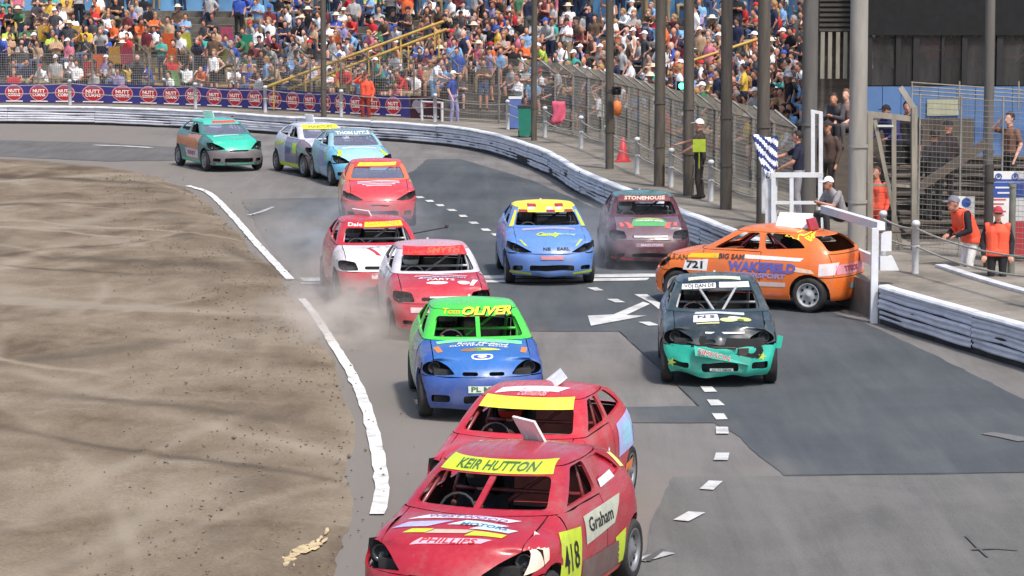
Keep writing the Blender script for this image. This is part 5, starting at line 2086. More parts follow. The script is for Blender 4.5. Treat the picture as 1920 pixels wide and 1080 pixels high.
tag(sg, 'small white notice with a blue shape hanging on the mesh fence', 'sign')
a, b = AT(1786, 411, 51.6), AT(1828, 368, 51.6)
mb = MB(); mb.box(((a.x + b.x) / 2, 51.6, (a.z + b.z) / 2), (b.x - a.x, 0.012, b.z - a.z)); child(mb.build('panel', M_NW), sg)
mb = MB(); c = AT(1812, 380, 51.58); mb.lathe([(0.085, 0), (0.001, -0.004)], 12, 'y', (c.x, 51.588, c.z)); child(mb.build('blue_shape', M_NB), sg)

# white gate beams and end post -------------------------------------------------------------
wg = empty('white_gate', G(1650, 590))
tag(wg, 'white painted steel gate beams and end post behind the orange car', 'gate')
p0 = OUT.off(S_GATE1 - 0.02, 0.02)
M_GW = mat('gate_white', (0.74, 0.75, 0.77), rough=0.5, var=0.06, dirt=0.3, dirtcol=(0.35, 0.33, 0.31))
PB, PA = AT(1652, 424, p0.y + 0.5), AT(1545, 392, p0.y + 4.2)
mb = MB(); mb.bar(PB, PA, 0.13, 0.13); child(mb.build('beam', M_GW), wg)
PB2, PA2 = AT(1648, 492, p0.y + 0.5), AT(1600, 472, p0.y + 3.0)
mb = MB(); mb.bar(PB2, PA2, 0.08, 0.17); child(mb.build('lower_beam', M_GW), wg)
mb = MB(); a, b = AT(1638, 608, p0.y + 0.05), AT(1638, 428, p0.y + 0.05); mb.box(((a.x), a.y, (b.z - 0.02) / 2), (0.11, 0.13, b.z + 0.02)); child(mb.build('end_post', M_GW), wg)
mb = MB(); c = AT(1661, 452, p0.y + 0.45); mb.box(c, (0.17, 0.14, 0.32)); child(mb.build('end_plate', M_GW), wg)
c = AT(1663, 490, p0.y + 0.45)
mb = MB(); mb.add([c + Vector(v) for v in ((-0.12, -0.1, -0.14), (0.19, -0.1, -0.14), (0.19, 0.1, -0.14), (-0.12, 0.1, -0.14), (-0.12, -0.1, 0.09), (0.08, -0.1, 0.09), (0.08, 0.1, 0.09), (-0.12, 0.1, 0.09))],
    [(3, 2, 1, 0), (4, 5, 6, 7), (0, 1, 5, 4), (1, 2, 6, 5), (2, 3, 7, 6), (3, 0, 4, 7)]); child(mb.build('foot_plate', M_GW), wg)
mb = MB(); mb.tube([AT(1640, 434, p0.y + 0.3), AT(1688, 435, p0.y + 0.6)], 0.02, 8); child(mb.build('latch_bar', mat('rusty_bar', (0.10, 0.06, 0.045), rough=0.8)), wg)

# flag marshal's rostrum ---------------------------------------------------------------------
RY = 56.2
ro = empty('rostrum', AT(1495, 430, RY))
tag(ro, 'white tubular rostrum with a guard frame around the flag marshal', 'rostrum')
def rbar(name, p, q, w=0.09, Y1=RY, Y2=RY, m=M_GW):
    mb = MB()
    mb.bar(AT(*p, Y1), AT(*q, Y2), w, w)
    child(mb.build(name, m), ro)
for x in (1450, 1484, 1538):
    rbar('upright', (x, 326), (x, 440), 0.085 if x != 1484 else 0.075)
rbar('top_rail', (1445, 328), (1543, 328))
rbar('lower_rail', (1450, 380), (1543, 380), 0.06)
rbar('side_rail', (1445, 328), (1432, 318), 0.08, RY, RY + 1.0)
rbar('side_upright', (1432, 318), (1432, 400), 0.08, RY + 1.0, RY + 1.0)
rbar('back_upright', (1524, 208), (1524, 330), 0.075, RY + 1.0, RY + 1.0)
rbar('back_upright', (1539, 210), (1539, 330), 0.075, RY + 1.0, RY + 1.0)
rbar('top_rail', (1520, 208), (1541, 212), 0.06, RY + 1.0, RY + 1.0)
c = AT(1495, 432, RY + 0.5)
mb = MB(); mb.box((c.x, RY + 0.5, 0.78), (1.02, 1.0, 0.06)); child(mb.build('deck', M_POST), ro)
mb = MB(); mb.box((c.x, RY + 0.55, 0.38), (0.9, 0.8, 0.72)); child(mb.build('plinth', M_POST), ro)
a, b = AT(1441, 420, RY + 0.02), AT(1452, 335, RY + 0.02)
mb = MB(); mb.box(((a.x + b.x) / 2, RY + 0.06, (a.z + b.z) / 2), (b.x - a.x + 0.12, 0.02, b.z - a.z)); child(mb.build('side_panel', M_POST), ro)

# small things on the bank ---------------------------------------------------------------------
def bin_(label, px, py, h, r, m, lid):
    p = G(px, py, BZ)
    root = empty('wheelie_bin', p)
    tag(root, label, 'bin')
    mb = MB()
    for z0, z1, s0, s1 in ((0.04, h, 0.8, 1.0),):
        vs = []
        for z, s in ((z0, s0), (z1, s1)):
            vs += [(x * r * s, y * r * s, z) for x, y in ((-1, -0.9), (1, -0.9), (1, 0.9), (-1, 0.9))]
        mb.add(vs, [(3, 2, 1, 0), (4, 5, 6, 7), (0, 1, 5, 4), (1, 2, 6, 5), (2, 3, 7, 6), (3, 0, 4, 7)])
    mb.build('tub', m, root)
    mb = MB(); mb.box((0, 0, h + 0.03), (r * 2.12, r * 1.95, 0.06)); mb.build('lid', lid, root)
    for s in (-1, 1):
        mb = MB(); mb.lathe([(0.001, -0.03), (0.10, -0.03), (0.10, 0.03), (0.001, 0.03)], 12, 'x', (s * r * 0.8, r * 0.75, 0.10)); mb.build('wheel', M_RUBBER, root)
    return root
bin_('green wheelie bin with black lid behind the rope fence', 984, 257, 0.86, 0.20, mat('bin_green', srgb(40, 124, 104), rough=0.5, var=0.1), M_DARK)
bin_('blue bin with white lid beside the green wheelie bin', 966, 242, 0.92, 0.19, mat('bin_blue', srgb(92, 116, 176), rough=0.5, var=0.1), M_WHITE)
p = G(1168, 303, BZ)
cn = empty('traffic_cone', p)
tag(cn, 'tall red traffic cone on the bank beside a wooden pole', 'cone')
M_CONE = mat('cone_red', srgb(206, 70, 74), rough=0.5, var=0.08)
mb = MB(); mb.box((0, 0, 0.02), (0.40, 0.40, 0.04)); mb.build('base', M_CONE, cn)
mb = MB(); mb.lathe([(0.17, 0.04), (0.03, 0.62), (0.001, 0.63)], 16, 'z'); mb.build('body', M_CONE, cn)
# signals
def signal(label, px, py, Y, col, lit):
    c = AT(px, py, Y)
    root = empty('signal_light', c)
    tag(root, label, 'signal light')
    mb = MB(); mb.box((0, 0, 0), (0.22, 0.14, 0.20)); mb.lathe([(0.085, -0.07), (0.085, -0.15), (0.078, -0.15), (0.078, -0.07)], 14, 'y'); mb.build('housing', M_BLACK, root)
    mb = MB(); mb.lathe([(0.072, -0.075), (0.05, -0.085), (0.001, -0.09)], 14, 'y')
    mb.build('lens', mat('signal_green', (0.05, 1.0, 0.28), emit=7.0, var=0.0) if lit else M_GLASSY, root)
    mb = MB(); mb.bar((0.12, 0.03, 0), (0.20 if lit else -0.2, 0.05, 0), 0.04, 0.04); mb.build('bracket', M_DARK, root)
signal('lit green signal light fixed to a wooden pole', 1278, 161, 66.2, None, True)
signal('unlit black signal box fixed to a wooden pole above the cone', 1156, 170, 72.5, None, False)
# orange float and pink cloth, hung on the fence
mb = MB(); c = AT(1157, 203, 73.5); mb.lathe([(0.001, 0.20), (0.09, 0.16), (0.12, 0.0), (0.09, -0.16), (0.001, -0.20)], 12, 'z', c)
mb.tube([c + Vector((0, 0, 0.2)), c + Vector((0, 0, 0.45))], 0.01, 5)
tag(mb.build('orange_float', mat('float_orange', srgb(222, 122, 62), rough=0.6)), 'orange float hung on the fence right of a wooden pole', 'float')
mb = MB()
n = 7
vs = []
c = AT(1047, 190, 82.5)
for j in range(n):
    for i in range(n):
        u, v = i / (n - 1), j / (n - 1)
        vs.append(c + Vector(((u - 0.5) * 0.36 + 0.08 * v * math.sin(v * 4), 0.05 * math.sin(u * 7 + v * 3), -v * 0.66 * (1 - 0.2 * abs(u - 0.5)))))
mb.add(vs, [(j * n + i, j * n + i + 1, (j + 1) * n + i + 1, (j + 1) * n + i) for j in range(n - 1) for i in range(n - 1)], smooth=True)
pf = mb.build('cloth', mat('pink_cloth', srgb(214, 92, 118), rough=0.8), fix=False)
sd_ = pf.modifiers.new('t', 'SOLIDIFY'); sd_.thickness = 0.006
tag(pf, 'pink cloth hanging on the catch fence right of the green bin', 'cloth')
# ------------------------------------------------------------------ the field of cars
W_ = vinyl(236, 236, 236); K_ = vinyl(18, 18, 20); Y_ = vinyl(250, 226, 60); YG = vinyl(196, 216, 52); RD = vinyl(206, 44, 50); CY = vinyl(190, 222, 232); LV_ = vinyl(176, 178, 224)
OR_ = vinyl(240, 130, 50); PK = vinyl(232, 170, 178); GN = vinyl(70, 160, 92); BE = vinyl(196, 180, 160); GR = vinyl(150, 148, 150); PU = vinyl(104, 100, 178)
M_SCREEN = mat('windscreen_glass', srgb(132, 136, 160), rough=0.15, var=0.15, scale=2, alpha=0.55, dirt=0.3)
def plate(c, m, z0, z1, w=0.26, y=0.0, name='number_plate'):
    return c.quad(name, [(y - w, z0), (y + w, z0), (y + w, z1), (y - w, z1)], 'front', m, 8, 0.010)
def screen(c):
    cz = c.S['cowl']
    return c.quad('windscreen', [(-0.60, cz + 0.045), (0.60, cz + 0.045), (0.52, cz + 0.28), (-0.52, cz + 0.28)], 'front', M_SCREEN, 12, -0.015)
def driver(c, helmet, suit, label, helmetname):
    m = Matrix.Translation(c.root.location) @ Matrix.Rotation(c.root.rotation_euler.z, 4, 'Z') @ Matrix.Scale(c.root.scale.x, 4)
    p = m @ Vector((-0.36, -0.33, -0.03))
    o = person(label, 'drive', p, c.root.rotation_euler.z, cloth(*suit), cloth(*suit), 'helmet', mat('helmet_%d_%d_%d' % helmet, srgb(*helmet), rough=0.25, var=0.05), SKINS[0], None, 0.97 * c.root.scale.x, 'drivers in the cars', 'long', faces=1500, voxel=0.02)
    H = Vector(o['H'])
    v = link_mesh('visor', head_mesh('visor'), o, [M_GLASSY])
    v.location = H
    return o
def lean_board(c, rx, rz, m=None, size=None, loc=None):
    c.board.rotation_euler = (rx, 0, rz)
def crumple(o, amp, x0, seed):
    '''bend the front of one panel out of shape'''
    o.data = o.data.copy()
    for v in o.data.vertices:
        w = max(0.0, min(1.0, (v.co.x - x0) / 0.25))
        q = v.co * 4.0 + Vector((seed, seed, 0))
        v.co += Vector((noise.noise(q), 0.5 * noise.noise(q + Vector((9, 0, 0))), noise.noise(q + Vector((0, 9, 0))))) * amp * w
def mk(label, style, px, py, yaw, colors, base, **kw):
    loc, rz = car_at(px, py, yaw, STYLES[style]['nose'])
    car = Car('racing_car', label, style, loc, rz, colors, base, **kw)
    crumple(car.obj['front_bumper'], 0.018, 1.25, px * 0.37)
    for q in ('front_wing_left', 'front_wing_right'):
        crumple(car.obj[q], 0.024, 0.75, px * 0.61 + len(q))
    for q in ('door_left', 'door_right'):
        crumple(car.obj[q], 0.012, -0.38, px * 0.23 + len(q))
    return car
def set_board(c, x, y, w, h, rx=0.0, rz=0.0, m=None):
    """number board on the roof: replaced by one of this size, tilt and place"""
    c.board.data.clear_geometry()
    z = c.S['roof']
    mb = MB()
    rot = Matrix.Rotation(rz, 3, 'Z') @ Matrix.Rotation(rx, 3, 'X')
    mb.box(Vector((x, y, z - 0.01)) + rot @ Vector((0, 0, h / 2)), (w, 0.022, h), rot)
    for s in (-1, 1):
        mb.bar(Vector((x, y, z - 0.03)) + rot @ Vector((s * w * 0.3, 0, 0)), Vector((x, y, z)) + rot @ Vector((s * w * 0.3, 0, h * 0.5)), 0.03, 0.03)
    bpy.data.objects.remove(c.board)
    c.board = c.add('roof_board', mb, m or M_WHITE)

RED, RED2, MAR = paint(172, 30, 46), paint(196, 36, 48), paint(80, 24, 36)
REDP = paint(186, 44, 58)

# 1 leading red car -----------------------------------------------------------------------------
c = mk('leading red hatchback with yellow green sunstrip and lime panel on its side', 'wedge', 822, 1212, -19, {}, RED, scale=1.05, cage=paint(120, 40, 44), bar=RED, inner=mat('lining_red', (0.07, 0.018, 0.018), rough=0.7, var=0.3))
c.strip(YG, 0.285, 0.375)
c.text('sunstrip_lettering', 'KEIR HUTTON', 'front', (0, c.S['cowl'] + 0.328), 0.085, vinyl(70, 104, 52), shear=0.25, width=0.74, bold=0.02)
Q = lambda nm, pts, m, mode='top', n=8: c.quad(nm, pts, mode, m, n)
Q('bonnet_stripe', [(-0.52, 1.06), (0.36, 1.02), (0.46, 0.93), (-0.36, 0.96)], vinyl(226, 212, 226))
Q('bonnet_stripe', [(-0.60, 1.24), (-0.28, 1.22), (-0.08, 1.10), (-0.48, 1.13)], LV_)
Q('bonnet_stripe', [(-0.12, 1.18), (0.30, 1.16), (0.40, 1.08), (0.02, 1.08)], CY)
Q('bonnet_stripe', [(0.10, 1.24), (0.44, 1.22), (0.50, 1.14), (0.22, 1.15)], CY)
Q('bonnet_stripe', [(-0.46, 1.34), (-0.26, 1.33), (-0.20, 1.26), (-0.40, 1.27)], YG)
Q('bonnet_stripe', [(-0.26, 1.34), (0.10, 1.32), (0.16, 1.26), (-0.19, 1.27)], BE)
Q('bonnet_stripe', [(0.10, 1.36), (0.42, 1.33), (0.44, 1.26), (0.16, 1.27)], YG)
Q('bonnet_stripe', [(-0.34, 1.49), (0.28, 1.46), (0.36, 1.39), (-0.26, 1.41)], vinyl(220, 176, 190))
c.text('bonnet_lettering', 'PHILLIPS', 'top', (-0.02, 1.445), 0.085, RD, shear=0.2, width=0.50)
c.text('bonnet_lettering', 'WESTWOOD', 'top', (0.0, 1.00), 0.085, vinyl(150, 120, 160), shear=0.2, width=0.70)
c.text('bonnet_lettering', 'MOTORS', 'top', (0.20, 1.16), 0.075, vinyl(90, 110, 140), shear=0.2, width=0.42)
Q('side_panel', [(1.02, 0.40), (0.42, 0.30), (0.34, 0.80), (0.86, 0.84)], YG, 'left')
Q('side_panel', [(0.40, 0.26), (-0.78, 0.24), (-0.72, 0.48), (0.34, 0.50)], vinyl(110, 86, 82), 'left')
Q('side_panel', [(0.24, 0.62), (-0.60, 0.66), (-0.86, 0.88), (0.22, 0.86)], vinyl(186, 188, 170), 'left')
Q('side_panel', [(-0.78, 0.26), (-0.92, 0.26), (-0.92, 0.56), (-0.62, 0.52)], YG, 'left')
Q('wing_panel', [(1.52, 0.60), (1.20, 0.68), (1.06, 0.88), (1.36, 0.80)], vinyl(238, 206, 186), 'left')
Q('sill_stripe', [(0.74, 0.185), (-0.88, 0.185), (-0.88, 0.24), (0.74, 0.24)], vinyl(232, 96, 84), 'left')
c.text('side_lettering', '418', 'left', (0.64, 0.58), 0.34, K_, shear=-0.2, width=0.42)
c.text('side_lettering', 'Graham', 'left', (-0.22, 0.76), 0.17, K_, width=0.70, shear=-0.1)
cz = c.S['cowl']
mb = MB(); mb.add(c.project([(-0.44, cz + 0.05), (-1.14, cz + 0.09), (-0.98, cz + 0.30), (-0.42, cz + 0.32)], 'left', -0.015), [(0, 1, 2, 3)]); c.add('window_panel', mb, RED)
Q('pillar_patch', [(-1.20, cz + 0.12), (-1.36, cz + 0.10), (-1.24, cz + 0.24), (-1.10, cz + 0.26)], vinyl(232, 226, 130), 'left')
Q('window_patch', [(-0.46, cz + 0.06), (-0.92, cz + 0.08), (-0.86, cz + 0.15), (-0.46, cz + 0.13)], W_, 'left')
set_board(c, -0.75, 0.02, 0.36, 0.25, 0.55, 0.9)
driver(c, (60, 60, 66), (40, 36, 40), 'driver with dark helmet in the leading red car', 'dark')
lead = c

# 2 second red car -------------------------------------------------------------------------------
c = mk('second red hatchback with plain yellow sunstrip close behind the leading red car', 'wedge', 916, 1024, -15, {}, RED2, cage=paint(130, 44, 46), inner=mat('lining_red', (0.07, 0.018, 0.018), rough=0.7, var=0.3))
Q = lambda nm, pts, m, mode='top', n=8: c.quad(nm, pts, mode, m, n)
c.strip(vinyl(252, 238, 70), 0.255, 0.355, 0.50)
c.text('roof_lettering', 'Edmunds', 'front', (0.02, c.S['cowl'] + 0.385), 0.06, PK, shear=0.4, width=0.32)
Q('roof_patch', [(-0.40, 0.10), (0.28, 0.04), (0.36, -0.20), (-0.36, -0.10)], W_)
Q('side_panel', [(-0.55, 0.55), (-1.55, 0.60), (-1.60, 0.98), (-0.62, 0.90)], LV_, 'left')
Q('side_panel', [(-0.75, 0.62), (-1.20, 0.64), (-1.24, 0.90), (-0.80, 0.86)], vinyl(150, 206, 226), 'left')
Q('side_panel', [(-1.28, 0.60), (-1.58, 0.62), (-1.60, 0.80), (-1.30, 0.78)], PU, 'left')
Q('side_stripe', [(-0.9, 0.30), (-1.60, 0.32), (-1.60, 0.46), (-0.9, 0.42)], OR_, 'left')
c.text('side_lettering', '76', 'left', (0.1, 0.60), 0.36, W_, width=0.5)
Q('bonnet_stripe', [(-0.40, 1.1), (0.40, 1.06), (0.46, 0.96), (-0.30, 1.0)], W_)
set_board(c, -0.50, 0.05, 0.62, 0.20, -0.9, 0.35)
driver(c, (200, 60, 50), (60, 40, 40), 'driver with red helmet in the second red car', 'red')
# 3 green and blue car ---------------------------------------------------------------------------
BLU, BLU2, GRN = paint(46, 104, 176), paint(50, 84, 158), paint(72, 208, 66)
c = mk('hatchback with bright green roof and blue bonnet and nose', 'oval', 908, 793, 5, {'bonnet': BLU, 'front_bumper': BLU2, 'front_wing': BLU2, 'door': paint(66, 120, 130), 'body_shell': GRN, 'roof': GRN, 'rear_bumper': BLU2}, GRN, cage=GRN, bar=GRN, rim=M_DARK, board=True)
cz = c.S['cowl']
c.text('sunstrip_lettering', 'OLIVER', 'front', (0.13, cz + 0.322), 0.115, Y_, shear=0.35, bold=0.04, width=0.66)
c.text('sunstrip_edging', 'OLIVER', 'front', (0.145, cz + 0.316), 0.118, K_, shear=0.35, bold=0.045, width=0.67, lift=0.004)  # printed black edging of the yellow name
c.text('sunstrip_lettering', 'Tom', 'front', (-0.33, cz + 0.318), 0.085, vinyl(206, 186, 40), shear=0.35, bold=0.03, width=0.22)
c.quad('scuttle_band', [(-0.55, 0.955), (0.55, 0.955), (0.56, 0.84), (-0.56, 0.84)], 'top', vinyl(130, 226, 170), 10)
c.text('bonnet_lettering', 'Ross Midland', 'top', (0.02, 1.04), 0.11, W_, shear=0.35, width=0.68, bold=0.025)
c.text('bonnet_lettering', 'CUTTING  EDGE', 'top', (-0.03, 1.125), 0.075, W_, shear=0.1, width=0.76, bold=0.02)
c.blob('bonnet_emblem', (0.02, 1.245), 0.15, 0.06, 'top', vinyl(128, 150, 60))
c.blob('bonnet_emblem', (-0.16, 1.26), 0.11, 0.045, 'top', vinyl(150, 110, 70))
c.blob('bonnet_emblem', (0.12, 1.245), 0.13, 0.035, 'top', vinyl(206, 214, 90), lift=0.007)
c.blob('badge', (0.0, 1.425), 0.14, 0.055, 'top', W_, power=3)
c.blob('badge', (0.0, 1.425), 0.115, 0.036, 'top', paint(60, 90, 170), lift=0.007, power=3)
c.blob('badge', (0.0, 1.425), 0.06, 0.022, 'top', W_, lift=0.010)
for s in (-1, 1):
    c.quad('orange_stripe', [(s * 0.535 - 0.03, 1.27), (s * 0.535 + 0.04, 1.27), (s * 0.575 + 0.035, 1.06), (s * 0.575 - 0.035, 1.06)], 'top', OR_, 4)
plate(c, vinyl(216, 226, 206), 0.385, 0.47, 0.20)
c.text('number_plate_lettering', 'PL MK', 'front', (0, 0.428), 0.085, vinyl(46, 110, 76), bold=0.03, width=0.34, lift=0.014)
set_board(c, -0.9, 0.0, 0.02, 0.02)
driver(c, (30, 30, 34), (36, 36, 44), 'driver with black helmet in the green and blue car', 'black')
# 4 battered dark green car with turquoise bumper ---------------------------------------------------
SL, TQ = paint(52, 66, 68), paint(40, 184, 160)
c = mk('battered dark grey green hatchback with torn turquoise front bumper', 'oval', 1350, 728, -2, {'front_bumper': TQ, 'bonnet': paint(40, 50, 54)}, SL, cage=paint(170, 170, 172), vbars=True, rim=M_DARK)
cz = c.S['cowl']
c.strip(paint(20, 36, 46), 0.265, 0.385, 0.49)
c.quad('sunstrip_panel', [(-0.50, cz + 0.268), (-0.02, cz + 0.300), (-0.02, cz + 0.358), (-0.49, cz + 0.330)], 'front', W_, 8, 0.009)
c.quad('sunstrip_panel', [(0.03, cz + 0.302), (0.46, cz + 0.302), (0.45, cz + 0.364), (0.03, cz + 0.364)], 'front', W_, 8, 0.009)
c.text('sunstrip_lettering', 'VOJ DAN DE', 'front', (-0.25, cz + 0.315), 0.055, K_, bold=0.02, width=0.42, lift=0.013, rot=0.06)
c.quad('roof_stripe', [(-0.40, 0.08), (0.34, 0.06), (0.34, -0.12), (-0.40, -0.08)], 'top', vinyl(226, 226, 190), 8)
c.quad('bonnet_panel', [(-0.34, 0.98), (0.36, 0.96), (0.36, 0.86), (-0.32, 0.88)], 'top', vinyl(206, 212, 222), 8)
c.quad('bonnet_panel', [(-0.36, 1.30), (0.0, 1.28), (-0.02, 1.02), (-0.35, 1.04)], 'top', W_, 6)
c.text('bonnet_lettering', 'N S', 'top', (-0.18, 1.13), 0.14, vinyl(70, 76, 96), bold=0.03, width=0.24)
c.quad('bonnet_stripe', [(-0.32, 1.36), (0.0, 1.34), (0.0, 1.31), (-0.32, 1.33)], 'top', vinyl(214, 214, 150), 6)
for y, x, rx_, ry_, m in ((0.12, 1.22, 0.11, 0.07, vinyl(214, 220, 150)), (0.24, 1.14, 0.12, 0.09, vinyl(226, 230, 190)), (0.36, 1.15, 0.09, 0.08, vinyl(206, 214, 120)), (0.30, 1.20, 0.05, 0.05, vinyl(96, 104, 40))):
    c.blob('bonnet_emblem', (y, x), rx_, ry_, 'top', m, lift=0.004 + 0.003 * (rx_ < 0.1))
c.quad('nose_chrome', [(-0.20, 0.728), (0.34, 0.728), (0.34, 0.748), (-0.20, 0.748)], 'front', W_, 8)
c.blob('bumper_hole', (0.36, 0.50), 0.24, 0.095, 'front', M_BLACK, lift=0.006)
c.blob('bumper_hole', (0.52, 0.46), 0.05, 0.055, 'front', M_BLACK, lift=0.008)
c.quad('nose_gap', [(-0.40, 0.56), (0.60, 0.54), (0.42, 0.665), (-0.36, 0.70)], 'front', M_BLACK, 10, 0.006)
mb = MB()
P0 = c.project([(-0.34, 0.555), (0.40, 0.415), (0.38, 0.325), (-0.32, 0.445)], 'front', 0.075)
P1 = c.project([(-0.34, 0.555), (0.40, 0.415), (0.38, 0.325), (-0.32, 0.445)], 'front', 0.03)
mb.add(P0 + P1, [(0, 1, 2, 3), (7, 6, 5, 4), (0, 4, 5, 1), (1, 5, 6, 2), (2, 6, 7, 3), (3, 7, 4, 0)])
c.add('torn_bumper_strip', mb, TQ)
c.text('bumper_lettering', 'SIMPSON', 'front', (-0.08, 0.455), 0.085, vinyl(236, 206, 206), bold=0.04, width=0.42, lift=0.078, rot=-0.20)
c.text('bumper_lettering', 'SIMPSON', 'front', (-0.08, 0.455), 0.080, vinyl(196, 70, 84), bold=0.0, width=0.41, lift=0.082, rot=-0.20)
mb = MB(); mb.box((1.66, 0.30, 0.50), (0.10, 0.16, 0.10), Matrix.Rotation(0.5, 3, 'Z')); mb.tube([(1.70, -0.10, 0.56), (1.74, 0.22, 0.555)], 0.016, 6); c.add('crumpled_bracket', mb, mat('rust_metal', (0.09, 0.07, 0.06), rough=0.6, metal=0.4, var=0.4))
mb = MB(); mb.add([(1.32, 0.78, 0.50), (1.26, 0.86, 0.50), (1.24, 0.89, 0.66), (1.30, 0.81, 0.68), (1.18, 0.79, 0.50), (1.18, 0.86, 0.50), (1.16, 0.89, 0.65), (1.18, 0.82, 0.67)],
    [(0, 1, 2, 3), (7, 6, 5, 4), (0, 4, 5, 1), (1, 5, 6, 2), (2, 6, 7, 3), (3, 7, 4, 0)]); c.add('bent_wing_flap', mb, TQ)
plate(c, vinyl(206, 214, 210), 0.235, 0.275, 0.16, 0.02)
c.text('number_plate_lettering', 'AS 71 NEW', 'front', (0.02, 0.255), 0.04, vinyl(70, 90, 90), bold=0.02, width=0.28, lift=0.014)
for y, z in ((0.58, 0.42), (-0.66, 0.33)):
    pts = []
    for k in range(10):
        r = 0.065 if k % 2 == 0 else 0.028
        a = 2 * math.pi * k / 10 + 0.3
        pts.append((y + r * math.sin(a), z + r * math.cos(a)))
    mb = MB(); mb.add(c.project([(y, z)] + pts, 'front', 0.008), [(0, 1 + k, 1 + (k + 1) % 10) for k in range(10)]); mb.build('star', vinyl(188, 214, 90), c.root, fix=False)
set_board(c, -0.9, 0.0, 0.02, 0.02)
driver(c, (60, 60, 64), (40, 40, 44), 'driver with grey helmet in the battered turquoise nosed car', 'grey')

crumple(c.obj['bonnet'], 0.055, 1.30, 3.0)
crumple(c.obj['front_bumper'], 0.045, 1.25, 7.0)
crumple(c.obj['front_wing_left'], 0.05, 1.0, 1.0)

# 5 orange car, side on -------------------------------------------------------------------------------
ORA = paint(234, 116, 42)
rear = G(1514, 586)
yaw5 = math.pi - R(29)                 # heading left and away
d = Vector((math.cos(yaw5), math.sin(yaw5), 0))
nrm = Vector((-d.y, d.x, 0))           # its left side, towards the camera
sc5 = 1.01
loc5 = rear - (d * AX_R + nrm * 0.80) * sc5
c = Car('racing_car', 'orange hatchback stopped side on against the guard rail, nose to the left', 'wedge', loc5, yaw5, {}, ORA, cage=paint(150, 40, 60), scale=sc5, inner=mat('lining_orange', (0.16, 0.05, 0.02), rough=0.7, var=0.3), rim=mat('pale_rim', (0.42, 0.42, 0.42), rough=0.5, var=0.2, dirt=0.4))
cz = c.S['cowl']
Q = lambda nm, pts, m, mode='left', n=8: c.quad(nm, pts, mode, m, n)
Q('number_panel', [(1.02, 0.595), (0.58, 0.595), (0.56, 0.79), (0.98, 0.755)], W_)
c.text('number_lettering', '721', 'left', (0.79, 0.685), 0.16, K_, bold=0.04, width=0.30)
Q('wing_stripe', [(0.98, 0.80), (0.34, 0.82), (0.36, 0.90), (0.90, 0.87)], vinyl(236, 190, 40))
c.text('wing_lettering', 'FABIAN', 'left', (1.18, 0.79), 0.11, vinyl(80, 70, 30), bold=0.02, width=0.5, shear=-0.2)
Q('side_stripe', [(-0.10, 0.835), (-1.10, 0.83), (-1.16, 0.885), (-0.10, 0.90)], W_)
c.text('side_lettering', 'WAKEFIELD', 'left', (-0.42, 0.70), 0.20, vinyl(96, 98, 180), bold=0.05, width=1.22, shear=0.1)
c.text('side_lettering', 'MOTORSPORT', 'left', (-0.30, 0.565), 0.11, vinyl(150, 150, 206), bold=0.04, width=1.1, shear=0.1)
c.text('side_lettering', 'BIG SAM', 'left', (0.14, 0.85), 0.11, vinyl(60, 50, 60), bold=0.03, width=0.46)
Q('sill_stripe', [(0.70, 0.37), (-0.85, 0.40), (-0.85, 0.47), (0.70, 0.46)], vinyl(206, 190, 186))
Q('sill_stripe', [(0.66, 0.24), (-0.80, 0.24), (-0.80, 0.30), (0.66, 0.30)], vinyl(232, 120, 84))
Q('rear_panel', [(-1.42, 0.60), (-1.64, 0.62), (-1.66, 0.82), (-1.42, 0.80)], vinyl(230, 214, 214))
Q('arch_patch', [(-1.00, 0.66), (-1.36, 0.64), (-1.30, 0.70), (-1.02, 0.74)], vinyl(240, 206, 180))
c.quad('rear_panel', [(-0.56, 0.62), (0.56, 0.62), (0.56, 0.78), (-0.56, 0.78)], 'rear', vinyl(222, 150, 164), 8)
c.text('rear_lettering', 'SCOTT', 'rear', (0.1, 0.70), 0.12, vinyl(170, 30, 50), bold=0.04, width=0.5)
c.blob('rear_patch', (0.1, 0.42), 0.16, 0.05, 'rear', vinyl(150, 176, 190))
c.text('pillar_lettering', 'HYDES', 'left', (-1.00, c.S['roof'] - 0.06), 0.10, Y_, bold=0.05, width=0.50, rot=-0.42)
set_board(c, -0.70, 0.22, 0.58, 0.34, 0.85, 0.10)
mb = MB(); mb.box((-1.02, 0.10, c.S['roof'] + 0.06), (0.04, 0.34, 0.20), Matrix.Rotation(0.35, 3, 'Y')); c.add('board_stay', mb, paint(170, 30, 50))
driver(c, (206, 206, 200), (96, 60, 52), 'driver with pale helmet in the orange car', 'pale')
# 6 blue car with yellow checks ------------------------------------------------------------------------
B6 = paint(96, 138, 206)
c = mk('light blue hatchback with yellow and red chequered roof front', 'almond', 1036, 537, 4, {'roof': vinyl(240, 222, 70), 'body_shell': B6}, B6, cage=M_DARK)
cz = c.S['cowl']
c.strip(vinyl(238, 224, 60), 0.262, 0.375, 0.50)
for i in range(6):
    y0 = -0.50 + i * 0.167
    if i in (0, 3, 5):
        c.quad('check', [(y0, cz + 0.263), (y0 + 0.165, cz + 0.263), (y0 + 0.16, cz + 0.30), (y0 + 0.005, cz + 0.30)], 'front', vinyl(150, 40, 44), 4, 0.008)
    if i in (1, 4):
        c.quad('check', [(y0, cz + 0.345), (y0 + 0.165, cz + 0.345), (y0 + 0.16, cz + 0.39), (y0 + 0.005, cz + 0.39)], 'front', vinyl(170, 40, 44), 4, 0.008)
    c.quad('check', [(y0, cz + 0.302), (y0 + 0.12, cz + 0.302), (y0 + 0.13, cz + 0.343), (y0 + 0.01, cz + 0.343)], 'front', W_ if i in (1, 3, 4) else vinyl(240, 226, 70), 4, 0.008)
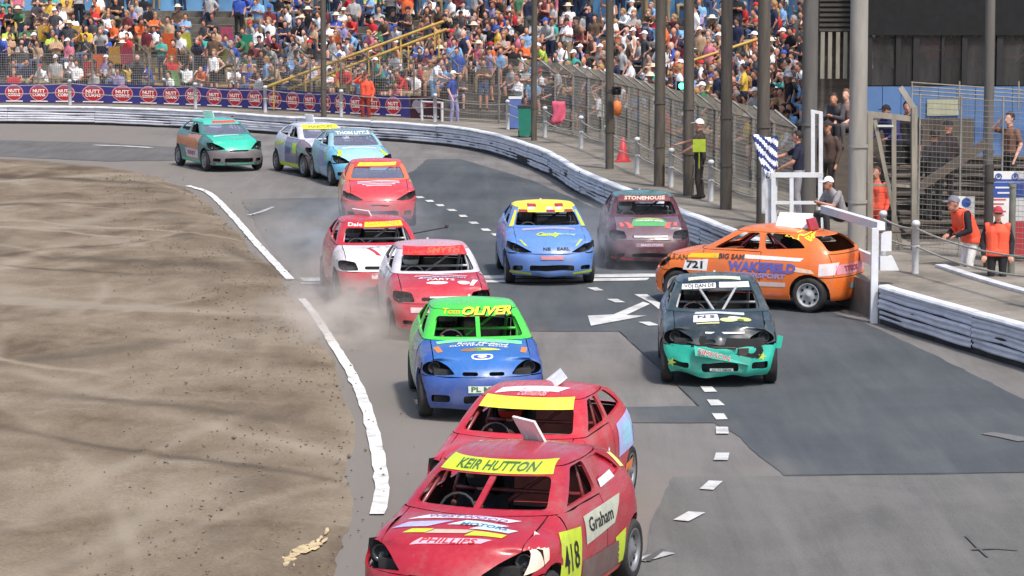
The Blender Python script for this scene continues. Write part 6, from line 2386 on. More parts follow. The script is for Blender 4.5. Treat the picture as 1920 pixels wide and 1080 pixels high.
for s in (-1, 1):
    c.quad('pillar_stripe', [(s * 0.62, cz + 0.04), (s * 0.70, cz + 0.02), (s * 0.565, cz + 0.29), (s * 0.53, cz + 0.29)], 'front', YG if s > 0 else vinyl(222, 210, 60), 4, 0.006)
    c.quad('lamp_stripe', [(s * 0.48, 0.71), (s * 0.42, 0.69), (s * 0.53, 0.80), (s * 0.57, 0.80)], 'front', YG, 4, 0.006)
    c.quad('lip_stripe', [(s * 0.36, 0.205), (s * 0.74, 0.22), (s * 0.74, 0.265), (s * 0.38, 0.24)], 'front', YG, 6, 0.006)
c.quad('bonnet_patch', [(-0.5, 0.98), (0.5, 0.98), (0.46, 0.86), (-0.46, 0.86)], 'top', vinyl(176, 168, 214), 8)
c.text('bonnet_lettering', 'Candy', 'top', (-0.06, 1.30), 0.20, YG, shear=0.4, bold=0.05, width=0.44)
c.text('bonnet_lettering', 'racing', 'top', (0.28, 1.27), 0.13, vinyl(170, 216, 170), shear=0.3, bold=0.02, width=0.36)
c.text('nose_lettering', 'NE    EARL', 'front', (0.08, 0.655), 0.065, K_, bold=0.04, width=0.48, lift=0.01)
plate(c, vinyl(206, 130, 136), 0.475, 0.535, 0.20)
set_board(c, -0.9, 0.0, 0.02, 0.02)
driver(c, (70, 74, 84), (60, 60, 70), 'driver with grey blue helmet in the light blue chequered car', 'x')
# 7 maroon car -----------------------------------------------------------------------------------------
c = mk('maroon hatchback with green bonnet panel beside the guard rail', 'box', 1219, 508, 2, {'roof': paint(64, 112, 108), 'bonnet': paint(110, 84, 92)}, MAR, cage=M_DARK, scale=0.99)
cz = c.S['cowl']
c.strip(vinyl(116, 60, 60), 0.28, 0.38, 0.5)
c.text('sunstrip_lettering', 'STONEHOUSE', 'front', (0, cz + 0.33), 0.08, vinyl(244, 206, 186), bold=0.03, width=0.80, shear=0.2, lift=0.009)
c.quad('bonnet_panel', [(-0.34, 1.42), (0.42, 1.42), (0.30, 1.02), (-0.26, 1.02)], 'top', vinyl(92, 170, 100), 8)
c.quad('bonnet_panel', [(-0.24, 1.12), (0.30, 1.12), (0.24, 1.00), (-0.18, 1.00)], 'top', vinyl(176, 196, 110), 8, 0.007)
c.text('bonnet_lettering', 'GREENER', 'top', (0.03, 1.20), 0.10, W_, bold=0.03, width=0.56, lift=0.010)
for s in (-1, 1):
    c.quad('bonnet_stripe', [(s * 0.34 - 0.05, 1.46), (s * 0.34 + 0.05, 1.46), (s * 0.42 + 0.03, 1.22), (s * 0.42 - 0.04, 1.22)], 'top', vinyl(226, 96, 88), 4, 0.010)
    c.quad('bonnet_stripe', [(s * 0.50 - 0.04, 1.40), (s * 0.50 + 0.04, 1.40), (s * 0.53 + 0.03, 1.20), (s * 0.53 - 0.03, 1.20)], 'top', vinyl(216, 100, 92), 4, 0.010)
c.quad('nose_chrome', [(-0.30, 0.625), (0.34, 0.625), (0.34, 0.655), (-0.30, 0.655)], 'front', W_, 8, 0.008)
plate(c, vinyl(146, 110, 122), 0.45, 0.52, 0.26)
c.text('number_plate_lettering', 'MAZUTON', 'front', (0.03, 0.485), 0.06, vinyl(220, 200, 206), bold=0.02, width=0.4, lift=0.014)
c.quad('lip_stripe', [(-0.72, 0.215), (-0.30, 0.20), (-0.30, 0.235), (-0.72, 0.26)], 'front', vinyl(206, 56, 66), 6, 0.006)
set_board(c, -0.9, 0.0, 0.02, 0.02)
driver(c, (206, 214, 214), (50, 50, 60), 'driver with white helmet in the maroon car', 'x')
# 8 red car with white bonnet ----------------------------------------------------------------------------
WHT = paint(226, 226, 230)
c = mk('red hatchback with white bonnet and yellow sunstrip lettering, partly hidden in dust', 'box', 722, 574, 9, {'bonnet': WHT, 'front_wing_right': paint(206, 196, 196)}, RED2, cage=paint(206, 206, 206))
cz = c.S['cowl']
c.strip(vinyl(190, 40, 46), 0.28, 0.385, 0.5)
c.quad('sunstrip_panel', [(-0.20, cz + 0.285), (0.48, cz + 0.30), (0.46, cz + 0.372), (-0.18, cz + 0.36)], 'front', vinyl(246, 220, 40), 8, 0.008)
c.text('sunstrip_lettering', 'GARDNER', 'front', (0.14, cz + 0.332), 0.08, vinyl(232, 170, 30), bold=0.02, width=0.58, shear=0.2, lift=0.012)
c.text('sunstrip_lettering', 'Dale', 'front', (-0.36, cz + 0.32), 0.075, W_, bold=0.02, width=0.24, shear=0.2, lift=0.012)
c.text('bonnet_lettering', 'R.S. Tyres', 'top', (0.10, 1.05), 0.10, vinyl(120, 124, 140), width=0.6, shear=0.2)
c.quad('bonnet_stripe', [(-0.10, 1.40), (-0.02, 1.42), (-0.18, 1.05), (-0.24, 1.05)], 'top', vinyl(190, 44, 60), 5)
plate(c, vinyl(226, 206, 206), 0.46, 0.53, 0.22)
set_board(c, -0.45, -0.12, 0.55, 0.14, 0.5, 0.45)
mb = MB(); mb.tube([(-0.2, 0.62, 1.02), (0.02, 1.28, 1.16)], 0.012, 6); mb.lathe([(0.001, -0.04), (0.04, 0), (0.001, 0.04)], 10, 'z', (0.02, 1.29, 1.18)); c.add('whip_aerial', mb, M_DARK)
driver(c, (120, 124, 140), (90, 90, 100), 'driver with pale grey helmet in the white bonnet car', 'x')
# 9 red car with orange red name strip ---------------------------------------------------------------------
c = mk('red hatchback with white pillars and orange red name on its sunstrip', 'box', 832, 640, 7, {'body_shell': paint(206, 200, 206), 'roof': paint(206, 150, 158), 'door': paint(190, 186, 190), 'front_wing': REDP, 'bonnet': REDP, 'front_bumper': REDP}, REDP, cage=paint(206, 206, 210))
cz = c.S['cowl']
c.strip(vinyl(206, 40, 44), 0.27, 0.385, 0.5)
c.text('sunstrip_lettering', 'SMYTH', 'front', (0.13, cz + 0.33), 0.10, vinyl(244, 96, 62), bold=0.04, width=0.56, shear=0.3, lift=0.009)
c.text('sunstrip_lettering', 'Liam', 'front', (-0.32, cz + 0.315), 0.075, vinyl(236, 84, 60), bold=0.02, width=0.24, shear=0.3, lift=0.009)
c.quad('bonnet_stripe', [(-0.40, 1.00), (0.44, 0.96), (0.46, 0.90), (-0.36, 0.93)], 'top', PK, 8)
c.quad('bonnet_stripe', [(-0.34, 1.13), (0.40, 1.08), (0.42, 1.01), (-0.30, 1.05)], 'top', vinyl(206, 206, 226), 8)
c.text('bonnet_lettering', 'RAINFORD', 'top', (0.06, 1.07), 0.09, vinyl(110, 116, 150), width=0.66, shear=0.2)
c.text('bonnet_lettering', 'PARTS', 'top', (0.0, 1.22), 0.11, W_, width=0.44, shear=0.2, bold=0.02)
c.blob('bonnet_patch', (-0.06, 1.33), 0.17, 0.045, 'top', W_)
c.blob('bonnet_patch', (0.36, 1.30), 0.10, 0.075, 'top', vinyl(240, 214, 214))
c.quad('bonnet_stripe', [(0.44, 1.40), (0.50, 1.40), (0.60, 1.14), (0.52, 1.14)], 'top', W_, 4)
c.quad('nose_chrome', [(-0.20, 0.655), (0.30, 0.655), (0.30, 0.675), (-0.20, 0.675)], 'front', W_, 8, 0.008)
plate(c, vinyl(226, 196, 196), 0.44, 0.52, 0.14, -0.36)
set_board(c, -0.9, 0.0, 0.02, 0.02)
driver(c, (236, 236, 236), (46, 46, 52), 'driver with white helmet in the car with white pillars', 'x')
# 10 red orange car further back ------------------------------------------------------------------------------
c = mk('red orange hatchback with yellow sunstrip and four white bonnet lines, alone further back', 'almond', 713, 428, 5, {'body_shell': paint(226, 110, 66), 'door': paint(226, 196, 120), 'front_wing_right': paint(214, 90, 76)}, paint(214, 60, 66), cage=M_DARK)
cz = c.S['cowl']
c.strip(paint(206, 66, 48), 0.27, 0.385, 0.5)
c.quad('sunstrip_panel', [(-0.44, cz + 0.295), (0.40, cz + 0.305), (0.44, cz + 0.365), (-0.38, cz + 0.36)], 'front', Y_, 8, 0.008)
for x, w, m in ((0.95, 0.46, W_), (1.07, 0.46, vinyl(214, 206, 236)), (1.18, 0.36, W_), (1.29, 0.28, vinyl(244, 206, 206))):
    c.quad('bonnet_line', [(-w, x + 0.03), (w, x), (w, x - 0.055), (-w, x - 0.025)], 'top', m, 8)
c.text('bonnet_lettering', 'BROOKSIDE', 'top', (0, 1.165), 0.05, vinyl(190, 70, 80), width=0.6)
set_board(c, -0.9, 0.0, 0.02, 0.02)
screen(c)
driver(c, (190, 206, 220), (60, 60, 70), 'driver with pale blue helmet in the red orange car', 'x')
# 11 light blue car ---------------------------------------------------------------------------------------------
c = mk('pale blue hatchback with yellow lamp flashes among the cars at the back', 'wedge', 686, 350, 15, {'roof': paint(120, 150, 160), 'bonnet': paint(156, 206, 214), 'body_shell': paint(150, 190, 200), 'door': paint(150, 176, 206)}, paint(104, 182, 214), cage=M_DARK)
cz = c.S['cowl']
c.strip(paint(120, 146, 156), 0.27, 0.39, 0.5)
c.text('sunstrip_lettering', 'THOM LITTLE', 'front', (0.0, cz + 0.335), 0.09, W_, bold=0.04, width=0.88, shear=0.1, lift=0.009)
for s in (-1, 1):
    c.quad('lamp_flash', [(s * 0.56, 0.77), (s * 0.66, 0.765), (s * 0.58, 0.90), (s * 0.50, 0.88)], 'front', YG, 4, 0.008)
c.quad('bonnet_stripe', [(-0.44, 1.06), (0.44, 1.06), (0.44, 0.90), (-0.44, 0.90)], 'top', vinyl(214, 224, 232), 8)
c.quad('lip_stripe', [(-0.5, 0.19), (0.5, 0.19), (0.5, 0.225), (-0.5, 0.225)], 'front', YG, 8, 0.008)
Q = lambda nm, pts, m, mode='right', n=8: c.quad(nm, pts, mode, m, n)
Q('side_panel', [(-0.2, 0.5), (0.5, 0.45), (0.5, 0.8), (-0.2, 0.82)], vinyl(150, 150, 190))
Q('side_stripe', [(0.66, 0.6), (0.76, 0.6), (0.60, 0.92), (0.50, 0.92)], YG)
screen(c)
set_board(c, -0.9, 0.0, 0.02, 0.02)
driver(c, (226, 226, 226), (60, 60, 70), 'driver with white helmet in the pale blue car', 'x')
# 12 white and purple car -----------------------------------------------------------------------------------------
c = mk('white and lilac hatchback with yellow sunstrip behind the pale blue car', 'wedge', 636, 333, 22, {'door': paint(136, 130, 156), 'front_wing': paint(120, 106, 116), 'front_bumper': paint(110, 92, 96)}, paint(206, 206, 216), cage=paint(200, 200, 206))
cz = c.S['cowl']
c.strip(vinyl(226, 222, 60), 0.27, 0.38, 0.5)
c.text('sunstrip_lettering', 'HARTLEY', 'front', (0.0, cz + 0.325), 0.08, vinyl(150, 150, 40), bold=0.03, width=0.7, lift=0.009)
Q('door_panel', [(0.30, 0.58), (0.64, 0.58), (0.60, 0.86), (0.24, 0.84)], YG)
c.text('side_lettering', '203', 'right', (-0.1, 0.62), 0.24, vinyl(110, 100, 170), width=0.4, bold=0.03)
Q('sill_stripe', [(-0.9, 0.20), (0.76, 0.20), (0.76, 0.30), (-0.9, 0.30)], YG)
Q('side_stripe', [(-1.5, 0.62), (-0.5, 0.80), (-0.5, 0.90), (-1.5, 0.76)], vinyl(214, 214, 120))
screen(c)
set_board(c, -0.75, 0.05, 0.44, 0.22, 0.25, 0.2)
driver(c, (226, 226, 226), (60, 60, 70), 'driver with white helmet in the white and lilac car', 'x')
# 13 teal car at the back ------------------------------------------------------------------------------------------
c = mk('turquoise hatchback with orange side panel and red sunstrip, last on the left', 'wedge', 450, 322, 24, {'front_bumper': paint(112, 106, 110), 'door': paint(206, 132, 92), 'front_wing': paint(60, 110, 108), 'body_shell': paint(70, 120, 116)}, paint(50, 190, 160), cage=M_DARK)
cz = c.S['cowl']
c.strip(paint(76, 190, 170), 0.27, 0.39, 0.5)
c.quad('sunstrip_panel', [(-0.30, cz + 0.305), (0.44, cz + 0.305), (0.40, cz + 0.368), (-0.26, cz + 0.362)], 'front', vinyl(222, 74, 70), 8, 0.008)
Q('side_panel', [(-1.55, 0.62), (0.50, 0.62), (0.40, 0.84), (-1.55, 0.88)], vinyl(206, 130, 84))
Q('side_panel', [(-0.4, 0.32), (0.66, 0.32), (0.66, 0.54), (-0.5, 0.56)], vinyl(206, 200, 206))
c.text('side_lettering', 'KIRBY', 'right', (0.1, 0.44), 0.15, vinyl(170, 60, 80), width=0.7, bold=0.03)
c.text('bonnet_lettering', 'DEVLIN', 'top', (0.08, 1.34), 0.07, vinyl(206, 120, 110), width=0.4)
c.quad('bonnet_patch', [(-0.50, 1.06), (0.2, 1.00), (0.3, 0.90), (-0.46, 0.92)], 'top', vinyl(196, 214, 212), 8)
c.quad('lip_stripe', [(-0.72, 0.19), (0.72, 0.19), (0.72, 0.235), (-0.72, 0.235)], 'front', vinyl(84, 206, 176), 8, 0.008)
Q('sill_stripe', [(-0.9, 0.20), (0.76, 0.20), (0.76, 0.27), (-0.9, 0.27)], vinyl(84, 206, 176))
screen(c)
set_board(c, -0.80, 0.0, 0.42, 0.22, 0.3, 0.4)
driver(c, (90, 90, 100), (60, 60, 70), 'driver with grey helmet in the turquoise car', 'x')
# ------------------------------------------------------------------ spectators
PAL = [('black', (28, 28, 32), 17), ('navy', (34, 40, 66), 11), ('dark grey', (66, 66, 70), 13), ('brown', (92, 72, 58), 7), ('light grey', (168, 166, 164), 11), ('white', (236, 236, 236), 20),
       ('red', (190, 44, 48), 6), ('maroon', (104, 38, 48), 6), ('royal blue', (54, 84, 168), 5), ('light blue', (128, 172, 214), 8), ('yellow', (218, 180, 66), 3), ('orange', (226, 104, 52), 3),
       ('pink', (206, 116, 136), 5), ('green', (70, 116, 84), 3), ('lime', (176, 200, 84), 1.2), ('turquoise', (70, 164, 150), 1.5), ('lilac', (150, 140, 180), 4), ('tan', (178, 148, 118), 3)]
PALW = [p[2] for p in PAL]
TRO = [('black', (30, 30, 34)), ('navy', (40, 48, 74)), ('denim', (78, 96, 130)), ('grey', (98, 96, 94)), ('khaki', (150, 132, 104))]
HEADS = [('hair_short', 'dark hair', HAIRS[0]), ('hair_short', 'brown hair', HAIRS[1]), ('hair_short', 'grey hair', HAIRS[3]), ('hair_long', 'long fair hair', HAIRS[5]), ('hair_long', 'long dark hair', HAIRS[4]),
         ('cap', 'white cap', cloth(236, 236, 236)), ('cap', 'black cap', cloth(28, 28, 32)), ('cap', 'red cap', cloth(190, 44, 48)), ('cap', 'blue cap', cloth(54, 84, 168)), ('sun_hat', 'pale sun hat', cloth(214, 204, 180)), (None, 'bald head', None)]
HEADW = [24, 22, 8, 10, 10, 7, 8, 3, 4, 3, 4]
ORD = ['front', 'second', 'third', 'fourth', 'fifth', 'sixth', 'seventh', 'eighth', 'ninth', 'tenth', 'eleventh', 'twelfth', 'thirteenth', 'fourteenth', 'fifteenth']
NTH = ['first', 'second', 'third', 'fourth', 'fifth', 'sixth', 'seventh', 'eighth', 'ninth', 'tenth', 'eleventh', 'twelfth', 'thirteenth', 'fourteenth', 'fifteenth', 'sixteenth', 'seventeenth', 'eighteenth', 'nineteenth', 'twentieth']
SHIELD_PX = sorted(x for x in (to_px(OUT.off(s, BAN_OFF, BZ + 0.3))[0] for s in shield_s) if x > -10)
POLES_PX = [1001, 1143, 1236, 1291, 1361, 1430, 1515]

def place_words(px):
    if px < SHIELD_PX[-1] + 20:
        i = min(range(len(SHIELD_PX)), key=lambda j: abs(SHIELD_PX[j] - px))
        return 'above the %s shield' % NTH[i]
    if px < 840:
        return 'above the maroon banner'
    if px < 925:
        return 'right of the maroon banner'
    if px < 1001:
        return 'near the green bin'
    for i in range(len(POLES_PX) - 1):
        if px < POLES_PX[i + 1]:
            return 'right of the %s pole' % NTH[i + 1]
    return 'beside the grey pole'

rnd = random.Random(5)
cands = []
for k in range(0, T_ROWS + 2):
    s = S_F0 + rnd.uniform(0, 0.5)
    while s < S_T1 - 0.2:
        o = (T_OFF + (k - 0.5) * T_RUN) if k > 0 else 3.1
        p = OUT.off(s, o, row_floor(k))
        x, y = to_px(p + Vector((0, 0, 1.1)))
        if -25 < x < 1535 and -60 < y < 300:
            dens = 0.86 if k >= 3 else (0.70 if k > 0 else 0.30)
            if x < 330 and k < 4:
                dens *= 0.75
            if k >= T_ROWS - 1 and x < 150:
                dens *= 0.30
            if rnd.random() < dens:
                cands.append((p.y, k, s, x, y))
        s += rnd.uniform(0.44, 0.66)
# what shows largest: in view, near, not tucked behind the grandstand side
def show(c):
    Y, k, s, x, y = c
    v = 1.0 / Y
    if y < -8:
        v *= 0.2
    if x < -5:
        v *= 0.5
    if x > 1180:
        v *= 0.80          # largely behind wire and poles
    return -v
cands.sort(key=show)
solo, rest = cands[:300], cands[300:]
used = {}
SIT = ['sit', 'sit_lean', 'sit_wave', 'sit_cross']
STD = ['stand', 'stand_cross', 'stand_look', 'stand_hip', 'rail']
def draw_person(c):
    Y, k, s, x, y = c
    sit = rnd.random() < (0.84 if k < T_ROWS - 1 else 0.25)
    kind = rnd.choice(SIT) if sit else rnd.choice(STD)
    d = OUT.dir(s)
    yaw = math.atan2(-d.x, d.y) + rnd.uniform(-0.5, 0.75)
    z = row_floor(k) - (0.05 if sit else 0.0)
    o = (T_OFF + (k - 0.5) * T_RUN) if k > 0 else 3.1
    loc = OUT.off(s, o + (0.28 if sit else 0), z)
    shirt = rnd.choices(PAL, PALW)[0]
    tro = rnd.choice(TRO)
    hd = rnd.choices(HEADS, HEADW)[0]
    return kind, sit, loc, yaw, shirt, tro, hd, rnd.choice(SKINS), rnd.uniform(0.92, 1.06), rnd.choice(['short', 'short', 'short', 'long', 'none']), rnd.random() < 0.4
for c in solo:
    Y, k, s, x, y = c
    kind, sit, loc, yaw, shirt, tro, hd, skin, sc, slv, shorts = draw_person(c)
    if slv == 'none':
        shorts = True
    lab = '%s spectator, %s top, %s, %s row %s' % ('seated' if sit else 'standing', shirt[0], hd[1], ORD[k], place_words(x))
    o = person(lab, kind, loc, yaw, cloth(*shirt[1]), cloth(*tro[1]), hd[0], hd[2], skin, None, sc, 'spectators on the terrace', slv, shorts, voxel=0.026, faces=700)
    used.setdefault(lab, []).append((x, o))
for lab, lst in used.items():
    if len(lst) > 1:
        lst.sort(key=lambda t: t[0])
        for i, (x, o) in enumerate(lst):
            o['label'] = lab + (', left one' if i == 0 else ', right one' if i == len(lst) - 1 else ', %s one' % NTH[i])
# the remaining, smaller figures as one mass
def crowd_mass(items):
    slots, sidx = [], {}
    def slot(m):
        if m.name not in sidx:
            sidx[m.name] = len(slots)
            slots.append(m)
        return sidx[m.name]
    VV, FF, MM = [], [], []
    base = 0
    for c in items:
        kind, sit, loc, yaw, shirt, tro, hd, skin, sc, slv, shorts = draw_person(c)
        me, H = body_mesh(kind, 0.036, 260, 'short', False)
        tr = Matrix.Translation(loc) @ Matrix.Rotation(yaw, 4, 'Z') @ Matrix.Scale(sc, 4)
        sl = [slot(skin), slot(cloth(*shirt[1])), slot(cloth(*tro[1])), slot(SHOE)]
        for mesh, off, mats in ((me, Vector(), sl),) + (((head_mesh(hd[0]), H, [slot(hd[2])]),) if hd[0] else ()):
            n = len(mesh.vertices)
            co = np.empty(n * 3)
            mesh.vertices.foreach_get('co', co)
            co = co.reshape(-1, 3) + np.array(off)
            M4 = np.array(tr)
            co = co @ M4[:3, :3].T + M4[:3, 3]
            VV.append(co)
            for p in mesh.polygons:
                FF.append(tuple(i + base for i in p.vertices))
                MM.append(mats[p.material_index])
            base += n
    me = bpy.data.meshes.new('crowd')
    me.from_pydata(np.concatenate(VV).tolist(), [], FF)
    for m in slots:
        me.materials.append(m)
    me.polygons.foreach_set('material_index', MM)
    me.polygons.foreach_set('use_smooth', [True] * len(FF))
    o = link_mesh('crowd', me)
    tag(o, 'packed spectators on the upper and farther terrace rows', 'crowd', kind='stuff')
if rest:
    crowd_mass(rest)

# bright folding chairs among them -------------------------------------------------------------
def chair_meshes():
    a = MB()
    pts = [(0.22, 0.40), (-0.20, 0.38), (-0.34, 0.95), (-0.36, 0.95), (-0.23, 0.34), (0.22, 0.37)]
    n = len(pts)
    a.add([(x, -0.24, z) for x, z in pts] + [(x, 0.24, z) for x, z in pts], [tuple(range(n)), tuple(range(2 * n - 1, n - 1, -1))] + [(i, (i + 1) % n, n + (i + 1) % n, n + i) for i in range(n)])
    b = MB()
    for s in (-1, 1):
        b.tube([(0.24, s * 0.26, 0), (-0.24, s * 0.26, 0.40)], 0.012, 5)
        b.tube([(-0.24, s * 0.26, 0), (0.24, s * 0.26, 0.42)], 0.012, 5)
        b.tube([(-0.20, s * 0.26, 0.36), (-0.35, s * 0.26, 0.97)], 0.012, 5)
        b.tube([(0.24, s * 0.28, 0.60), (-0.26, s * 0.28, 0.62)], 0.014, 5)
    A, B = a.mesh('sling'), b.mesh('frame')
    A.materials.append(None)
    B.materials.append(None)
    return A, B
CH_A, CH_B = chair_meshes()
for px, py, k, nm, rgb in ((192, 100, 3, 'orange', (232, 106, 58)), (322, 66, 6, 'orange', (236, 110, 60)), (330, 92, 4, 'bright orange', (240, 112, 56)), (356, 68, 6, 'yellow green', (190, 190, 76)),
                           (250, 96, 4, 'raspberry pink', (176, 66, 92)), (338, 130, 1, 'light green', (140, 182, 116)), (434, 88, 4, 'olive', (156, 158, 92)), (476, 60, 6, 'turquoise', (58, 164, 132)),
                           (86, 44, 7, 'mustard', (206, 162, 62)), (150, 40, 7, 'golden yellow', (224, 176, 70)), (222, 92, 4, 'ochre', (186, 142, 66)), (172, 112, 2, 'crimson', (170, 48, 62)), (645, 62, 6, 'orange', (236, 116, 70)), (437, 55, 7, 'rose pink', (204, 92, 116))):
    s = min(np.arange(S_F0, S_T1, 0.1), key=lambda q: abs(to_px(OUT.off(q, T_OFF + (k - 0.5) * T_RUN, row_floor(k) + 0.7))[0] - px))
    p = OUT.off(s, T_OFF + (k - 0.75) * T_RUN, row_floor(k))
    d = OUT.dir(s)
    r = empty('folding_chair', p, math.atan2(-d.x, d.y) + math.pi + random.uniform(-0.2, 0.2))
    tag(r, 'empty %s folding chair on the %s row, %s' % (nm, ORD[k], place_words(px)), 'chair', 'bright folding chairs on the terrace')
    link_mesh('sling', CH_A, r, [cloth(*rgb)])
    link_mesh('frame', CH_B, r, [M_GALV])

# ------------------------------------------------------------------ marshals and other single figures
HV = cloth(238, 92, 66)
HVM = mat('hi_vis_orange', srgb(244, 92, 62), rough=0.7, var=0.08, scale=8)
TAPE = mat('reflective_tape', srgb(176, 140, 122), rough=0.4, var=0.1)
def vest(o, kind, m, bands, lo, hi, bulk=1.0, **kw):
    """sleeveless waistcoat worn over the shirt, with reflective bands at the given heights"""
    me, H = body_mesh(kind, **kw)
    J = {k: Vector(v) for k, v in pose(kind).items()}
    P, C = J['pelvis'], J['chest']
    bm = bmesh.new()
    bm.from_mesh(me)
    kill = []
    for f in bm.faces:
        c = f.calc_center_median()
        ax = P.lerp(J['neck'], min(1, max(0, (c.z - P.z) / (J['neck'].z - P.z))))
        if not (lo < c.z < hi) or abs(c.y) > 0.215 or abs(c.x - ax.x) > 0.22 or f.material_index == 0:
            kill.append(f)
    bmesh.ops.delete(bm, geom=kill, context='FACES')
    bm.normal_update()
    for v in bm.verts:
        v.co += v.normal * 0.022
    for f in bm.faces:
        z = f.calc_center_median().z
        f.material_index = 1 if any(abs(z - b) < 0.03 for b in bands) else 0
    v2 = bpy.data.meshes.new('vest')
    bm.to_mesh(v2)
    bm.free()
    v2.materials.clear()
    v2.materials.append(m)
    v2.materials.append(TAPE)
    w = link_mesh('vest', v2, o)
    sd2 = w.modifiers.new('t', 'SOLIDIFY')
    sd2.thickness = 0.01
    return w
FINE = dict(fingers=True, voxel=0.0095, faces=7000)
DARKC, WHITEC = cloth(34, 34, 42), cloth(226, 224, 222)
# stooping marshal and marshal with red cap, right
pA = G(1814, 548, 0.13)
a = person('stooping marshal in orange vest and white trousers facing left behind the ropes', 'hunch', pA, math.pi + 0.35, DARKC, WHITEC, 'cap', cloth(120, 118, 130), SKINS[1], cloth(210, 206, 200), 1.03, 'track marshals', 'long', False, **FINE)
vest(a, 'hunch', HVM, (1.00, 1.16), 0.84, 1.40, sleeves='long', shorts=False, **FINE)
pB = G(1868, 568, 0.13)
b = person('marshal in red cap and orange vest facing the camera at far right', 'stand', pB, -math.pi / 2 - 0.1, DARKC, cloth(36, 34, 36), 'cap', cloth(176, 58, 74), SKINS[0], None, 0.93, 'track marshals', 'long', False, glasses=True, **FINE)
vest(b, 'stand', HVM, (1.02, 1.20), 0.86, 1.43, sleeves='long', shorts=False, **FINE)
# flag marshal
pF = AT(1496, 424, 56.75)
pF.z = 0.81
fl = person('flag marshal in navy shirt and grey trousers standing in the white rostrum', 'flag', pF, math.pi - 0.15, cloth(30, 32, 52), cloth(150, 146, 150), 'hair_short', HAIRS[0], SKINS[1], None, 0.98, 'track marshals', 'short', False, **FINE)
hand = pF + Vector((-0.55, 0.05, 1.13))
fg = empty('striped_flag', hand)
tag(fg, 'blue and white striped flag held out by the flag marshal', 'flag')
mb = MB(); mb.tube([hand + Vector((0.18, 0.0, -0.10)), hand + Vector((-0.12, 0.0, 0.42))], 0.012, 6); child(mb.build('staff', M_DARK), fg)
mb = MB()
nu, nv = 14, 18
vs = []
tl, tr_ = AT(1409, 254, 56.5), AT(1458, 256, 56.6)
bl, br = AT(1437, 336, 56.4), AT(1458, 318, 56.5)
for j in range(nv + 1):
    for i in range(nu + 1):
        u, v = i / nu, j / nv
        q = (tl * (1 - u) + tr_ * u) * (1 - v) + (bl * (1 - u) + br * u) * v
        vs.append(q + Vector((0.015 * math.sin(v * 9), 0.07 * math.sin(u * 7.0 + v * 8.0), 0.02 * math.sin(u * 8))))
mb.add(vs, [(j * (nu + 1) + i, j * (nu + 1) + i + 1, (j + 1) * (nu + 1) + i + 1, (j + 1) * (nu + 1) + i) for j in range(nv) for i in range(nu)], smooth=True)
M_FL1, M_FL2 = cloth(232, 232, 240), cloth(44, 58, 110)
fo = mb.build('cloth', [M_FL1, M_FL2], fix=False)
for p in fo.data.polygons:
    j, i = p.index // nu, p.index % nu
    p.material_index = 1 if ((j * 1.0 - i * 0.85) % 5.6) < 2.7 else 0
child(fo, fg)
sd3 = fo.modifiers.new('t', 'SOLIDIFY'); sd3.thickness = 0.004
# figure in white cap low behind the beam, and orange marshal behind the timber gate
person('person in white cap and grey top behind the white gate beam', 'sit_lean', G(1574, 450, BZ), math.pi + 0.6, cloth(150, 146, 148), cloth(60, 58, 60), 'cap', cloth(240, 240, 240), SKINS[1], None, 1.0, None, faces=2500, voxel=0.016)
person('marshal in orange overalls half hidden behind the timber gate', 'stand', AT(1642, 500, 55.0) * 1, -2.2, HV, HV, 'hair_short', HAIRS[1], SKINS[1], None, 0.95, 'track marshals', 'long', faces=2500, voxel=0.016).location.z = 0.30
o = person('marshal in orange overalls standing at the blue banner', 'stand_look', OUT.off(s_at(686, 1.75, BZ), 1.75, BZ - 0.25), -1.9, HV, cloth(150, 52, 44), 'cap', cloth(90, 60, 50), SKINS[1], None, 1.0, 'track marshals', 'long', faces=2500, voxel=0.016)
person('person in blue shirt and pale trousers right of the maroon banner', 'stand_hip', OUT.off(s_at(850, 1.9, BZ), 1.9, BZ - 0.1), -0.4, cloth(64, 78, 142), cloth(150, 146, 186), 'cap', cloth(226, 224, 220), SKINS[2], None, 0.98, None, 'short', faces=2500, voxel=0.016)
person('person in white T-shirt pointing, just above the maroon banner', 'rail', OUT.off(s_at(812, 2.9, BZ), 2.9, BZ + 0.25), -0.3, cloth(240, 240, 244), cloth(110, 150, 190), 'hair_short', HAIRS[1], SKINS[2], None, 1.0, None, 'short', faces=2500, voxel=0.016)
q = G(1312, 372, BZ)
w = person('marshal in dark clothes and white cap holding a yellow green board', 'flag', q, 2.8, cloth(62, 54, 48), cloth(50, 44, 42), 'cap', cloth(236, 236, 232), SKINS[1], None, 1.0, 'track marshals', 'short', faces=3500, voxel=0.014)
mb = MB()
c = AT(1311, 273, q.y - 0.25)
mb.box(c, (0.28, 0.015, 0.28))
mb.tube([c + Vector((0, 0.01, -0.12)), c + Vector((0, 0.01, -0.5))], 0.012, 5)
tag(mb.build('signal_board', mat('board_lime', srgb(164, 184, 52), rough=0.6)), 'square yellow green board held by the marshal in a white cap', 'board')
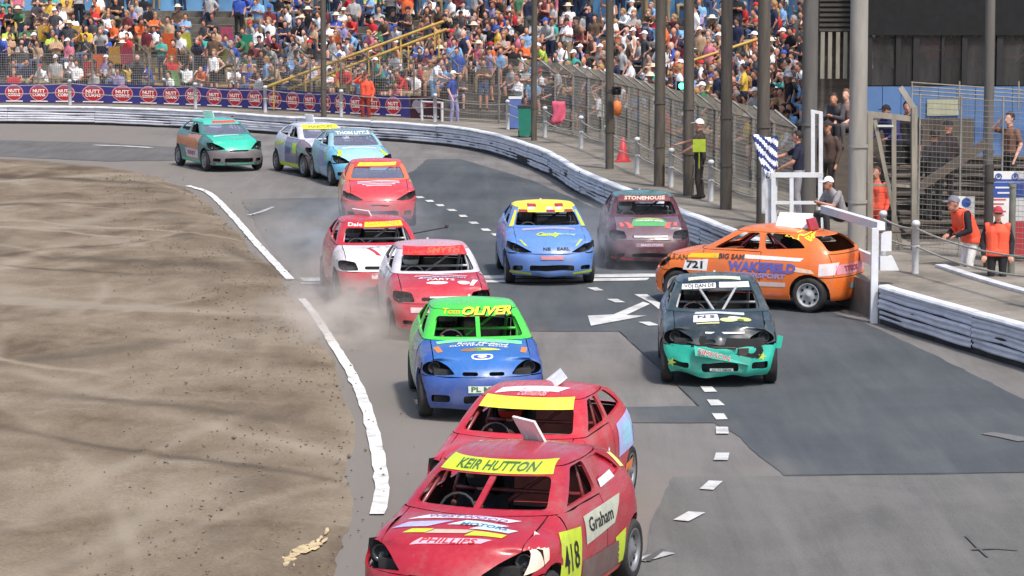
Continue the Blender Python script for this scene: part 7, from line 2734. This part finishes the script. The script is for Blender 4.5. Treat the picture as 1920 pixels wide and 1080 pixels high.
# on the stand and its steps
for px, py, z, Yd, kind, yaw, sh, tr_, hd, hm, lab in (
        (1752, 330, None, 55.6, 'stand', 1.9, (36, 34, 38), (30, 30, 32), 'hair_short', HAIRS[0], 'person in black seen from behind on the timber steps, left one'),
        (1778, 322, None, 55.9, 'stand_hip', 2.4, (44, 34, 36), (34, 32, 34), 'cap', cloth(40, 36, 40), 'person in dark jacket and cap on the timber steps, right one'),
        (1676, 300, None, 58.0, 'rail', -2.4, (44, 44, 92), (30, 30, 34), 'cap', cloth(30, 30, 34), 'person in dark blue jacket leaning above the timber gate'),
        (1700, 300, None, 58.2, 'stand', -1.7, (40, 34, 36), (30, 30, 34), 'hair_short', HAIRS[0], 'person in black beside the cranked gate post'),
        (1893, 330, None, 56.2, 'stand_look', -2.6, (120, 84, 70), (50, 46, 44), 'hair_short', HAIRS[0], 'person in brown top raising a hand near the steel column'),
        (1570, 300, None, 62.5, 'sit_lean', -2.0, (70, 68, 74), (52, 50, 54), 'hair_short', HAIRS[1], 'person in grey seated left of the pale pole below the shutters'),
        (1588, 300, None, 62.5, 'sit', -2.2, (150, 120, 112), (90, 84, 84), 'hair_short', HAIRS[2], 'person in pinkish top seated left of the pale pole'),
        (1552, 330, None, 60.5, 'stand', -2.2, (84, 66, 58), (60, 50, 46), 'cap', cloth(60, 50, 46), 'person in brown standing behind the white rostrum uprights')):
    c = AT(px, py, Yd)
    if px in (1752, 1778, 1893):
        c.z = 0.15 + int((Yd - 53.2) / 0.42) * 0.145
    elif px in (1676, 1700):
        c.z = 1.28
    elif px in (1570, 1588):
        c.z = bz(232) - 0.45
    else:
        c.z = 0.75
    person(lab, kind, c, yaw, cloth(*sh), cloth(*tr_), hd, hm, rnd.choice(SKINS), None, 1.0, 'people at the grandstand', 'short' if px in (1893, 1588) else 'long', faces=2500, voxel=0.016)
mb = MB(); mb.box((bx(1682), 58.2, 0.64), (1.4, 1.2, 1.26)); tag(mb.build('block_platform', M_BROWN), 'brown platform behind the timber gate', 'platform')
mb = MB(); mb.box((bx(1580), 62.5, bz(232) - 0.55 - 0.3), (1.2, 0.9, 1.4)); tag(mb.build('block_platform', M_BROWN), 'brown boarded balcony below the shutters', 'platform')
for i, px in enumerate((1652, 1666, 1700, 1748, 1785, 1842, 1895)):
    c = AT(px, 150, BY + 0.4 + 0.25 * (i % 3))
    c.z = bz(160) - 0.35
    sh = rnd.choice([(150, 120, 110), (180, 170, 170), (120, 100, 92), (170, 70, 76), (90, 88, 96)])
    person('figure behind the %s grandstand pane from the left%s' % (('first', 'first', 'second', 'third', 'fourth', 'fifth', 'sixth')[i], ', nearer the mullion' if i == 1 else ''), rnd.choice(STD), c, -math.pi / 2 + rnd.uniform(-0.6, 0.6), cloth(*sh), cloth(60, 60, 66), 'hair_short', rnd.choice(HAIRS), rnd.choice(SKINS), None, 0.95, 'people at the grandstand', faces=900)
# ------------------------------------------------------------------ dust and tyre smoke
def dust(label, center, size, density, col, seed):
    mb = MB()
    ellipsoid(mb, (0, 0, 0), (1, 1, 1), 16)
    m = bpy.data.materials.new('dust_air_%d' % seed)
    m.use_nodes = True
    N, L = m.node_tree.nodes, m.node_tree.links
    N.remove(N['Principled BSDF'])
    out = N['Material Output']
    pv = N.new('ShaderNodeVolumePrincipled')
    pv.inputs['Color'].default_value = (*col, 1)
    pv.inputs['Anisotropy'].default_value = 0.2
    tc = N.new('ShaderNodeTexCoord')
    ln = N.new('ShaderNodeVectorMath'); ln.operation = 'LENGTH'
    L.new(tc.outputs['Object'], ln.inputs[0])
    fall = N.new('ShaderNodeMapRange')
    fall.interpolation_type = 'SMOOTHSTEP'
    fall.inputs['From Min'].default_value = 0.98
    fall.inputs['From Max'].default_value = 0.15
    L.new(ln.outputs['Value'], fall.inputs['Value'])
    nz = N.new('ShaderNodeTexNoise')
    nz.inputs['Scale'].default_value = 2.8
    nz.inputs['Detail'].default_value = 4
    mp = N.new('ShaderNodeMapping')
    mp.inputs['Location'].default_value = (seed, seed * 1.7, 0)
    mp.inputs['Scale'].default_value = (1.4, 1.4, 0.8)
    L.new(tc.outputs['Object'], mp.inputs['Vector'])
    L.new(mp.outputs['Vector'], nz.inputs['Vector'])
    r2 = N.new('ShaderNodeMapRange')
    r2.inputs['From Min'].default_value = 0.42
    r2.inputs['From Max'].default_value = 0.62
    L.new(nz.outputs['Fac'], r2.inputs['Value'])
    mu = N.new('ShaderNodeMath'); mu.operation = 'MULTIPLY'
    L.new(fall.outputs['Result'], mu.inputs[0])
    L.new(r2.outputs['Result'], mu.inputs[1])
    m2 = N.new('ShaderNodeMath'); m2.operation = 'MULTIPLY'
    m2.inputs[1].default_value = density
    L.new(mu.outputs['Value'], m2.inputs[0])
    L.new(m2.outputs['Value'], pv.inputs['Density'])
    L.new(pv.outputs['Volume'], out.inputs['Volume'])
    o = mb.build('dust_cloud', m)
    o.location = center
    o.scale = size
    tag(o, label, 'dust', 'dust and smoke over the track', kind='stuff')
p = G(700, 625); dust('brown dust rolling low over the tarmac before the white pillared car', (p.x - 0.2, p.y, 0.30), (2.1, 3.2, 0.8), 1.2, (0.95, 0.87, 0.78), 1)
p = G(660, 552); dust('brown dust around the nose of the white bonnet car', (p.x, p.y - 0.2, 0.35), (1.6, 2.4, 0.7), 0.8, (0.94, 0.89, 0.83), 2)
p = G(560, 480); dust('thin blue grey smoke over the tarmac left of the white bonnet car', (p.x + 0.9, p.y, 0.45), (2.2, 6.0, 0.9), 0.22, (0.9, 0.92, 0.96), 3)
p = G(1120, 500); dust('thin blue grey smoke around the two cars beside the guard rail', (p.x, p.y, 0.5), (2.6, 4.0, 1.0), 0.28, (0.9, 0.92, 0.96), 4)
p = G(700, 420); dust('thin smoke under the red orange car further back', (p.x + 0.2, p.y - 0.8, 0.30), (1.6, 2.0, 0.6), 0.6, (0.9, 0.9, 0.94), 5)
